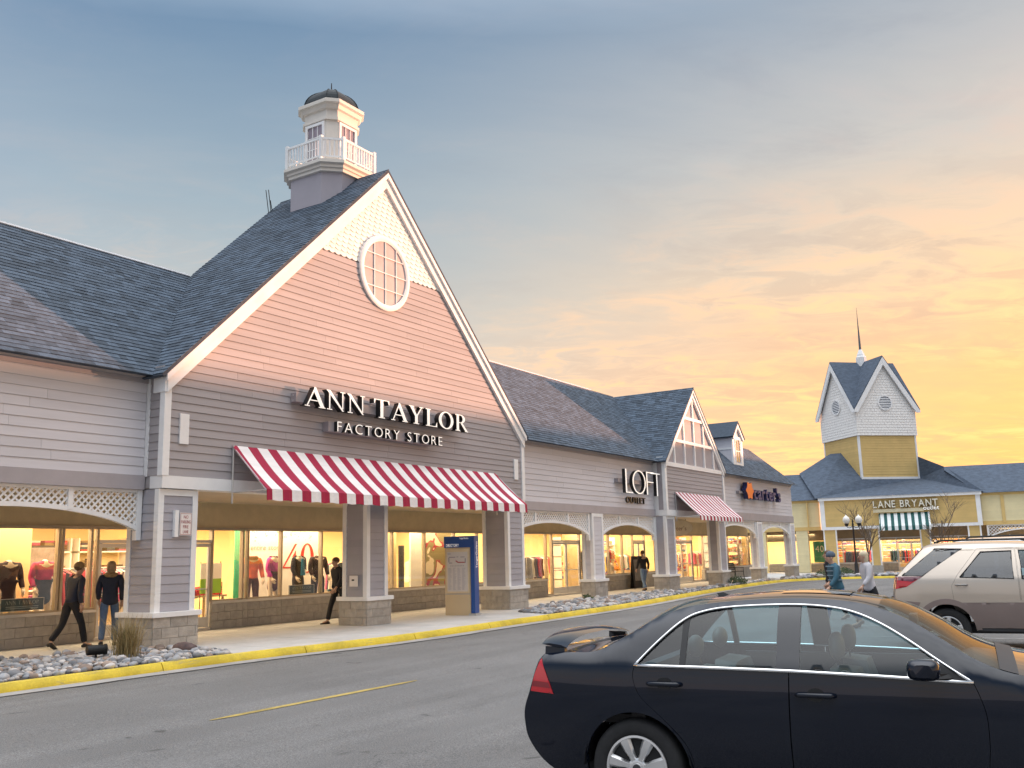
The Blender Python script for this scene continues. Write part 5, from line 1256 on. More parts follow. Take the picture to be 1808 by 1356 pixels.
def pose(stride=.0, lean=.0, bend=.15, arm=.0, hands=None, head_turn=.0):
    """joints of a standing or walking adult, 1.75 m, facing +y"""
    J = {}; J['pelvis'] = Vector((0, 0, .96)); J['waist'] = Vector((0, .02 + lean * .25, 1.10)); J['chest'] = Vector((0, .02 + lean * .6, 1.32)); J['neck'] = Vector((0, .02 + lean * .9, 1.47)); J['head'] = Vector((0, .05 + lean * 1.05, 1.60)); J['top'] = Vector((0, .04 + lean * 1.1, 1.71))
    for s, k in ((-1, 'L'), (1, 'R')):
        a = stride * s; hip = Vector((s * .095, 0, .93)); kn = hip + Vector((s * .01, .43 * sin(a) + (.05 if a > 0 else .02), -.43 * cos(a))); b2 = a - (bend if a < 0 else .05)
        an = kn + Vector((0, .42 * sin(b2), -.42 * cos(b2))); toe = an + Vector((s * .02, .15 * cos(min(0, b2) * .8), -.05 + .13 * sin(min(0, b2) * .9)))
        J['hip' + k], J['knee' + k], J['ank' + k], J['toe' + k] = hip, kn, an, toe
        sh = J['chest'] + Vector((s * .185, 0, .09)); c = -stride * s * .8 + arm; el = sh + Vector((s * .05, .28 * sin(c) - .02, -.28 * cos(c))); c2 = c + .45
        wr = el + Vector((-s * .01, .25 * sin(c2), -.25 * cos(c2)))
        if hands and k in hands: el, wr = Vector(hands[k][0]), Vector(hands[k][1])
        J['sh' + k], J['el' + k], J['wr' + k] = sh, el, wr
    return J
def person(M, lab, J, skin, hair, top, pants, shoe, cat='person', coat=.62, puffy=1.0, hat=None, hairlong=False, hem=.02, head=True, name='person', group=None, scarf=None, skirt=None):
    low = min(J['toeL'].z, J['toeR'].z, J['ankL'].z - .07, J['ankR'].z - .07); Mz = M @ Matrix.Translation((0, 0, -low + .0))
    t = thing(name, lab, cat, M, group)
    C_ = ([], [], []); V, E, R = C_
    p0 = chain(C_, [(J['pelvis'], (.135, .10))]); w = chain(C_, [(J['waist'], (.115, .085)), (J['chest'], (.145, .10))], p0); nk = chain(C_, [(J['neck'] - Vector((0, 0, .03)), .065), (J['neck'] + Vector((0, .01, .04)), .055)], w)
    if head: chain(C_, [(J['head'] - Vector((0, -.015, .055)), (.062, .07)), (J['head'] + Vector((0, 0, .02)), (.076, .092)), (J['top'] - Vector((0, .005, .03)), (.066, .078))], nk)
    for k in 'LR':
        chain(C_, [(J['hip' + k], .085), ((J['hip' + k] + J['knee' + k]) / 2, .075), (J['knee' + k], .055), ((J['knee' + k] * .6 + J['ank' + k] * .4), .052), (J['ank' + k], .036), (J['toe' + k], (.04, .028))], p0)
        chain(C_, [(J['sh' + k], .058), ((J['sh' + k] + J['el' + k]) / 2, .047), (J['el' + k], .038), (J['wr' + k], .026)], w)
    bv, bf = skin_mesh(V, E, R); mb = MB(Mz); mb.add(bv, bf)
    for k in 'LR':
        s = -1 if k == 'L' else 1; wr = J['wr' + k]; d = (wr - J['el' + k]).normalized(); q = Vector((s, 0, 0)); n = d.cross(q).normalized(); q = n.cross(d)
        mb.tube([wr - d * .01, wr + d * .05, wr + d * .09], [.026, .036, .033], 8)
        for i in range(4):
            b2 = wr + d * .085 + n * (i - 1.5) * .018; L = (.06, .075, .07, .055)[i]; mb.tube([b2, b2 + d * L * .5 - q * .008, b2 + d * L - q * .03], [.0095, .009, .007], 5)
        b2 = wr + d * .03 + n * -.03; mb.tube([b2, b2 + d * .035 - n * .03, b2 + d * .07 - n * .03 - q * .02], [.012, .011, .008], 5)
    if head:
        h = J['head']; mb.tube([h + Vector((0, .085, .025)), h + Vector((0, .115, -.02)), h + Vector((0, .09, -.03))], [.008, .014, .006], 6)
        for s in (-1, 1): mb.ell(h + Vector((s * .078, -.005, .0)), (.012, .022, .032), 6, 5)
    body = mb.build('body', skin, t, smooth=True)
    if head:
        h = J['head']
        fm = MB(Mz)
        for s in (-1, 1): fm.ell(h + Vector((s * .031, .086, .022)), (.011, .006, .007), 6, 4)
        fm.build('eyes', M_dark, t); MB(Mz).ell(h + Vector((0, .088, -.052)), (.022, .006, .006), 8, 4).build('mouth', mat('lip tone', (.35, .12, .10), .5), t)
        if hair: 
            hm = MB(Mz); hm.ell(J['top'] + Vector((0, -.022, -.055)), (.090, .108, .085), 12, 8)
            if hairlong: hm.ell(h + Vector((0, -.05, -.02)), (.095, .075, .13), 10, 8)
            hm.build('hair', hair, t, smooth=True)
        if hat: hm = MB(Mz); hm.ell(J['top'] + Vector((0, -.018, -.045)), (.094, .112, .098), 12, 8, lambda p: Vector((p.x, p.y, max(p.z, -.45)))); hm.build('hat', hat, t, smooth=True)
    # trousers
    C_ = ([], [], []); V, E, R = C_; p0 = chain(C_, [(J['pelvis'] + Vector((0, 0, .02)), (.155, .118))]); chain(C_, [(J['waist'] - Vector((0, 0, .03)), (.13, .10))], p0)
    if skirt:
        chain(C_, [(J['pelvis'] - Vector((0, 0, .18)), (.17, .13)), (J['pelvis'] - Vector((0, 0, .40)), (.17, .13))], p0)
    else:
        for k in 'LR': chain(C_, [(J['hip' + k], .104), ((J['hip' + k] + J['knee' + k]) / 2, .088), (J['knee' + k], .070), ((J['knee' + k] + J['ank' + k]) / 2, .068), (J['ank' + k] + Vector((0, -.01, .02)), .062)], p0)
    v, f = skin_mesh(V, E, R); MB(Mz).add(v, f).build('skirt' if skirt else 'trousers', pants, t, smooth=True)
    # jacket or top
    if top:
        C_ = ([], [], []); V, E, R = C_; q = puffy; hemz = .96 - hem
        p0 = chain(C_, [(J['chest'], (.17 * q, .125 * q))]); chain(C_, [(J['waist'], (.145 * q, .115 * q)), (Vector((J['pelvis'].x, J['pelvis'].y, hemz + .06)), (.165 * q, .13 * q)), (Vector((0, 0, hemz - .03)), (.168 * q, .133 * q))], p0); chain(C_, [(J['neck'] - Vector((0, .005, .02)), (.09, .08)), (J['neck'] + Vector((0, 0, .025)), (.072, .068))], p0)
        for k in 'LR': chain(C_, [(J['sh' + k], .078 * q), ((J['sh' + k] + J['el' + k]) / 2, .066 * q), (J['el' + k], .056 * q), (J['wr' + k] * .88 + J['el' + k] * .12, .046 * q)], p0)
        v, f = skin_mesh(V, E, R); MB(Mz).add(v, f).build('jacket', top, t, smooth=True)
    if scarf:
        sc = MB(Mz); n = 14; sc.rings([[J['neck'] + Vector((cos(2 * pi * i / n) * (.100 + .045 * cos(2 * pi * j / 8)), sin(2 * pi * i / n) * (.095 + .045 * cos(2 * pi * j / 8)), -.02 + .05 * sin(2 * pi * j / 8))) for j in range(8)] for i in list(range(n)) + [0]], caps=False); sc.build('scarf', scarf, t, smooth=True)
    if shoe:
        for k in 'LR':
            a, b2 = J['ank' + k], J['toe' + k]; d = (b2 - a); fw = Vector((d.x, d.y, d.z * .6)).normalized(); sh = MB(Mz); sh.tube([a + Vector((0, -.055, -.045)) , a + Vector((0, .0, -.035)), a + fw * .09 + Vector((0, 0, -.045)), b2 + fw * .05 + Vector((0, 0, -.008))], [.036, .047, .044, .026], 8); sh.build('shoe', shoe, t, smooth=True)
    return t
M_skin = mat('skin', (.50, .30, .21), .55, .06, 6); M_jean = mat('blue jeans', (.085, .14, .25), .85, .18, 9, bump=.3, bscale=60); M_blk = mat('black cloth', (.014, .014, .018), .85, .2, 9, bump=.4, bscale=25); M_nav = mat('navy cloth', (.02, .024, .045), .8, .2, 8, bump=.4, bscale=25)
M_blond = mat('ash blond hair', (.32, .22, .12), .6, .2, 20); M_brn = mat('brown hair', (.10, .055, .03), .6, .2, 20); M_whair = mat('pale blond hair', (.62, .52, .36), .6, .15, 20); M_shoe = mat('dark shoe', (.018, .015, .013), .5)
M_pale = mat('pale grey coat', (.55, .54, .57), .8, .12, 6, bump=.4, bscale=20); M_teal = mat('teal puffer', (.03, .115, .17), .6, .2, 5, bump=.5, bscale=18); M_fur = mat('tan fur', (.28, .18, .09), .9, .3, 25, bump=1.0, bscale=40); M_slate = mat('slate knit hat', (.10, .13, .17), .9, .2, 20)
def at(x, y, deg, z=0.0): return frame((x, y, z), radians(deg))
person(at(-.36, 2.18, -84), 'person in dark jacket and trousers walking right past the windows at far left', pose(.30, .10, .35), M_skin, M_brn, M_nav, M_blk, M_shoe, hat=M_fur, group='shoppers')
person(at(.24, 1.80, -40), 'person in black hooded jacket with fur collar and blue jeans left of the big column', pose(.20, .03, .3), M_skin, M_blond, M_nav, M_jean, M_shoe, hem=.10, scarf=M_fur, puffy=1.12, hairlong=True, group='shoppers')
person(at(6.72, 1.45, 80), 'person in black clothes walking left beside the middle column', pose(.30, .08, .35), M_skin, M_brn, M_blk, M_blk, M_shoe, group='shoppers')
person(at(25.75, 1.5, -35), 'person in black jacket and light blue jeans seen from behind by the lattice arch', pose(.24, .02, .3), M_skin, M_brn, M_blk, mat('light jeans', (.16, .24, .38), .85, .2, 9), M_shoe, group='shoppers')
zg = G(10.2, -10.4)
p5 = person(at(10.14, -10.43, 36, zg), 'person in teal striped puffer jacket and knit hat walking left beyond the dark sedan', pose(.36, .08, .4), M_skin, None, M_teal, M_jean, M_shoe, hat=M_slate, puffy=1.12, hem=.06, group='shoppers')
st_ = mat('pale jacket stripe', (.16, .24, .30), .6); mb = MB(at(10.14, -10.43, 36, zg))
for z in (1.04, 1.14, 1.24, 1.34):
    n = 20; c = .045; mb.rings([[Vector(((.195 + dr) * cos(2 * pi * i / n), c + (z - 1.0) * .1 + (.15 + dr) * sin(2 * pi * i / n), z + .02 + dz)) for dr, dz in ((0, -.012), (.006, 0), (0, .012), (-.02, 0))] for i in list(range(n)) + [0]], caps=False)
mb.build('jacket_stripes', st_, p5, kind='stuff')
person(at(10.62, -11.02, 36, zg), 'person with pale hair, light grey coat and black trousers beyond the dark sedan', pose(.34, .06, .4), M_skin, M_whair, M_pale, M_blk, M_shoe, hem=.10, hairlong=True, puffy=1.08, group='shoppers')
person(at(12.77, -9.65, 40, G(12.8, -9.6)), 'person in a dark coat half hidden behind the teal puffer jacket', pose(.2, .03, .3), M_skin, M_brn, M_blk, M_blk, M_shoe, hem=.15, group='shoppers')

# ------------------------------------------------------------------ shop window displays
def cloth(n, c): return mat(n, c, .85, .18, 8, bump=.4, bscale=22)
rp = pose(0, 0, 0); hip_ = {'L': ((-.36, -.08, 1.20), (-.17, .08, 1.08))}
MN = [(-.76, 0, 'headless mannequin in a dark printed dress at the far left window', cloth('dark print', (.05, .025, .03)), cloth('dark print', (.05, .025, .03)), None, None, True, 4.0),
      (.10, 0, 'headless mannequin in a pink v-neck tee behind the left window', cloth('pink tee', (.45, .03, .12)), cloth('denim skirt', (.06, .09, .16)), None, None, True, 4.1),
      (5.93, -15, 'headless mannequin in an orange sweater and brown scarf in the poster window', cloth('orange sweater', (.85, .16, .06)), cloth('brown trousers', (.12, .045, .035)), mat('brown scarf', (.16, .06, .04), .9, .3, 20), None, False, 4.0),
      (6.70, 15, 'headless mannequin in a magenta sweater with hand on hip in the poster window', cloth('magenta sweater', (.55, .04, .32)), cloth('plum skirt', (.10, .03, .05)), None, hip_, True, 4.0),
      (7.66, 10, 'headless mannequin in a black cardigan over teal top with hand on hip', cloth('black cardigan', (.018, .015, .016)), cloth('dark trousers', (.03, .022, .025)), None, hip_, False, 4.0),
      (8.45, -10, 'headless mannequin in a dark brown cardigan right of the teal top', cloth('brown cardigan', (.045, .02, .018)), cloth('dark trousers', (.03, .022, .025)), None, None, False, 4.0),
      (27.40, 0, 'headless mannequin in a red and white jersey and short skirt behind the second arch', cloth('red jersey', (.55, .03, .04)), cloth('cream skirt', (.60, .50, .34)), None, None, True, 4.0),
      (25.0, 10, 'headless mannequin in black beside the glass doors', cloth('black top', (.02, .02, .02)), cloth('dark trousers', (.03, .022, .025)), None, None, False, 4.1)]
for x, a, lab, top, pants, scf, hd, sk, yy in MN:
    fr_ = at(x, yy - .12, 180 + a, .22) @ Matrix.Diagonal((1.22, 1.1, 1.05, 1)); t = person(fr_, lab, pose(0, 0, 0, .05, hd), M_mann, None, top, pants, None, cat='mannequin', head=False, name='mannequin', group='window mannequins', scarf=scf, skirt=sk)
    MB(fr_).lathe([(.26, -.24), (.26, -.02), (.25, 0)], (0, 0, 0), 16).build('riser', M_white_in, t)
t = [o for o in bpy.data.objects if o.get('label', '').startswith('headless mannequin in a black cardigan')][0]; MB(at(7.66, 3.88, 190, .22) @ Matrix.Diagonal((1.22, 1.1, 1.05, 1))).prism([(-.035, .155, 1.40), (.035, .155, 1.40), (.075, .165, .95), (-.075, .165, .95)], (0, -.03, 0)).build('teal_top', cloth('teal top', (.02, .22, .36)), t)
def panel(lab, x0, x1, y, z0, z1, m, name='display_stand', cat='display stand', group='window display stands', t_=.05):
    t = thing(name, lab, cat, ((x0 + x1) / 2, y, z0), group); MB().box(x0, x1, y, y + t_, z0, z1).build('board', m, t)
    for x in (x0 + .1, x1 - .1): MB().box(x - .03, x + .03, y, y + .04, .04, z0 + .002).build('leg', M_alul, t)
    return t
M_green = mat('green display stand', (.05, .38, .20), .6); M_redp = mat('poster red', (.62, .04, .02), .5); M_pgrey = mat('poster grey', (.42, .36, .30), .5)
panel('wide cream display stand filling the far left window', -6, .22, 4.7, .12, 2.6, M_wall_in)
panel('narrow green display stand left of the white sale poster', 6.10, 6.48, 4.72, .12, 2.6, M_green)
po = panel('white sale poster reading entire store and 40 in red', 6.52, 9.25, 4.64, .12, 2.62, M_white_in, 'sale_poster', 'poster')
lettering(None, po, 'entire store', 6.58, 7.75, 1.95, .155, 4.628, 4.632, M_pgrey, M_pgrey, gap=.10, join=True, name='poster_text')
bar = [(0, [(7.86, 1.46), (8.36, 2.12), (8.27, 2.12), (7.80, 1.46)]), (1, [(8.18, 1.20), (8.30, 1.20), (8.32, 1.95), (8.18, 1.75)]), (2, [(7.80, 1.46), (8.44, 1.46), (8.44, 1.42), (7.80, 1.42)])]
pm = MB()
for k, pg in bar: pm.add([(a, 4.63 - .001 * k, b) for a, b in ccw(pg)], [(0, 1, 2, 3)])
for k in range(24):
    a, b = 2 * pi * k / 24, 2 * pi * (k + 1) / 24; o_ = lambda q: (8.78 + .28 * cos(q), 1.70 + .44 * sin(q)); i_ = lambda q: (8.78 + .15 * cos(q), 1.70 + .40 * sin(q))
    pm.add([(x, 4.627, z) for x, z in ccw([o_(a), o_(b), i_(b), i_(a)])], [(0, 1, 2, 3)])
pm.build('poster_numerals', M_redp, po, kind='stuff')
pc_ = MB(); rr = random.Random(9)
for i in range(70): x, z, s = rr.uniform(6.6, 9.2), 2.58 - abs(rr.gauss(0, .22)), rr.uniform(.008, .02); pc_.add([(x - s, 4.632, z - s), (x + s, 4.632, z - s), (x + s, 4.632, z + s), (x - s, 4.632, z + s)], [(0, 1, 2, 3)])
pc_.build('poster_confetti', M_pgrey, po, kind='stuff')
panel('cream display stand right of the middle column', 11.1, 12.55, 4.3, .12, 2.6, M_wall_in); panel('narrow black display stand between two cream panels', 12.95, 13.2, 4.5, .12, 2.05, M_dark); panel('cream display stand beside the collage poster', 13.3, 13.9, 4.3, .12, 2.6, M_white_in)
def collage():
    m = bpy.data.materials.new('collage poster'); m.use_nodes = True; b = NB(m.node_tree); P = m.node_tree.nodes['Principled BSDF']; v = b.node('ShaderNodeTexCoord').outputs['Object']
    f = b.noise(v, 1.3, 2, .5, .6); b.put(P.inputs['Base Color'], b.ramp(f, [(0, (.85, .72, .5)), (.40, (.85, .72, .5)), (.43, (.40, .03, .05)), (.47, (.50, .06, .08)), (.48, (.28, .23, .10)), (.60, (.33, .28, .13)), (.62, (.82, .70, .5)), (1, (.05, .04, .03))], 'CONSTANT')); P.inputs['Roughness'].default_value = .6; return m
panel('collage poster of red and olive shapes behind the directory board', 14.0, 15.6, 4.2, .12, 2.6, collage(), 'poster', 'poster')
t = thing('easel_sign', 'lime and white easel poster just inside the door right of the big column', 'sign', (4.85, 4.2, .05)); MB().box(4.52, 5.2, 4.2, 4.22, .85, 1.22).build('lime_half', mat('lime print', (.30, .58, .03), .5), t); MB().box(4.52, 5.2, 4.2, 4.22, 1.222, 1.62).build('white_half', M_white_in, t)
for x in (4.54, 5.18): MB().tube([(x, 4.23, .04), (x, 4.23, 1.66)], .012, 5).build('easel_leg', M_dark, t)
M_pq = mat('slate teal plaque', (.045, .085, .105), .4)
for x0, x1, z0, lab in ((-1.12, -.18, .74, 'slate window plaque lettered ANN TAYLOR in the far left window'), (6.90, 7.86, .71, 'slate window plaque lettered ANN TAYLOR under the black cardigan mannequin')):
    t = thing('window_plaque', lab, 'plaque', ((x0 + x1) / 2, 3.46, z0), 'window plaques'); MB().box(x0, x1, 3.44, 3.46, z0, z0 + .26).build('plate', M_pq, t); fr_ = MB()
    for a, b, c, d in ((x0, x1, z0, z0 + .012), (x0, x1, z0 + .248, z0 + .26), (x0, x0 + .012, z0 + .012, z0 + .248), (x1 - .012, x1, z0 + .012, z0 + .248)): fr_.box(a, b, 3.434, 3.44, c, d)
    fr_.build('plate_edge', M_alul, t); M_pl = mat('plaque print', (.30, .36, .36), .5)
    serif_sign(None, t, 'ANN TAYLOR', x0 + .10, x1 - .10, z0 + .135, .08, 3.437, 3.4385, M_pl, M_pl, gap=.10, space=.36)
    for z in (.05, .085): MB().box(x0 + .12, x1 - .12, 3.437, 3.4395, z0 + z, z0 + z + .015).build('small_print', M_pl, t)
# racks, shelves and tables inside
def mixmat(name, cols):
    m = bpy.data.materials.new(name); m.use_nodes = True; b = NB(m.node_tree); P = m.node_tree.nodes['Principled BSDF']
    r = b.m('FRACT', b.m('ADD', b.node('ShaderNodeObjectInfo').outputs['Random'], b.node('ShaderNodeNewGeometry').outputs['Random Per Island']))
    b.put(P.inputs['Base Color'], b.ramp(r, [(i / len(cols), c) for i, c in enumerate(cols)], 'CONSTANT')); P.inputs['Roughness'].default_value = .85; return m
M_gar = mixmat('mixed garments', [(.02, .02, .022), (.45, .04, .05), (.03, .04, .09), (.60, .54, .46), (.12, .05, .03), (.38, .07, .15), (.10, .10, .11), (.70, .66, .6), (.03, .08, .10), (.25, .18, .09)])
M_kid = mixmat('bright garments', [(.65, .05, .05), (.75, .70, .62), (.75, .25, .05), (.05, .10, .30), (.60, .10, .20), (.75, .55, .15), (.80, .75, .70), (.08, .25, .12)])
def garment_mb(rnd):
    mb = MB(); w = rnd.uniform(.20, .26); h = rnd.uniform(.62, .95); d = .03
    mb.rings([[(d * .5, -.06, 1.50), (-d * .5, -.06, 1.50), (-d * .5, .06, 1.50), (d * .5, .06, 1.50)], [(d, -w * .9, 1.42), (-d, -w * .9, 1.42), (-d, w * .9, 1.42), (d, w * .9, 1.42)], [(d, -w * .8, 1.2), (-d, -w * .8, 1.2), (-d, w * .8, 1.2), (d, w * .8, 1.2)], [(d * 1.2, -w, 1.5 - h), (-d * 1.2, -w, 1.5 - h), (-d * 1.2, w, 1.5 - h), (d * 1.2, w, 1.5 - h)]]); return mb
rg_ = random.Random(21); GM = {}
for mk, mm in (('a', M_gar), ('b', M_kid)):
    GM[mk] = []
    for i in range(4): o = garment_mb(rg_).build('garment', mm); GM[mk].append(o.data); bpy.data.objects.remove(o)
def rack(F, x, y, rz, lab, kind='a', n=12):
    M = (F if F is not None else Matrix.Identity(4)) @ Matrix.Translation((x, y, .04)) @ Matrix.Rotation(radians(rz), 4, 'Z'); t = thing('clothing_rack', lab, 'clothing rack', M, 'clothing racks in the shops')
    fr_ = MB(M); fr_.tube([(-.75, 0, 0), (-.75, 0, 1.54), (.75, 0, 1.54), (.75, 0, 0)], .014, 6); fr_.tube([(-.75, -.25, .02), (-.75, .25, .02)], .014, 6); fr_.tube([(.75, -.25, .02), (.75, .25, .02)], .014, 6); fr_.build('rack_frame', M_alul, t)
    for i in range(n):
        g_ = bpy.data.objects.new('garment', rg_.choice(GM[kind])); COL.objects.link(g_); g_.parent = t; g_.location = (-.68 + 1.36 * i / (n - 1), 0, 0); g_.rotation_euler = (0, 0, rg_.uniform(-.25, .25)); WM[g_.name] = M
def shelf(F, x, y, lab, kind=M_gar, w=1.6, n=3):
    M = (F if F is not None else Matrix.Identity(4)) @ Matrix.Translation((x, y, 0)); t = thing('wall_shelf', lab, 'shelf', M, 'wall shelves in the shops')
    for z in (.5, 1.0, 1.5, 2.0): MB(M).box(-w / 2, w / 2, -.2, .2, z, z + .04).build('shelf_board', M_white_in, t)
    for x_ in (-w / 2, w / 2 - .04): MB(M).box(x_, x_ + .04, -.2, .2, .04, 2.4).build('shelf_side', M_white_in, t)
    pl_ = MB(M)
    for z in (.54, 1.04, 1.54, 2.04):
        xx = -w / 2 + .1
        while xx < w / 2 - .3:
            for j in range(rg_.randint(2, 5)): pl_.box(xx, xx + .26, -.17, .15, z + j * .06, z + j * .06 + .052)
            xx += rg_.uniform(.3, .42)
    pl_.build('folded_clothes', kind, t, kind='stuff')
def table(F, x, y, lab, kind=M_gar):
    M = (F if F is not None else Matrix.Identity(4)) @ Matrix.Translation((x, y, .04)); t = thing('display_table', lab, 'table', M, 'display tables in the shops')
    MB(M).box(-.8, .8, -.45, .45, .70, .75).build('table_top', M_floor_in, t)
    for a in (-.75, .70):
        for b in (-.4, .35): MB(M).box(a, a + .05, b, b + .05, 0, .70).build('leg', M_floor_in, t)
    pl_ = MB(M)
    for i in range(5):
        for j in range(2):
            for k in range(rg_.randint(2, 6)): pl_.box(-.74 + i * .3, -.50 + i * .3, -.38 + j * .4, -.06 + j * .4, .752 + k * .055, .80 + k * .055)
    pl_.build('folded_clothes', kind, t, kind='stuff')
M_redc = mixmat('red piles', [(.55, .02, .03), (.40, .02, .03), (.60, .05, .04), (.05, .04, .05)])
for i, (x, y, rz, w_) in enumerate(((3.1, 5.3, 20, 'left of the big column, nearest'), (2.6, 6.6, 0, 'behind the left shop door'), (4.6, 6.8, 0, 'behind the lime easel poster'), (9.9, 4.7, 70, 'behind the middle column'), (16.6, 6.4, 0, 'far right inside the big gable shop'), (11, 7.4, 0, 'deep behind the cream panels'))): rack(None, x, y, rz, 'clothing rack ' + w_)
for x, w_ in ((.9, 'deep inside the left windows'), (2.9, 'deep behind the left shop door'), (4.7, 'on the back wall behind the easel poster'), (16, 'on the back wall behind the directory board')): shelf(None, x, 8.75, 'white wall shelf of folded clothes ' + w_)
for i, (x, y, rz, w_) in enumerate(((-.9, 5.6, 10, 'behind the dark dress mannequin'), (1.15, 4.75, 35, 'behind the pink tee mannequin'), (2.0, 4.7, 30, 'just inside the left shop door'))): rack(None, x, y, rz, 'clothing rack ' + w_)
for x, z, w_, m_ in ((.7, 1.75, 'left', M_redp), (1.6, 1.85, 'right', M_gar)):
    t = thing('framed_picture', 'framed fashion picture on the shop wall seen through the far left windows, ' + w_ + ' one', 'picture', (x, 6.5, z)); MB().box(x - .36, x + .36, 6.5, 6.53, z - .3, z + .3).build('picture_frame', M_dark, t); MB().box(x - .31, x + .31, 6.492, 6.5, z - .25, z + .25).build('picture_print', mat('brown photo print ' + w_, (.34, .20, .12) if w_ == 'left' else (.18, .14, .12), .5, .5, 4), t)
    for dx in (-.3, .3): MB().tube([(x + dx, 6.515, z + .3), (x + dx, 6.515, 2.95)], .006, 4).build('hanging_wire', M_dark, t)
table(None, .75, 4.75, 'display table of folded clothes in the left window'); table(None, 4.9, 5.0, 'display table of red folded clothes behind the easel poster', M_redc); table(None, 3.6, 4.6, 'display table of red clothes just inside the door', M_redc)
for i, (x, y, rz, w_) in enumerate(((21.3, 4.35, 12, 'left behind the first lattice arch'), (22.6, 5.3, 0, 'left of the silver double doors'), (28.4, 4.7, 15, 'behind the red jersey mannequin'), (30.3, 4.8, 0, 'by the right door of the lattice wing'), (24.6, 6.0, 0, 'deep right of the silver double doors'))): rack(None, x, y, rz, 'clothing rack ' + w_, 'a' if i < 2 else 'b')
panel('cream display screen behind the silver double doors', 24.7, 27.5, 4.8, .12, 2.6, M_wall_in)
for x, w_ in ((18.9, 'behind the first lattice arch'), (26.3, 'left behind the red jersey mannequin'), (30.2, 'right of the black sandwich board')): shelf(None, x, 5.6, 'white wall shelf of folded clothes ' + w_, M_kid)
for i, (x, y, rz) in enumerate(((34, 4.8, 0), (36.8, 4.6, 10), (39.4, 4.5, 0), (41.2, 4.4, 0), (43.2, 4.6, 0))): rack(None, x, y, rz, 'rack of bright small clothes, number %s from the left in the end wing' % ('one', 'two', 'three', 'four', 'five')[i], 'b', 14)
for x, w_ in ((34.6, 'in the end wing behind its doors'), (38.2, 'left of the middle of the end wing'), (40.6, 'right of the middle of the end wing'), (43.6, 'at the right end of the end wing')): shelf(None, x, 5.3 if x < 39 else 3.88, 'shelf of bright folded clothes ' + w_, M_kid, 2.7)
table(None, 42.0, 5.4, 'dark table of clothes behind the right windows of the end wing', M_gar)
for i, (x, y, w_) in enumerate(((1.8, 3.6, 'left window of the ochre storefront'), (3.0, 4.2, 'second window of the ochre storefront'), (5.2, 4.4, 'left door of the ochre storefront'), (6.7, 4.0, 'right door of the ochre storefront'), (8.4, 4.2, 'right window of the ochre storefront'))): rack(FB, x, y, 10 * i - 20, 'clothing rack inside the ' + w_, 'b' if i % 2 else 'a')
for x, w_ in ((2, 'left'), (5.3, 'middle'), (8.6, 'right')): shelf(FB, x, 5.0, 'wall shelf of folded clothes deep in the %s of the ochre storefront' % w_, M_kid, 2.9)
p_ = thing('window_poster', 'green poster with pale numerals in the pale yellow wall window', 'poster', FB @ Matrix.Translation((-.55, 3.1, .7))); MB(FB).box(-1.0, -.1, 3.06, 3.09, .75, 2.35).build('poster_sheet', mat('green poster', (.03, .30, .14), .5), p_); lettering(FB, p_, '40', -.85, -.25, 1.55, .5, 3.052, 3.056, M_white_in, M_white_in, join=True, name='numerals')
# ------------------------------------------------------------------ cars
def car_paint(name, col, metal, rough, coat=1.0):
    m = mat(name, col, rough, .03, 1, metal=metal, coat=coat); return m
M_cglass = glass('car glass', (.56, .72, .76), .05); M_cglassd = glass('privacy glass', (.10, .12, .15), .10)
M_chrome = mat('chrome', (.80, .80, .80), .10, .02, 1, metal=1.0); M_rub = mat('tyre rubber', (.018, .018, .019), .85, .2, 12, bump=.3, bscale=60); M_alloy = mat('alloy wheel', (.70, .70, .70), .34, .04, 3, metal=.85)
M_tail = mat('red tail lamp', (.55, .01, .02), .15, .08, 3, coat=1.0); M_lampw = mat('clear lamp', (.55, .56, .58), .1, .1, 3, coat=1.0); M_leather = mat('grey beige leather', (.15, .13, .11), .55, .08, 4); M_cabin = mat('dark cabin trim', (.035, .035, .038), .7, .1, 3)
def interp(pts, x):
    if x <= pts[0][0]: return pts[0][1]
    for a, b in zip(pts[:-1], pts[1:]):
        if x <= b[0]: return a[1] + (b[1] - a[1]) * (x - a[0]) / (b[0] - a[0])
    return pts[-1][1]
def spl(P, n=8):
    out = []
    for i in range(len(P) - 1):
        p0 = P[max(i - 1, 0)]; p1 = P[i]; p2 = P[i + 1]; p3 = P[min(i + 2, len(P) - 1)]
        for k in range(n):
            t = k / n; out.append(tuple(.5 * (2 * p1[a] + (p2[a] - p0[a]) * t + (2 * p0[a] - 5 * p1[a] + 4 * p2[a] - p3[a]) * t * t + (3 * p1[a] - p0[a] - 3 * p2[a] + p3[a]) * t ** 3) for a in (0, 1)))
    return out + [P[-1]]
def dens(P, step, closed=True):
    out = []; n = len(P)
    for i in range(n if closed else n - 1):
        p, q = P[i], P[(i + 1) % n]; k = max(1, int(hypot(q[0] - p[0], q[1] - p[1]) / step))
        for j in range(k): out.append((p[0] + (q[0] - p[0]) * j / k, p[1] + (q[1] - p[1]) * j / k))
    if not closed: out.append(P[-1])
    return out
def dedupe(P, e=.004):
    out = []
    for p in P:
        if not out or hypot(p[0] - out[-1][0], p[1] - out[-1][1]) > e: out.append(p)
    if hypot(out[0][0] - out[-1][0], out[0][1] - out[-1][1]) < e: out.pop()
    return out
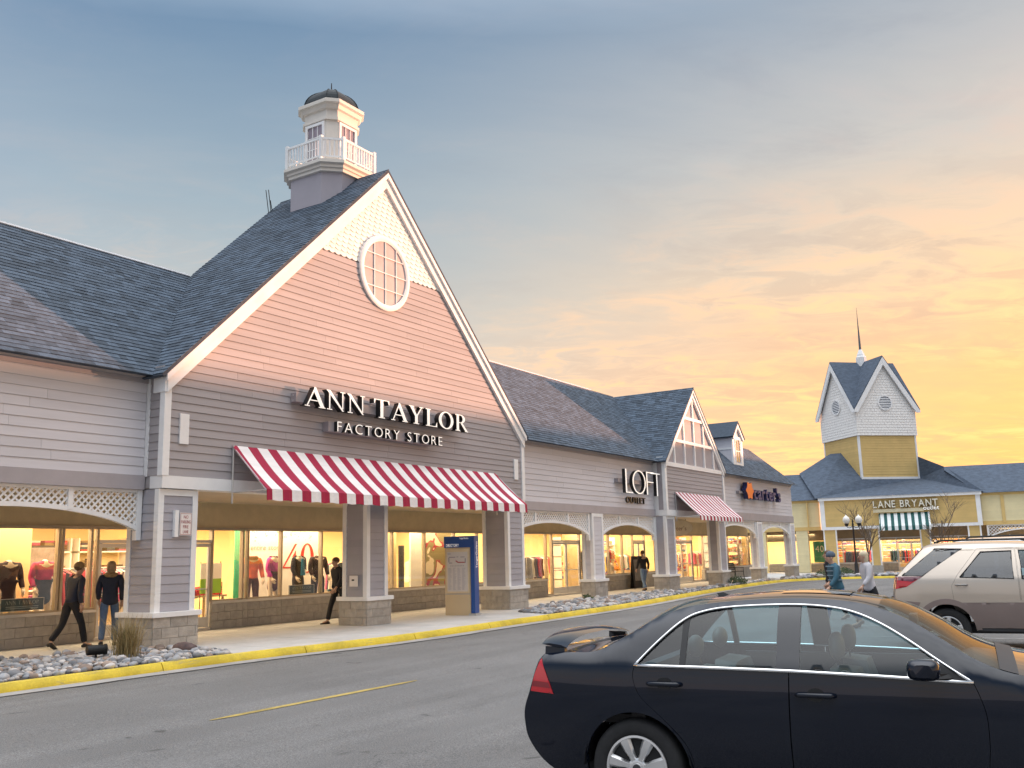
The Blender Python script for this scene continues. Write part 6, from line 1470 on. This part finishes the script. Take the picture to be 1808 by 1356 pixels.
class Car:
    def __init__(s, M, lab, cat, name, spec, group=None):
        s.M = M; s.sp = spec; s.t = thing(name, lab, cat, M, group)
    def Y(s, x, z):
        sp = s.sp; y = sp['hw'] - sp['bulge'] * (z - sp['zmid']) ** 2
        if z < sp['zmid']: y -= sp.get('tuck', .10) * (z - sp['zmid']) ** 2
        if z > sp['belt']: y -= sp['tumble'] * (z - sp['belt']) * sm((z - sp['belt']) / .10 + .3)
        for xe, L, d in sp['taper']:
            t = max(0, (xe - x) / L) if d > 0 else max(0, (x - xe) / L); y -= abs(d) * min(t, 1.25) ** 2.2
        ze = interp(s.edge, x); r = interp(sp['round'], x); t = (z - (ze - r)) / r
        if t > 0: y -= r * .9 * (1 - sqrt(max(0, 1 - min(t, .985) ** 2)))
        return y
    def panel(s, name, poly, m, holes=(), off=0.0, flange=.018, step=.055, sides=(-1, 1), parent=None, smooth=True, gap=0.0):
        """side panel cut from a polygon in (x, z), laid on the body surface; flange turns its rim inwards"""
        poly = dedupe(ccw(dens(poly, step)))
        if gap:
            cx = sum(p[0] for p in poly) / len(poly); cz = sum(p[1] for p in poly) / len(poly); poly = [(p[0] + (cx - p[0]) / (hypot(cx - p[0], cz - p[1]) + 1e-6) * gap, p[1] + (cz - p[1]) / (hypot(cx - p[0], cz - p[1]) + 1e-6) * gap) for p in poly]
        holes = [dedupe(ccw(dens(h, step))) for h in holes]; pts = list(poly); loops = [list(range(len(poly)))]
        for h in holes: loops.append(list(range(len(pts), len(pts) + len(h)))); pts += h
        x0, x1 = min(p[0] for p in poly), max(p[0] for p in poly); z0, z1 = min(p[1] for p in poly), max(p[1] for p in poly); zz = z0 + step / 2
        allb = list(pts)
        while zz < z1:
            xx = x0 + step / 2
            while xx < x1:
                q = (xx, zz)
                if inside(q, poly) and not any(inside(q, h) for h in holes) and min((q[0] - b[0]) ** 2 + (q[1] - b[1]) ** 2 for b in allb) > (step * .45) ** 2: pts.append(q)
                xx += step
            zz += step
        ed = [(l[i], l[(i + 1) % len(l)]) for l in loops for i in range(len(l))]
        v2, e2, f2, ov, oe, of = delaunay_2d_cdt([Vector(p) for p in pts], ed, [], 0, 1e-5)
        tri = []
        for f in f2:
            c = (sum(v2[i].x for i in f) / 3, sum(v2[i].y for i in f) / 3)
            if inside(c, poly) and not any(inside(c, h) for h in holes): tri.append(tuple(f))
        out = []
        for sd in sides:
            mb = MB(s.M); n = len(v2); V = [(v.x, sd * (s.Y(v.x, v.y) + off), v.y) for v in v2]; F_ = [f if sd < 0 else f[::-1] for f in tri]
            mb.add(V, F_)
            if flange:
                cnt = set((f[i], f[(i + 1) % 3]) for f in F_ for i in range(3)); rim = [(a, b) for a, b in cnt if (b, a) not in cnt]
                VV = []; FF = []
                for a, b in rim:
                    k = len(VV); pa, pb = V[a], V[b]; VV += [pa, pb, (pb[0], pb[1] - sd * flange, pb[2]), (pa[0], pa[1] - sd * flange, pa[2])]; FF.append((k + 1, k, k + 3, k + 2))
                mb.add(VV, FF)
            out.append(mb.build(name, m, parent or s.t, smooth=smooth))
        return out
    def top(s, name, x0, x1, m, crown, n=12, k=14, inset=.0, dz=0.0, t0=-1, t1=1):
        mb = MB(s.M); rows = []
        for i in range(n + 1):
            x = x0 + (x1 - x0) * i / n; ze = interp(s.edge, x); ye = s.Y(x, ze) - inset; c = interp(crown, x)
            rows.append([(x + s.sp.get('bow', 0) * 0, ye * (t0 + (t1 - t0) * j / k), ze + dz + c * (1 - abs(t0 + (t1 - t0) * j / k) ** 2.2)) for j in range(k + 1)])
        vs_ = [p for r in rows for p in r]; k1 = k + 1
        mb.add(vs_, [(i * k1 + j, (i + 1) * k1 + j, (i + 1) * k1 + j + 1, i * k1 + j + 1) for i in range(n) for j in range(k)])
        return mb.build(name, m, s.t, smooth=True)
    def end_cap(s, name, line, m, bulge, sgn, t0=-1, t1=1, dx=0.0, parent=None):
        """nose or tail surface between the two side outlines; line = [(x, z)] from bottom to top"""
        L = spl(line, 4); rows = []
        for x, z in L:
            y = s.Y(x, z); rows.append([(x + sgn * (bulge * (1 - abs(t0 + (t1 - t0) * j / 16) ** 2.6) + dx), y * (t0 + (t1 - t0) * j / 16), z) for j in range(17)])
        mb = MB(s.M); vs_ = [p for r in rows for p in r]; f = [(i * 17 + j, i * 17 + j + 1, (i + 1) * 17 + j + 1, (i + 1) * 17 + j) for i in range(len(L) - 1) for j in range(16)]
        mb.add(vs_, f if sgn > 0 else [q[::-1] for q in f]); return mb.build(name, m, parent or s.t, smooth=True)
    def tubeline(s, name, P, r, m, off=0.0, parent=None, sides=(-1, 1)):
        for sd in sides: MB(s.M).tube([(x, sd * (s.Y(x, z) + off), z) for x, z in P], r, 6).build(name, m, parent or s.t, smooth=True)
    def wheel(s, x, sd, R, rr, w, nsp, style=0):
        y = sd * (s.sp['hw'] - .035); Mw = s.M @ Matrix.Translation((x, y, R)) @ Matrix.Rotation(radians(90 if sd < 0 else -90), 4, 'X') @ Matrix.Rotation(.22, 4, 'Z')
        wh = MB(Mw).lathe([(rr + .005, -w), (R - .02, -w), (R, -w + .03), (R, -.035), (R - .012, -.012), (R - .03, 0), (rr + .03, .004), (rr + .004, -.008), (rr - .004, -.03)], (0, 0, 0), 44).build('wheel', M_rub, s.t, smooth=50)
        rim = MB(Mw); n = 44; pr = [(rr + .004, -.012), (rr + .002, .002), (rr - .012, .004), (rr - .022, -.012), (rr - .028, -.06), (rr - .03, -w)]
        rim.rings([[(r * cos(2 * pi * k / n), r * sin(2 * pi * k / n), z) for r, z in pr] for k in list(range(n)) + [0]], closed=False, caps=False)
        for k in range(nsp):
            a = 2 * pi * k / nsp; ca, sa = cos(a), sin(a); hw0, hw1 = (.026, .044) if style == 0 else (.032, .040); r0, r1 = .05, rr - .012
            def q(r, h, z): return (r * ca - h * sa, r * sa + h * ca, z)
            rim.rings([[q(r, -h, z - .005), q(r, -h * .6, z + .012), q(r, h * .6, z + .012), q(r, h, z - .005), q(r, h * .8, z - .04), q(r, -h * .8, z - .04)] for r, h, z in ((r0, hw0, -.018), (r0 + .04, hw0 * 1.0, -.016), ((r0 + r1) / 2, (hw0 + hw1) / 2, -.008), (r1, hw1, -.012))])
        rim.lathe([(.068, -.05), (.066, -.012), (.05, -.004), (.036, -.004), (.034, .004), (.01, .006)], (0, 0, 0), 20); rim.build('rim', M_alloy, wh, smooth=40)
        MB(Mw).lathe([(.03, .003), (.028, .009), (.004, .010)], (0, 0, 0), 14).build('hub_cap', M_cabin, wh)
        MB(Mw).lathe([(rr - .03, -w + .04), (rr - .03, -.10), (.0, -.10)], (0, 0, 0), 24).build('brake_disc', mat('brake dark', (.03, .03, .03), .6), wh)
    def seat(s, x, y, w=.26, z=.30, head=True, name='seat', lab=None):
        F_ = s.M @ Matrix.Translation((x, y, z)); m = MB(F_)
        m.rings([[(a, -w * b, c) for a, b, c in ()] or [(-.25, -w, .05), (.28, -w, .10), (.30, -w * .9, .24), (-.22, -w * .9, .18)], [(-.25, w, .05), (.28, w, .10), (.30, w * .9, .24), (-.22, w * .9, .18)]])
        o = m.build(name, M_leather, s.t, smooth=30)
        b = MB(F_); L = []
        for yy, k in ((-w, .72), (-w * .8, 1.0), (-w * .35, .82), (w * .35, .82), (w * .8, 1.0), (w, .72)): L.append([(-.20, yy, .12), (-.28 + .11 * k * .6, yy * .98, .35), (-.36 + .14 * k * .5, yy * .9, .62 if abs(yy) < w else .55), (-.46, yy * .85, .64 if abs(yy) < w else .52), (-.44, yy * .9, .4), (-.30, yy, .1)])
        b.rings(L); b.build('seat_back', M_leather, o, smooth=60)
        if head:
            h = MB(F_); h.ell((-.425, 0, .775), (.055, .135, .095), 14, 8, lambda p: Vector((p.x * (1 - .25 * abs(p.y)), math.copysign(abs(p.y) ** .8, p.y), math.copysign(abs(p.z) ** .75, p.z)))); h.build('headrest', M_leather, o, smooth=True)
            MB(F_).tube([(-.42, -.05, .6), (-.42, -.05, .72)], .008, 5).build('headrest_post', M_chrome, o)

# --- dark sedan in the foreground
A_SED = radians(90 - 173)
Prw = (-5.948, -12.942)       # near rear wheel, outer face
def car_frame(px, py, ang, hw, z): # origin on the centre line below the rear axle
    n = Vector((math.sin(ang), -math.cos(ang), 0)); return frame((px - n.x * hw, py - n.y * hw, z), ang)
sp = dict(hw=.905, bulge=.32, tuck=.05, zmid=.76, belt=1.0, tumble=.40, taper=[(-.15, .80, .12), (2.75, 1.0, -.16)], round=[(-.9, .05), (-.2, .07), (.3, .13), (1.6, .12), (2.1, .06), (3.7, .05)])
MS = car_frame(Prw[0], Prw[1], A_SED, .90, G(*Prw))
sed = Car(MS, 'glossy dark navy sedan with tan seats and rear spoiler parked in the right foreground', 'car', 'parked_car', sp, 'cars parked in the lot')
top_pts = spl([(-.72, 1.058), (-.52, 1.078), (-.30, 1.092), (-.10, 1.185), (.08, 1.292), (.28, 1.375), (.50, 1.412), (.85, 1.438), (1.15, 1.442), (1.42, 1.424), (1.60, 1.388), (1.78, 1.322), (2.0, 1.195), (2.2, 1.075), (2.42, 1.005), (2.8, .955), (3.2, .885), (3.48, .79), (3.60, .72)], 6)
sed.edge = [(-.95, 1.05)] + top_pts + [(3.9, .6)]
P_nav = car_paint('navy car paint', (.003, .006, .015), .0, .35)
P_nav.node_tree.nodes['Principled BSDF'].inputs['Specular IOR Level'].default_value = .0; P_nav.node_tree.nodes['Principled BSDF'].inputs['Coat IOR'].default_value = 1.5; P_nav.node_tree.nodes['Principled BSDF'].inputs['Coat Roughness'].default_value = .015
arch = lambda cx, r: [(cx + r * cos(a), .325 + r * sin(a)) for a in [pi - pi * 1.0 * i / 18 for i in range(19)]]
rear_line = [(-.60, .23), (-.74, .32), (-.845, .46), (-.868, .58), (-.862, .68), (-.815, .80), (-.765, .92), (-.72, 1.055)]
front_line = [(3.50, .22), (3.64, .32), (3.70, .46), (3.69, .58), (3.60, .72)]
out_ = spl(rear_line, 3) + top_pts + front_line[::-1] + [(3.12, .22), (3.12, .32)] + arch(2.74, .375)[::-1] + [(2.365, .22), (.385, .22), (.38, .30)] + arch(0, .375)[::-1] + [(-.38, .24)]
dlo = [(.02, 1.010), (1.068, 1.000), (2.15, .962)] + spl([(2.15, .962), (1.965, 1.083), (1.81, 1.190), (1.65, 1.286), (1.48, 1.357), (1.30, 1.392), (1.043, 1.405), (.675, 1.391), (.47, 1.362), (.335, 1.306), (.17, 1.165), (.02, 1.010)], 5)[1:-1]
rl = spl([(.02, 1.010), (.006, .93), (.057, .806), (.205, .67), (.325, .546), (.385, .44), (.41, .275)], 4); fl_ = spl([(2.15, .962), (2.178, .888), (2.205, .774), (2.205, .62), (2.19, .48), (2.16, .275)], 4); bl_ = [(1.068, 1.0), (1.060, .8), (1.052, .55), (1.05, .275)]
d_rear = rl + [(1.05, .275)] + bl_[::-1][1:]; d_front = bl_ + [(2.16, .275)] + fl_[::-1][1:]
hole = [p for p in rl[::-1]][:-1] + []  # outline of the whole door + window opening
open_ = dlo[3:] ; opening = rl + [(1.05, .275)] + fl_[::-1] + [p for p in dlo[3:]]
sed.panel('body_side', out_, P_nav, holes=[dedupe(opening)], flange=.03, step=.05)
rd_ = sed.panel('rear_door', d_rear, P_nav, gap=.004); fd_ = sed.panel('front_door', d_front, P_nav, gap=.004)
gl = lambda a, b: clip_half(clip_half(dedupe(dlo), -1, 0, -a), 1, 0, b)
sed.panel('quarter_window', gl(.0, .335), M_cglass, off=-.012, flange=0); sed.panel('rear_window', gl(.378, .985), M_cglass, off=-.012, flange=0); sed.panel('front_window', gl(1.135, 2.2), M_cglass, off=-.012, flange=0)
sed.panel('window_divider', gl(.335, .378), M_dark, off=-.008, flange=.03); sed.panel('door_pillar', gl(.985, 1.135), mat('satin black pillar', (.012, .013, .018), .35, .1, 3, coat=.25), off=-.007, flange=.04)
belt = [(.02, 1.010), (.5, 1.008), (1.068, 1.000), (1.6, .984), (2.15, .962)]
sed.tubeline('belt_chrome', dens(belt, .15, False), .0125, M_chrome, .004); sed.tubeline('window_chrome', dlo[2:] + [(.02, 1.010)], .0085, M_chrome, .003)
for a, b, dd in ((.46, 1.035, rd_), (1.072, 2.15, fd_)):
    for i, sd in enumerate((-1, 1)): sed.panel('side_moulding', [(a, .325), (b, .325), (b, .352), (a, .352)], P_nav, off=.010, flange=.016, sides=(sd,), parent=dd[i])
crown = [(-.72, .03), (-.3, .035), (.1, .06), (.5, .035), (1.5, .035), (2.0, .07), (2.4, .06), (3.6, .05)]
sed.top('boot_lid', -.72, -.24, P_nav, crown); sed.top('rear_screen', -.24, .46, M_cglass, crown); sed.top('roof', .46, 1.62, P_nav, crown, n=16); sed.top('windscreen', 1.62, 2.36, M_cglass, crown); sed.top('bonnet', 2.36, 3.60, P_nav, crown, n=16)
sed.top('sunroof', .95, 1.42, mat('sunroof glass', (.01, .012, .014), .05, .05, 2, coat=1.0), crown, dz=.004, t0=-.55, t1=.55)
sed.top('roof_gutter', .40, 1.66, M_dark, crown, dz=.003, t0=.86, t1=.885); sed.top('roof_gutter', .40, 1.66, M_dark, crown, dz=.003, t0=-.885, t1=-.86)
sed.top('wiper_cowl', 2.30, 2.40, M_cabin, crown, dz=.004, n=3)
sed.end_cap('rear_bumper', rear_line[:6], P_nav, .10, -1); sed.end_cap('boot_face', rear_line[5:], P_nav, .10, -1); sed.end_cap('front_bumper', front_line, P_nav, .13, 1)
sed.end_cap('number_plate', [(-.868, .60), (-.85, .72)], mat('plate white', (.6, .6, .6), .5), .10, -1, -.22, .22, .012)
tl = [(-.800, .806), (-.605, .796), (-.66, .92), (-.716, 1.035), (-.768, .92)]
sed.panel('tail_lamp', tl, M_tail, off=.006, flange=.012, step=.03); sed.end_cap('tail_lamp', [(-.805, .81), (-.768, .915), (-.735, 1.02)], M_tail, .10, -1, -1, -.66, .006); sed.end_cap('tail_lamp', [(-.805, .81), (-.768, .915), (-.735, 1.02)], M_tail, .10, -1, .66, 1, .006)
sed.panel('tail_lamp_bar', [(-.790, .842), (-.625, .834), (-.645, .872), (-.782, .880)], mat('dark red lamp bar', (.22, .008, .015), .12, .1, 2, coat=1.0), off=.008, flange=.004, step=.03)
sed.panel('headlamp', [(3.20, .70), (3.60, .62), (3.62, .70), (3.45, .80), (3.2, .85)], M_lampw, off=.005, flange=.012, step=.04)
mb = MB(MS); sec = []
for i in range(25):
    y = -.74 + 1.48 * i / 24; u_ = abs(y / .74); h = 1.125 + .055 * (1 - u_ ** 3) ; xo = -.64 - .06 * (1 - u_ ** 2); c = .10 + .015 * (1 - u_)
    sec.append([(xo - c, y, h + .006), (xo - c * .4, y, h + .012), (xo + c * .5, y, h + .0), (xo + c, y, h - .018), (xo, y, h - .014)])
mb.rings(sec); 
for y in (-.70, .70): mb.rings([[(-.72, y - .03, 1.06), (-.56, y - .03, 1.06), (-.56, y + .03, 1.06), (-.72, y + .03, 1.06)], [(-.72, y - .02, 1.115), (-.57, y - .02, 1.108), (-.57, y + .02, 1.108), (-.72, y + .02, 1.115)]])
mb.build('spoiler', P_nav, sed.t, smooth=40)
def door_handle(car, x0, x1, z, parent, m, bowl=True):
    for i, sd in enumerate((-1, 1)):
        xm = (x0 + x1) / 2; y = lambda x, o=0: sd * (car.Y(x, z) + o)
        h = MB(car.M); h.tube([(x0, y(x0, .004), z), (x0 + .02, y(x0, .026), z), (xm, y(xm, .034), z + .002), (x1 - .03, y(x1, .028), z), (x1, y(x1, .006), z)], [.012, .017, .016, .019, .014], 8); hh = h.build('door_handle', m, parent[i], smooth=True)
        if bowl:
            c = MB(car.M); c.add([(xm - .0 + .055 * cos(2 * pi * k / 20), y(xm, .0025), z + .042 * sin(2 * pi * k / 20)) for k in range(20)], [tuple(range(20))]); c.build('handle_recess', M_dark, parent[i])
door_handle(sed, .115, .352, .895, rd_, P_nav); door_handle(sed, 1.107, 1.35, .858, fd_, P_nav)
for i, sd in enumerate((-1, 1)):
    y0 = sed.Y(1.95, 1.0); c = MB(MS); rg = []
    for k in range(7):
        t = k / 6; s_ = [.55, .9, 1, 1, 1, .92, .6][k]; rg.append([(1.885 + .095 * math.copysign(abs(cos(a)) ** .6, cos(a)) * s_, sd * (y0 + .035 + .20 * t), 1.045 + .062 * math.copysign(abs(sin(a)) ** .6, sin(a)) * s_) for a in [2 * pi * j / 16 for j in range(16)]])
    c.rings(rg); mr = c.build('door_mirror', P_nav, fd_[i], smooth=50)
    MB(MS).rings([[(2.06, sd * (y0 - .01), .985), (1.88, sd * (y0 - .01), .985), (1.90, sd * (y0 - .0), 1.01), (2.02, sd * y0, 1.01)], [(1.93, sd * (y0 + .11), .985), (1.86, sd * (y0 + .11), .985), (1.87, sd * (y0 + .11), 1.02), (1.93, sd * (y0 + .11), 1.02)]]).build('mirror_stalk', M_dark, mr)
    MB(MS).add([(2.12, sd * (sed.Y(2.1, .98) + .004), .975), (1.90, sd * (sed.Y(1.9, .98) + .004), .982), (1.92, sd * (sed.Y(1.92, 1.07) + .004), 1.09), (1.965, sd * (sed.Y(1.96, 1.07) + .004), 1.075)], [(0, 1, 2, 3)]).build('mirror_base', M_dark, fd_[i])
    for x in (0, 2.74): sed.wheel(x, sd, .325, .215, .20, 7)
    for x in (0, 2.74): # wheel housing
        w_ = MB(MS); n = 14; rg = [[(x + .385 * cos(a), sd * yy, .325 + .385 * sin(a)) for a in [pi * j / n for j in range(n + 1)]] for yy in (.87, .55)]; w_.rings(rg, closed=False, caps=False); w_.build('wheel_housing', M_dark, sed.t)
mb = MB(MS); mb.box(-.55, 3.4, -.55, .55, .18, .30); mb.box(.40, 2.33, -.84, .84, .20, .32); mb.box(.42, 2.3, -.80, .80, .32, .34); mb.box(-.6, -.05, -.75, .75, .60, .66); mb.box(-.05, .05, -.78, .78, .5, .98); mb.box(2.10, 2.36, -.80, .80, .55, .93); mb.box(2.36, 2.42, -.80, .80, .3, .93); mb.build('cabin', M_cabin, sed.t)
for sd in (-1, 1):
    MB(MS).box(.44, 2.15, sd * .80 - .02, sd * .80 + .02, .34, .955).build('door_trim', M_cabin, sed.t)
    sed.seat(1.74, sd * .36, .25, .34)
sed.seat(.80, -.38, .36, .31, False, 'rear_seat'); sed.seat(.80, .38, .36, .31, False, 'rear_seat')
for y in (-.38, .38): MB(MS).ell((.33, y, 1.10), (.055, .13, .08), 12, 8).build('rear_headrest', M_leather, sed.t, smooth=True)
mb = MB(MS); mb.rings([[(2.18, y, .80), (2.02, y, .86), (2.04, y, .98), (2.16, y, 1.02), (2.4, y, .99), (2.4, y, .8)] for y in (-.76, .76)]); mb.build('dashboard', M_cabin, sed.t)
mb = MB(MS @ Matrix.Translation((1.93, .36, .93)) @ Matrix.Rotation(radians(65), 4, 'Y')); n = 20; mb.rings([[((.185 + .014 * cos(b)) * cos(2 * pi * k / n), (.185 + .014 * cos(b)) * sin(2 * pi * k / n), .014 * sin(b)) for b in [2 * pi * j / 6 for j in range(6)]] for k in list(range(n)) + [0]], caps=False); mb.box(-.17, .17, -.02, .02, -.01, .01); mb.build('steering_wheel', M_cabin, sed.t, smooth=40)
MB(MS).box(1.78, 1.83, -.10, .10, 1.25, 1.31).build('rear_view_mirror', M_cabin, sed.t)
MB(MS).rings([[(.44, -.02, 1.435), (.53, -.03, 1.443), (.53, .03, 1.443), (.44, .02, 1.435)], [(.42, -.01, 1.462), (.47, -.01, 1.468), (.47, .01, 1.468), (.42, .01, 1.462)]]).build('roof_antenna', M_dark, sed.t, smooth=40)

# --- silver beige SUV behind it
Psv = CAM + (_r * ((1675 - 904) / 1667.57) + _u * (-(1110 - 678) / 1667.57) + _f) * 16.1
sv = dict(hw=.93, bulge=.22, tuck=.05, zmid=.90, belt=1.18, tumble=.30, taper=[(-.25, .65, .10), (2.7, 1.0, -.16)], round=[(-.9, .04), (-.3, .10), (2.0, .10), (2.5, .05), (3.9, .05)])
A_SUV = radians(90 - 173); MV = car_frame(Psv.x, Psv.y, A_SUV, .92, -.185)
suv = Car(MV, 'champagne silver sport utility car with red tail lamp parked at the right edge', 'car', 'parked_car', sv, 'cars parked in the lot')
P_sil = car_paint('champagne car paint', (.54, .46, .38), .35, .28); P_low = mat('taupe lower cladding', (.27, .21, .19), .45, .06, 2, metal=.3)
tp = spl([(-.74, 1.27), (-.60, 1.42), (-.42, 1.60), (-.27, 1.735), (-.02, 1.775), (.6, 1.79), (1.3, 1.77), (1.75, 1.70), (2.1, 1.50), (2.45, 1.25), (2.65, 1.15), (3.1, 1.10), (3.5, 1.0), (3.68, .86)], 6)
suv.edge = [(-.95, 1.26)] + tp + [(4, .8)]
r_l = [(-.62, .34), (-.76, .46), (-.80, .62), (-.80, .88), (-.785, 1.05), (-.74, 1.265)]; f_l = [(3.55, .30), (3.70, .42), (3.74, .62), (3.68, .86)]
arch2 = lambda cx, r: [(cx + r * cos(a), .36 + r * sin(a)) for a in [pi - pi * i / 18 for i in range(19)]]
ol = spl(r_l, 3) + tp + f_l[::-1] + [(3.3, .34)] + arch2(2.85, .43)[::-1] + [(2.4, .34), (.45, .34)] + arch2(0, .43)[::-1] + [(-.46, .36)]
tri = [(-.66, 1.275), (-.335, 1.262), (.33, 1.715), (-.10, 1.725)]
dw = [(.255, 1.235), (1.075, 1.205), (1.09, 1.665), (.62, 1.655)]; fw = [(1.20, 1.20), (2.30, 1.19), (2.25, 1.25), (1.90, 1.52), (1.68, 1.655), (1.20, 1.672)]
drr = [(.11, 1.09), (.13, .84), (.30, .70), (.44, .55), (.47, .38), (1.14, .38), (1.14, 1.72), (.56, 1.71), (.22, 1.28)]; dfr = [(1.15, .38), (2.36, .38), (2.40, .9), (2.36, 1.20), (1.93, 1.60), (1.70, 1.715), (1.15, 1.72)]
suv.panel('body_side', ol, P_sil, holes=[tri, drr, dfr], flange=.02, step=.06)
rd2 = suv.panel('rear_door', drr, P_sil, holes=[dw], gap=.004, flange=.02, step=.06); fd2 = suv.panel('front_door', dfr, P_sil, holes=[fw], gap=.004, flange=.02, step=.06)
suv.panel('quarter_window', tri, M_cglassd, off=-.006, flange=0); suv.panel('rear_window', dw, M_cglassd, off=-.010, flange=0); suv.panel('front_window', fw, M_cglass, off=-.010, flange=0)
for P_, n_ in ((dw + dw[:1], 'window_seal'), (fw + fw[:1], 'window_seal'), (tri + tri[:1], 'window_seal')): suv.tubeline(n_, P_, .011, M_dark, -.002)
suv.panel('lower_cladding', [(2.34, .38), (2.34, .82)] + [(.51 * cos(radians(a)), .36 + .51 * sin(radians(a))) for a in range(64, 2, -6)] , P_low, off=.012, flange=.014, step=.06); suv.panel('side_strip', [(.22, .815), (2.4, .815), (2.4, .85), (.20, .85)], P_sil, off=.016, flange=.018, step=.06)
suv.panel('bumper_cladding', [(-.79, .42), (-.46, .38), (-.46, .70), (-.40, .82), (-.79, .86)], P_low, off=.008, flange=.012)
for cx in (0, 2.85):
    a_ = [pi - pi * i / 24 for i in range(25)]; suv.panel('wheel_flare', [(cx + .43 * cos(a), .36 + .43 * sin(a)) for a in a_] + [(cx + .52 * cos(a), .36 + .52 * sin(a)) for a in a_[::-1]], P_low, off=.022, flange=.03, step=.05)
cr = [(-.74, .03), (-.3, .05), (1.5, .05), (2.4, .07), (3.7, .05)]
suv.top('rear_screen', -.72, -.30, M_cglassd, cr); suv.top('roof', -.30, 1.70, P_sil, cr, n=16); suv.top('windscreen', 1.70, 2.50, M_cglass, cr); suv.top('bonnet', 2.50, 3.68, P_sil, cr, n=14)
suv.end_cap('tailgate', r_l[3:], P_sil, .08, -1); suv.end_cap('rear_bumper', r_l[:4], P_low, .12, -1); suv.end_cap('front_bumper', f_l, P_sil, .12, 1)
tl = [(-.787, 1.045), (-.60, 1.085), (-.40, 1.22), (-.335, 1.258), (-.735, 1.262)]
suv.panel('tail_lamp', tl, M_tail, off=.006, flange=.012, step=.04); suv.end_cap('tail_lamp', [(-.785, 1.05), (-.745, 1.25)], M_tail, .08, -1, -1, -.7, .006); suv.end_cap('tail_lamp', [(-.785, 1.05), (-.745, 1.25)], M_tail, .08, -1, .7, 1, .006)
suv.panel('tail_lamp_cap', [(-.735, 1.262), (-.335, 1.258), (-.36, 1.24), (-.50, 1.175), (-.74, 1.20)], mat('dark red lamp cap', (.12, .015, .03), .15, .1, 2, coat=1.0), off=.009, flange=.012, step=.04)
door_handle(suv, .175, .364, 1.11, rd2, mat('grey handle', (.30, .28, .26), .4), False); door_handle(suv, 1.30, 1.49, 1.10, fd2, MATS['grey handle'], False)
for sd in (-1, 1):
    for x in (0, 2.85): suv.wheel(x, sd, .36, .225, .22, 5, 1)
    for x in (0, 2.85):
        w_ = MB(MV); n = 14; w_.rings([[(x + .44 * cos(a), sd * yy, .36 + .44 * sin(a)) for a in [pi * j / n for j in range(n + 1)]] for yy in (.89, .5)], closed=False, caps=False); w_.build('wheel_housing', M_dark, suv.t)
    MB(MV).tube([(-.1, sd * .66, 1.83), (0, sd * .67, 1.865), (1.3, sd * .67, 1.86), (1.45, sd * .66, 1.81)], .016, 6).build('roof_rail', M_dark, suv.t)
    suv.seat(1.45, sd * .38, .27, .55); suv.seat(.45, sd * .38, .27, .55)
mb = MB(MV); mb.box(-.6, 3.5, -.55, .55, .28, .40); mb.box(.45, 2.4, -.86, .86, .34, .46); mb.box(-.7, -.3, -.8, .8, .5, 1.0); mb.box(2.2, 2.5, -.8, .8, .7, 1.12); mb.build('cabin', M_cabin, suv.t)

# --- pale van further back, only its roof shows
Pv = CAM + (_r * ((1742 - 904) / 1667.57) + _u * (-(1075 - 678) / 1667.57) + _f) * 24.0
vv = dict(hw=.95, bulge=.15, tuck=.05, zmid=.9, belt=1.15, tumble=.22, taper=[(-.3, .65, .08), (2.8, 1.0, -.16)], round=[(-.9, .05), (-.3, .12), (2.0, .12), (4, .05)])
MW = car_frame(Pv.x, Pv.y, A_SUV, .95, -.19)
van = Car(MW, 'white van with black roof rails just showing above the silver car', 'car', 'parked_car', vv, 'cars parked in the lot')
tp = spl([(-.90, 1.1), (-.84, 1.45), (-.70, 1.78), (-.45, 1.88), (.6, 1.92), (1.6, 1.89), (2.2, 1.72), (2.7, 1.35), (3.0, 1.18), (3.5, 1.05), (3.75, .85)], 6); van.edge = [(-1.1, 1.0)] + tp + [(4, .8)]
P_wht = car_paint('white car paint', (.75, .75, .74), .0, .3)
r_l = [(-.75, .3), (-.88, .5), (-.92, .8), (-.90, 1.1)]; f_l = [(3.6, .3), (3.78, .5), (3.75, .85)]
ol = spl(r_l, 3) + tp + f_l[::-1] + [(3.35, .3)] + arch2(2.9, .42)[::-1] + [(2.45, .3), (.45, .3)] + arch2(0, .42)[::-1] + [(-.45, .3)]
wn = [[(-.66, 1.2), (.30, 1.18), (.30, 1.72), (-.52, 1.70)], [(.40, 1.18), (1.25, 1.17), (1.25, 1.74), (.40, 1.73)], [(1.35, 1.17), (2.5, 1.16), (2.05, 1.66), (1.35, 1.74)]]
van.panel('body_side', ol, P_wht, holes=wn, step=.08)
for w_ in wn: van.panel('side_window', w_, M_cglassd, off=-.008, flange=0, step=.1)
van.top('roof', -.45, 2.0, P_wht, cr, n=12); van.top('rear_screen', -.88, -.45, M_cglassd, cr); van.top('windscreen', 2.0, 2.9, M_cglassd, cr); van.top('bonnet', 2.9, 3.75, P_wht, cr); van.end_cap('tailgate', r_l, P_wht, .08, -1); van.end_cap('front_bumper', f_l, P_wht, .1, 1)
for sd in (-1, 1):
    MB(MW).tube([(-.3, sd * .64, 1.93), (-.2, sd * .65, 1.985), (1.5, sd * .65, 1.99), (1.65, sd * .64, 1.93)], .022, 6).build('roof_rail', M_dark, van.t)
    for x in (0, 2.9): van.wheel(x, sd, .34, .21, .2, 5, 1)
for x in (.1, 1.1): MB(MW).tube([(x, -.65, 1.985), (x, .65, 1.985)], .016, 6).build('cross_bar', M_dark, van.t)
MB(MW).box(-.6, 2.4, -.8, .8, .3, .95).build('cabin', M_cabin, van.t)
